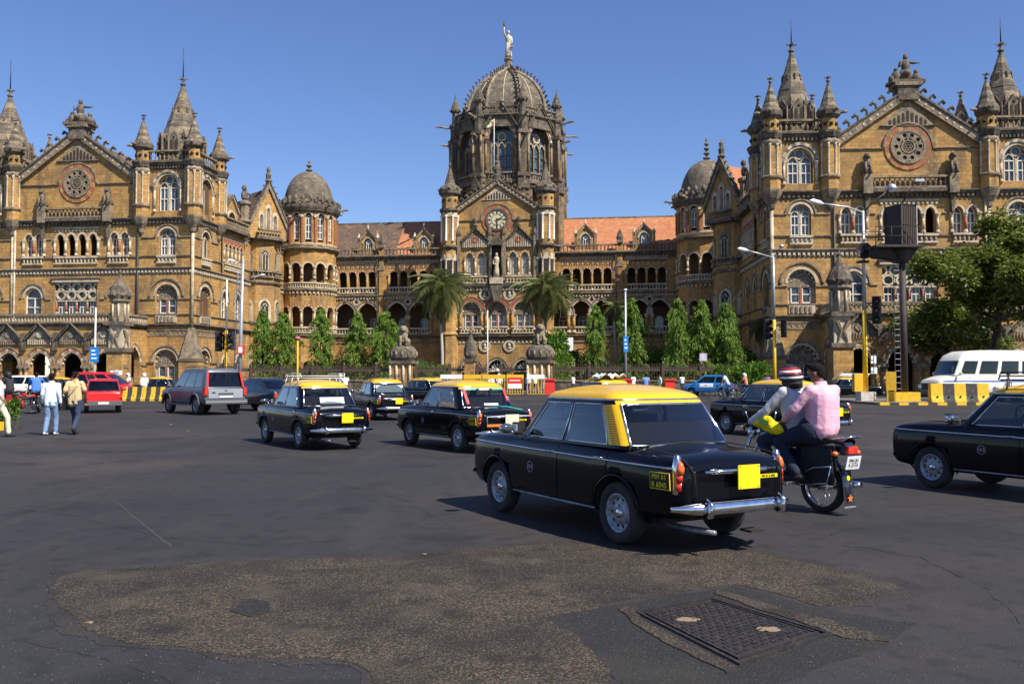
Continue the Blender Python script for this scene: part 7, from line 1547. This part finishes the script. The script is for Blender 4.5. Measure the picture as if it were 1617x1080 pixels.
for i, (px, Y, r, h, m, lab) in enumerate(((528,99,1.6,3.4,LASH,'dark leafy small tree between the two middle-left mast trees'),(632,99,1.8,4.4,LASH,'dark small tree behind the lion pier'),(690,98,1.7,2.6,LASH,'dark hedge-like bush at the foot of the left palm'),(930,96,1.8,3.6,LASH,'dark small tree behind the small palms'),(1010,95,1.9,4.2,LDRY,'brown-green small tree right of the sign post'),(1052,91,1.7,4.4,LASH,'dark small tree left of the three right mast trees'),(1128,90,1.5,4.6,LASH,'dark small tree between the last two right mast trees'),(1168,87,1.6,4.2,LASH,'dark small tree behind the round bush'),(460,99,1.3,2.6,LASH,'dark bush beside the yellow post'),(800,99,.9,1.5,LBUSH,'low green bush right of the station door'))):
    shrub('garden_tree', lab, px, 560, Y, r, h, m, 3200, 60+i, .26, .09, cat='small tree')
T = shrub('planter_bush', 'clipped round bush in the striped road planter at left edge', 17, 652, 25.6, .33, .75, LBUSH, 1800, 9, .09, .035, zc=.55)
# broad tree at right
def broad_tree(label, px, Y, H, R0, seed, n=15000):
    a, _ = slope(px, 500); x0 = a*Y; T = world_thing('broad_tree', label, 'tree', (x0, Y, 0)); rd = random.Random(seed); b = MB(); tips = []
    def grow(p, d, L, r, lev):
        pts = [p]; q = p
        for i in range(4): d = (d+Vector((rd.gauss(0,.16), rd.gauss(0,.16), rd.gauss(0,.10)))).normalized(); q = q+d*L/4; pts.append(q)
        b.tube([tuple(v) for v in pts], [r*(1-.1*i) for i in range(5)], 7 if lev < 2 else 4, BARK)
        if lev >= 2: tips.extend(pts[2:])
        if lev < 4:
            for i in range(3 if lev else 5):
                w = Vector((rd.gauss(0, 1), rd.gauss(0, 1), rd.uniform(-.1, .8) if lev else rd.uniform(.3, .9))).normalized(); grow(pts[-1] if i < 2 else pts[3], (d*.45+w).normalized(), L*.72, r*.58, lev+1)
    grow(Vector((x0, Y, 0)), Vector((-.1, 0, 1)), H*.30, .34, 0); b.build('trunk', T); P, D = [], []
    for i in range(n):
        c = rd.choice(tips); v = Vector((rd.gauss(0, 1), rd.gauss(0, 1), rd.gauss(0, .7))).normalized(); s = rd.random()**.6*.95
        P.append(tuple(c+v*s)); D.append((v.x+rd.gauss(0,.5), v.y+rd.gauss(0,.5), v.z*.4+rd.gauss(0,.3)-.2))
    leaves('crown', T, P, D, .36, .17, LBIG, seed)
broad_tree('spreading broad-leaved tree before the right wing at the right edge', 1572, 67, 17, 5, 4, 52000)
broad_tree('smaller added tree left of the big spreading one, shading the right arcade', 1500, 73, 11.5, 4, 8, 9000)  # added tree: shades the arcade and fills in the dark lower foliage
# ---------------- fence, gate piers, posts, signs ----------------
YCON = mat('yellow_painted_concrete', (.80,.48,.02), .75, noise=[((.45,.27,.04), 4, .5, .68, .6), ((.15,.12,.08), 9, .6, .72, .6)]); BCON = mat('black_painted_concrete', (.045,.043,.04), .8, noise=[((.12,.11,.10), 5, .5, .7, .6)])
YMET = mat('yellow_painted_metal', (.80,.46,.02), .5, noise=[((.5,.28,.02), 5, .5, .7, .5)]); GALV = mat('galvanised_steel', (.50,.52,.54), .45, .5, noise=[((.3,.31,.32), 3, .45, .65, .5)]); BLUES = mat('blue_sign_face', (.01,.18,.50), .5); BROWN = mat('dark_rusty_steel', (.035,.026,.022), .7, noise=[((.08,.045,.03), 3, .5, .7, .6)])
FENCE = mat('fence_ironwork', (.10,.065,.045), .7, noise=[((.05,.04,.03), 5, .45, .65, .6)])
def fs(px): return FF.s_of(px, 590)
piers = (fs(637), fs(743), fs(853))
fw = world_thing('garden_fence', 'low stone wall with brown spiked iron railings before the station garden', 'fence', tuple(FF.p(0, 0, 0)))
segs = [(.5, piers[0]-1.3), (piers[0]+1.3, piers[1]-.7), (piers[1]+.7, piers[1]+1.6), (piers[2]-1.6-2.2, piers[2]-1.3), (piers[2]+1.3, FL)]
b = MB()
for a, c in segs: b.box(FF, a, c, -.25, .25, 0, 1.0, GREY); b.box(FF, a, c, -.32, .32, 1.0, 1.15, TRIM)
b.build('plinth_wall', fw); b = MB(); n = 0
for a, c in segs:
    for z in (1.35, 2.2, 2.32): b.box(FF, a, c, -.03, .03, z, z+.06, FENCE)
    b.box(FF, a, c, -.015, .015, 1.95, 2.2, FENCE)
    k = int((c-a)/.22)
    for i in range(k): s = a+(i+.5)*(c-a)/k; b.box(FF, s-.014, s+.014, -.014, .014, 1.15, 2.55, FENCE); b.box(FF, s-.035, s+.035, -.01, .01, 2.5, 2.62, FENCE); n += 1
tag(b.build('railing', fw), kind='stuff')
for a, c in segs:
    for i in range(int((c-a)/3.4)+1):
        s = min(c, a+i*3.4); b = MB(); b.box(FF, s-.12, s+.12, -.12, .12, 1.15, 2.5, FENCE); b.lathe(FF, s, 0, [(.12, 2.5), (.16, 2.6), (.02, 2.9)], 6, FENCE); b.build('fence_post', fw)
for s, lab, kind in ((piers[0], 'left stone gate pier with a drum-shaped top carrying the lion', 1), (piers[2], 'right stone gate pier half hidden by shrubs, carrying the tiger', 1), (piers[1], 'slim gate pier with a pointed stone finial, left of the slim white pole', 0)):
    q = FF.p(s, 0, 0); t = world_thing('gate_pier', lab, 'gate pier', q, 'stone gate piers of the station'); g = G(q, R(FDEG)); b = MB()
    if kind:
        b.box(g, -1.15, 1.15, -1.15, 1.15, 0, .5, TRIM); b.box(g, -1.0, 1.0, -1.0, 1.0, .5, 2.7, BUFF)
        for x in (-1, -.35, .35, 1): b.lathe(g, x, -1.02, [(.12, .5), (.12, 2.6)], 6, PALE)
        b.build('shaft', t); b = MB(); b.box(g, -1.2, 1.2, -1.2, 1.2, 2.7, 3.0, GREY); b.lathe(g, 0, 0, [(1.15, 3.0), (1.35, 3.3), (1.35, 3.9), (1.1, 4.3), (.85, 4.45)], 14, GREY, 0, False)
        for i in range(14): a = 2*PI*i/14; b.lathe(g, 1.33*cos(a), 1.33*sin(a), [(.08, 3.35), (.1, 3.85)], 5, TRIM)
        b.build('capital', t)
    else:
        b.box(g, -.6, .6, -.6, .6, 0, .5, TRIM); b.box(g, -.48, .48, -.48, .48, .5, 2.9, BUFF); b.build('shaft', t); b = MB(); b.box(g, -.6, .6, -.6, .6, 2.9, 3.15, GREY)
        b.lathe(g, 0, 0, [(.5, 3.15), (.65, 3.5), (.66, 4.1), (.5, 4.6), (.3, 5.0), (.14, 5.5), (.2, 5.65), (.05, 6.1), (.02, 6.5)], 8, GREY, PI/8, False); b.build('finial', t)
for s, lab in ((piers[0], 'weathered stone lion sitting on the left gate pier'), (piers[2], 'weathered stone tiger sitting on the right gate pier among leaves')):
    q = FF.p(s, 0, 4.45); b = MB(); beast(b, G(q, R(FDEG+18)), 1.3, TRIM, .82); tag(b.build('lion_statue' if s == piers[0] else 'tiger_statue', None, q), lab, 'statue')

def at(px, Y): a, _ = slope(px, 560); return a*Y, Y
def zat(py, Y): return EYE+slope(808, py)[1]*Y
def xat(px, py, Y): return slope(px, py)[0]*Y
def lamp_head(b, p, d, k=1.0):
    p = Vector(p); d = Vector(d).normalized(); b.tube([p, p+d*.25*k, p+d*.75*k, p+d*.95*k], [.05*k, .13*k, .15*k, .04*k], 8, WHT)
def signal(T, x, y, z, face, k=1.0):
    g = G((x, y, z), R(face)); b = MB(); b.box(g, -.16*k, .16*k, -.12*k, .12*k, 0, 1.05*k, INK)
    for i in range(3): b.lathe(GM(g.m @ Matrix.Translation((0, -.12*k, .17*k+i*.34*k)) @ Matrix.Rotation(PI/2, 4, 'X')), 0, 0, [(.12*k, 0), (.13*k, .2*k)], 12, INK, cap=False)
    o = b.build('signal_head', T)
    for i, c in enumerate(((.02,.12,.03), (.2,.1,.01), (.2,.01,.01))): l = MB(); l.ball(g, (0, -.125*k, .17*k+i*.34*k), (.1*k, .02, .1*k), mat('dull_signal_lens', c, .3), 10, 5); l.build('lens', o)
# tall lamp post on the right traffic island
Y = 50.5; x = xat(1366, 560, Y); T = world_thing('street_lamp', 'tall yellow and silver lamp post with a round horn speaker and a white base', 'lamp post', (x, Y, 0))
b = MB(); zt, zm = zat(333, Y), zat(490, Y); b.tube([(x, Y, .5), (x, Y, zm)], [.15, .12], 12, YMET); b.build('lower_pole', T); b = MB(); b.tube([(x, Y, zm), (x, Y, zt)], [.11, .08], 12, GALV); b.build('upper_pole', T)
b = MB(); b.box(G((x, Y, 0)), -.42, .42, -.42, .42, 0, .62, mat('whitewashed_concrete', (.6,.57,.5), .85, noise=[((.35,.3,.24), 3, .45, .65, .6)])); b.build('base_block', T)
b = MB(); e = (xat(1300, 322, Y-1), Y-1, zat(322, Y-1)); b.tube([(x, Y, zt-.1), (x-1, Y-.3, zt+.15), e], .05, 8, GALV); b.build('arm', T); b = MB(); lamp_head(b, e, (e[0]-x, -1, .35), 1.0); b.build('lamp_head', T)
b = MB(); e = (xat(1408, 297, Y), Y, zat(297, Y)); b.tube([(x, Y, zt-.1), (x+.8, Y, (zt+e[2])/2), e], .04, 8, IRON); b.build('arm', T); b = MB(); b.lathe(G(e), 0, 0, [(.05, .25), (.22, .15), (.27, 0), (.25, -.12)], 14, GALV); b.ball(G(e), (0, 0, -.1), (.22, .22, .16), WHT, 12, 6); b.build('round_lamp', T)
b = MB(); zc = zat(397, Y); q = GM(Matrix.Translation((x-.1, Y-.15, zc)) @ Matrix.Rotation(PI/2, 4, 'X')); b.lathe(q, 0, 0, [(.1, -.3), (.15, 0), (.46, .18), (.48, .2), (.42, .18), (.12, .02)], 20, IRON, cap=False); b.ball(q, (0, 0, .05), (.12, .12, .12), IRON, 10, 6); b.build('horn_speaker', T)
b = MB(); zb = zat(412, Y); b.box(G((x, Y, 0)), -.35, .25, -.2, .2, zb-.12, zb, IRON); b.build('speaker_bracket', T)
b = MB(); z1 = zat(618, Y); b.box(G((x-.45, Y-.1, 0)), -.28, .2, -.2, .2, zat(618, Y), zat(590, Y), YMET); b.build('control_box', T)
b = MB(); b.box(G((x, Y-.2, 0)), .25, .55, -.01, .01, zat(574, Y), zat(562, Y), PAPER); b.box(G((x, Y-.2, 0)), .25, .6, -.01, .01, zat(590, Y), zat(580, Y), PAPER); b.build('small_notice', T)
signal(T, x+.62, Y-.2, zat(512, Y), -25, 1.5); b = MB(); b.box(G((x, Y, 0)), 0, .6, -.04, .04, zat(480, Y), zat(478, Y), IRON); b.box(G((x, Y, 0)), 0, .6, -.04, .04, zat(505, Y), zat(503, Y), IRON); b.build('signal_bracket', T)
# second lamp post
Y = 66; x = xat(1223, 560, Y); T = world_thing('street_lamp', 'lamp post with one long arm and twin traffic lights, in front of the right tower', 'lamp post', (x, Y, 0)); zt, zm = zat(405, Y), zat(505, Y)
b = MB(); b.tube([(x, Y, 0), (x, Y, zm)], [.14, .11], 10, YMET); b.build('lower_pole', T); b = MB(); b.tube([(x, Y, zm), (x, Y, zt)], [.1, .07], 10, GALV); b.build('upper_pole', T)
b = MB(); e = (xat(1176, 399, Y), Y-1, zat(399, Y)); b.tube([(x, Y, zt-.1), ((x+e[0])/2, Y-.5, zt+.1), e], .05, 8, GALV); b.build('arm', T); b = MB(); lamp_head(b, e, (e[0]-x, -.8, .3)); b.build('lamp_head', T)
b = MB(); e = (xat(1234, 389, Y), Y, zat(389, Y)); b.tube([(x, Y, zt-.1), e], .03, 6, IRON); b.build('arm', T); b = MB(); b.ball(G(e), (0, 0, 0), (.2, .2, .16), GALV, 12, 6); b.build('round_lamp', T)
signal(T, x-.6, Y-.2, zat(536, Y), 20, 1.45); signal(T, x+.65, Y-.2, zat(533, Y), -20, 1.3); b = MB(); b.box(G((x, Y, 0)), -.6, .6, -.04, .04, zat(515, Y), zat(513, Y), IRON); b.build('signal_bracket', T)
# left signal pole
Y = 60; x = xat(357, 560, Y); T = world_thing('traffic_signal', 'slim white and yellow signal pole beside the grey masts at left', 'traffic light', (x, Y, 0)); zt, zm = zat(442, Y), zat(522, Y)
b = MB(); b.tube([(x, Y, 0), (x, Y, zm)], [.13, .11], 10, YMET); b.build('lower_pole', T); b = MB(); b.tube([(x, Y, zm), (x, Y, zt)], [.06, .05], 8, WHT); b.build('upper_pole', T)
signal(T, x-.45, Y-.2, zat(555, Y), 35, 1.25); signal(T, x-.15, Y+.3, zat(552, Y), 80, 1.0); signal(T, x+.5, Y, zat(553, Y), -70, 1.2); b = MB(); b.box(G((x, Y, 0)), -.45, .5, -.04, .04, zat(536, Y), zat(534, Y), IRON); b.build('signal_bracket', T)
# grey lamp mast with leaning lattice mast
Y = 58; x0, x1 = xat(378, 592, Y), xat(384, 412, Y); T = world_thing('street_lamp', 'grey lamp mast with two lamps and a small red box, left of the mast trees', 'lamp post', (x0, Y, 0)); zt = zat(410, Y)
b = MB(); b.tube([(x0, Y, 0), (x1, Y, zt)], [.13, .08], 10, GALV); b.build('pole', T)
for px, py in ((408, 436), (372, 413)):
    b = MB(); e = (xat(px, py, Y-.5), Y-.5, zat(py, Y-.5)); b.tube([(x1-.05, Y, zat(py+6, Y)), e], .035, 6, GALV); b.build('arm', T); b = MB(); lamp_head(b, e, (1 if px > 380 else -.6, -.6, .1), .6); b.build('lamp_head', T)
b = MB(); g = G((x0+.12, Y-.15, 0)); b.box(g, -.22, .22, -.1, .1, zat(559, Y), zat(546, Y), REDP); b.box(g, -.13, .13, -.115, -.1, zat(557, Y), zat(548, Y), PAPER); b.build('red_box', T)
T = world_thing('lattice_mast', 'pale lattice steel mast leaning slightly beside the grey lamp mast', 'mast', (xat(367, 592, Y), Y+.6, 0))
for dx, dy in ((0, 0), (.38, 0), (.19, .35)): b = MB(); b.tube([(xat(364, 592, Y)+dx, Y+.6+dy, 0), (xat(371, 425, Y)+dx, Y+.6+dy, zat(425, Y))], .035, 5, GALV); b.build('mast_leg', T)
b = MB(); n = 26
for i in range(n):
    t0, t1 = i/n, (i+1)/n; zz = zat(425, Y); xa = lambda t: xat(364, 592, Y)+(xat(371, 425, Y)-xat(364, 592, Y))*t
    b.tube([(xa(t0), Y+.6, zz*t0), (xa(t1)+.38, Y+.6, zz*t1)], .018, 4, GALV); b.tube([(xa(t1), Y+.6, zz*t1), (xa(t1)+.38, Y+.6, zz*t1)], .018, 4, GALV)
tag(b.build('lattice_bracing', T), kind='stuff')
# thin poles
def pole(name, label, cat, px, top, Y, m, r=.06, sign=None, lamp=None):
    x = xat(px, 560, Y); T = world_thing(name, label, cat, (x, Y, 0)); b = MB(); zt = zat(top, Y); b.tube([(x, Y, 0), (x, Y, zt)], [r*1.2, r*.8], 8, m); b.build('pole', T)
    if sign:
        w, y0, y1, mm, nm, rz = sign; b = MB(); g = G((x, Y-.1, 0), R(rz)); b.box(g, -w/2, w/2, -.05, .05, zat(y1, Y), zat(y0, Y), mm); o = b.build(nm, T)
        s = MB(); z0, z1 = zat(y1, Y), zat(y0, Y)
        for i in range(3): zz = z0+(z1-z0)*(.22+.25*i); s.box(g, -w*.32, w*.3-.05*i, -.062, -.05, zz, zz+(z1-z0)*.08, PAPER if mm is not PAPER else INK)
        s.build('printed_lines', o)
    if lamp: b = MB(); b.ball(G0, (x, Y, zt), (.16, .16, .1), lamp, 10, 5); b.build('top_cap', T)
    return T
pole('sign_post', 'thin white post with a bright blue sign before the left arcade', 'sign', 150, 486, 60, WHT, .06, (.55, 548, 572, BLUES, 'blue_sign', 8))
pole('sign_post', 'slim pale post with a narrow blue sign box, right of centre', 'sign', 988, 458, 74, GALV, .09, (.42, 531, 556, BLUES, 'blue_sign', 15), WHT)
pole('flag_pole', 'thin bare white flagpole before the station door', 'pole', 770, 490, 78, WHT, .05)
pole('yellow_post', 'thin yellow post with a pink cap beside the foremost left taxi', 'post', 470, 534, 50, YMET, .055, None, mat('pink_cap', (.7,.12,.25), .6))
pole('notice_sign', 'small lavender sign on a short post before the right mast trees', 'sign', 1110, 558, 78, IRON, .04, (.65, 558, 570, mat('lavender_sign', (.5,.42,.55), .7), 'sign_face', 0))
pole('notice_board', 'white notice board on posts behind the fence, right of the tiger pier', 'sign', 891, 532, 95, WHT, .05, (1.9, 533, 558, PAPER, 'board_face', 0))
pole('small_signboard', 'white signboard by the foot of the left pinnacled pier', 'sign', 185, 584, 75, WHT, .04, (.95, 585, 592, PAPER, 'board_face', 0))
# platform on a dark column
Y = 49.5; x = xat(1427, 560, Y); T = world_thing('gantry_post', 'dark steel column with a railed platform and tall box, left of the broad tree', 'gantry', (x, Y, 0)); zp = zat(390, Y)
b = MB(); b.tube([(x, Y, .5), (x, Y, zp-.5)], [.21, .18], 14, BROWN); b.tube([(x, Y, zp-.9), (x, Y, zp-.1)], [.26, .55], 10, BROWN); b.build('column', T)
b = MB(); x0, x1 = xat(1373, 390, Y), xat(1448, 390, Y); b.box(G0, x0, x1, Y-.9, Y+.9, zp-.12, zp, BROWN); b.prism(F(0, Y, 0), [(x0, zp-.12), (x1, zp-.12), (x+.2, zp-.95), (x-.3, zp-.95), (x0, zp-.5)], -.12, .12, BROWN)
for yy in (-.8, .8): b.tube([(x0, Y+yy, zp-.1), (x0+.3, Y+yy*.6, zp-.55), (x, Y, zp-.8)], .06, 5, BROWN)
b.build('platform', T); b = MB()
for zz in (.5, 1.0): b.tube([(x0, Y-.85, zp+zz), (x1, Y-.85, zp+zz)], .02, 5, BROWN); b.tube([(x0, Y+.85, zp+zz), (x1, Y+.85, zp+zz)], .02, 5, BROWN)
for i in range(4): xx = x0+(x1-x0)*i/3; b.tube([(xx, Y-.85, zp), (xx, Y-.85, zp+1)], .022, 5, BROWN); b.tube([(xx, Y+.85, zp), (xx, Y+.85, zp+1)], .022, 5, BROWN)
b.tube([(x0, Y-.85, zp), (x0+.5, Y-.85, zp+1)], .02, 5, BROWN); b.build('railing', T)
b = MB(); xb0, xb1 = xat(1404, 350, Y), xat(1432, 350, Y); zt = zat(326, Y); g = G((xat(1424, 350, Y), Y, 0), R(24)); b.box(g, -.65, .5, -.55, .55, zp+.02, zt, BROWN); o = b.build('equipment_box', T); fr_ = MB()
for sx_, sy_ in ((-.66,-.56),(.51,-.56),(-.66,.56),(.51,.56)): fr_.box(g, sx_-.03, sx_+.03, sy_-.03, sy_+.03, zp, zt+.05, GALV if sx_ > 0 else IRON)
for zz in (zp+.05, (zp+zt)/2, zt-.02):
    fr_.box(g, -.68, .53, -.60, -.555, zz, zz+.05, IRON)
for i in range(9): fr_.box(g, -.62+i*.135, -.59+i*.135, -.585, -.555, zp+.1, zt-.05, FENCE)
fr_.build('box_frame', o)
b = MB(); b.box(g, .5, .54, -.5, .5, zp+.2, zt-.12, mat('dark_glass_screen', (.01,.015,.03), .15)); b.box(g, .42, .56, -.62, .62, zt, zt+.07, IRON); b.build('screen', o)
b = MB(); b.tube([(xb0+.3, Y-.6, zt-.3), (x+.1, Y-.8, zt+.7), (x+.5, Y-.9, zt+1.2)], .05, 6, BROWN); e = (x+.62, Y-.9, zt+1.25); b.box(G(e), -.25, .25, -.1, .1, -.06, .08, GALV); b.build('flood_lamp', T)
b = MB(); xl = x-.42
for i in range(22): zz = .8+i*(zp-1.5)/22; b.box(G((xl, Y-.2, 0)), -.16, .16, -.015, .015, zz, zz+.03, GALV)
for s in (-.16, .16): b.box(G((xl+s, Y-.2, 0)), -.015, .015, -.015, .015, .6, zp-.6, BROWN)
b.build('ladder', T); b = MB(); b.box(G((x-.05, Y, 0)), -.72, .70, -.55, .55, 0, .62, YCON); b.build('base_block', T)
# yellow bollard box, island kerbs
Y = 47.5; x = xat(1407, 600, Y); T = world_thing('meter_post', 'tall narrow yellow post with a slot, beside the gantry column base', 'post', (x, Y, 0)); b = MB(); g = G((x, Y, 0), R(-20)); b.box(g, -.25, .25, -.16, .16, .75, 1.75, YMET)
for s in (-.22, .16): b.box(g, s, s+.07, -.16, -.09, 0, .75, YMET); b.box(g, s, s+.07, .09, .16, 0, .75, YMET)
b.build('post_box', T)
b = MB(); kx0, kx1 = xat(1335, 636, 51), xat(1500, 636, 51); n = 12
for i in range(n): b.box(G0, kx0+(kx1-kx0)*i/n, kx0+(kx1-kx0)*(i+1)/n, 46.2, 46.5, -.1, .14, YCON if i % 2 == 0 else BCON)
b.box(G0, kx0, kx1+1, 46.5, 56, -.1, .12, PAVE); tag(b.build('traffic_island'), kind='structure')
def barrier_block(base, m): 
    T = thing('barrier_block', 'x', 'barrier'); b = MB(); b.prism(F(0, 0, 0), [(-.36, 0), (-.36, .16), (-.24, .42), (-.17, 1.0), (.17, 1.0), (.24, .42), (.36, .16), (.36, 0)], -.42, .42, m); b.v = [(y, x, z) for x, y, z in b.v]; b.build('concrete', T); q = MB(); q.ball(G0, (0, -.30, .38), (.09, .03, .05), VOID, 8, 4); q.build('lifting_hole', T); return T
bp = {0: barrier_block(0, YCON), 1: barrier_block(0, BCON)}; first = {0: True, 1: True}
def barriers(px0, px1, n, Y, names, grp, kx=1, hgt=1.0):
    for i in range(n):
        k = i % 2; px = px0+(px1-px0)*(i+.5)/n; T = bp[k] if first[k] else copy_tree(bp[k]); first[k] = False
        a = xat(px, 620, Y); w = (px1-px0)/n*Y/1400/.84*.98; T.location = (a, Y+.02*i, 0); T.scale = (w, 1, hgt); T.rotation_euler = (0, 0, R(-6)); T['label'] = names(i, k); T['group'] = grp
ordn = ['first', 'second', 'third', 'fourth', 'fifth', 'sixth', 'seventh', 'eighth', 'ninth', 'tenth', 'eleventh', 'twelfth', 'thirteenth', 'fourteenth']
barriers(1468, 1560, 5, 47.2, lambda i, k: '%s concrete barrier block before the white minibus, %s from the left' % ('black' if k else 'yellow', ordn[i]), 'yellow and black barrier blocks at right', 1, 1.12)
barriers(182, 282, 14, 54, lambda i, k: '%s concrete barrier block left of the grey SUV, %s from the left' % ('black' if k else 'yellow', ordn[i]), 'yellow and black barrier blocks at left', 1, .85)
barriers(28, 40, 1, 50, lambda i, k: 'lone yellow barrier block between the two far left motorcycles', None, 1, 1.0) if False else None
# planter at the left edge
T = world_thing('planter_kerb', 'low yellow and black painted kerb ring around the clipped bush at left edge', 'planter', (*at(15, 25.2), 0)); x = at(15, 25.2)[0]
x -= .3
for i in range(4): b = MB(); b.box(G0, x-.5+i*.2, x-.3+i*.2, 25.0, 25.12, 0, .24, YCON if i % 2 else BCON); b.build('kerb_stone', T)
b = MB(); b.box(G0, x+.3, x+.42, 25.0, 25.7, 0, .24, BCON); b.box(G0, x-.5, x+.3, 25.6, 25.7, 0, .24, BCON); b.box(G0, x-.5, x+.3, 25.12, 25.6, 0, .2, LAWN); b.build('bed', T)
# boards and bins near the gate
RBIN = mat('red_plastic', (.7,.03,.02), .5)
for i, (px, Y, lab) in enumerate(((868, 72, 'red plastic box standing right of the gate, left of the notice board'), (990, 71, 'red plastic box at the foot of the blue sign post'), (1057, 71, 'red plastic box right of the person in cream'))):
    x, y = at(px, Y); T = world_thing('red_bin', lab, 'bin', (x, y, 0), 'red boxes along the footpath'); b = MB(); b.box(G((x, y, 0)), -.42, .42, -.3, .3, 0, 1.15, RBIN, .06, .05); b.box(G((x, y, 0)), -.46, .46, -.34, .34, 1.15, 1.28, RBIN); b.build('bin_body', T)
for px0, px1, mm, lab in ((695,730,PAPER,'white-topped police barricade right of the far taxi'), (732,760,YMET,'yellow-topped police barricade left of the slim gate pole'), (762,798,YMET,'yellow-topped police barricade below the slim gate pole'), (800,827,YMET,'yellow-topped police barricade above the red and white banner'), (832,860,PAPER,'white-topped barricade right of the banner')):
    Y = 66; x0, x1 = xat(px0, 595, Y), xat(px1, 595, Y); T = world_thing('barricade', lab, 'barricade', ((x0+x1)/2, Y, 0), 'barricades before the gate'); b = MB(); z0, z1 = zat(598, Y), zat(591.5, Y); b.box(G0, x0, x1, Y-.03, Y+.03, z0, z1, mm); b.build('top_board', T)
    b = MB()
    for i in range(7): xx = x0+.05+(x1-x0-.1)*i/6; b.box(G0, xx-.02, xx+.02, Y-.02, Y+.02, .15, z0, YMET)
    b.box(G0, x0, x1, Y-.02, Y+.02, .15, .2, YMET); b.box(G0, x0, x0+.05, Y-.3, Y+.3, 0, .06, IRON); b.box(G0, x1-.05, x1, Y-.3, Y+.3, 0, .06, IRON); b.build('bars', T)
Y = 64.5; x0, x1 = xat(802, 605, Y), xat(824, 605, Y); T = world_thing('banner', 'red and white banner hung on the barricades before the gate', 'banner', ((x0+x1)/2, Y, 0)); b = MB(); b.box(G0, x0, x1, Y-.02, Y+.02, .95, 1.4, RBIN); b.box(G0, x0, x1, Y-.02, Y+.02, .6, .95, PAPER); b.box(G0, x0, x0+.04, Y, Y+.04, 0, 1.4, IRON); b.box(G0, x1-.04, x1, Y, Y+.04, 0, 1.4, IRON); b.box(G0, x0+.12, x1-.12, Y-.03, Y-.02, 1.15, 1.22, PAPER); b.build('banner_cloth', T)
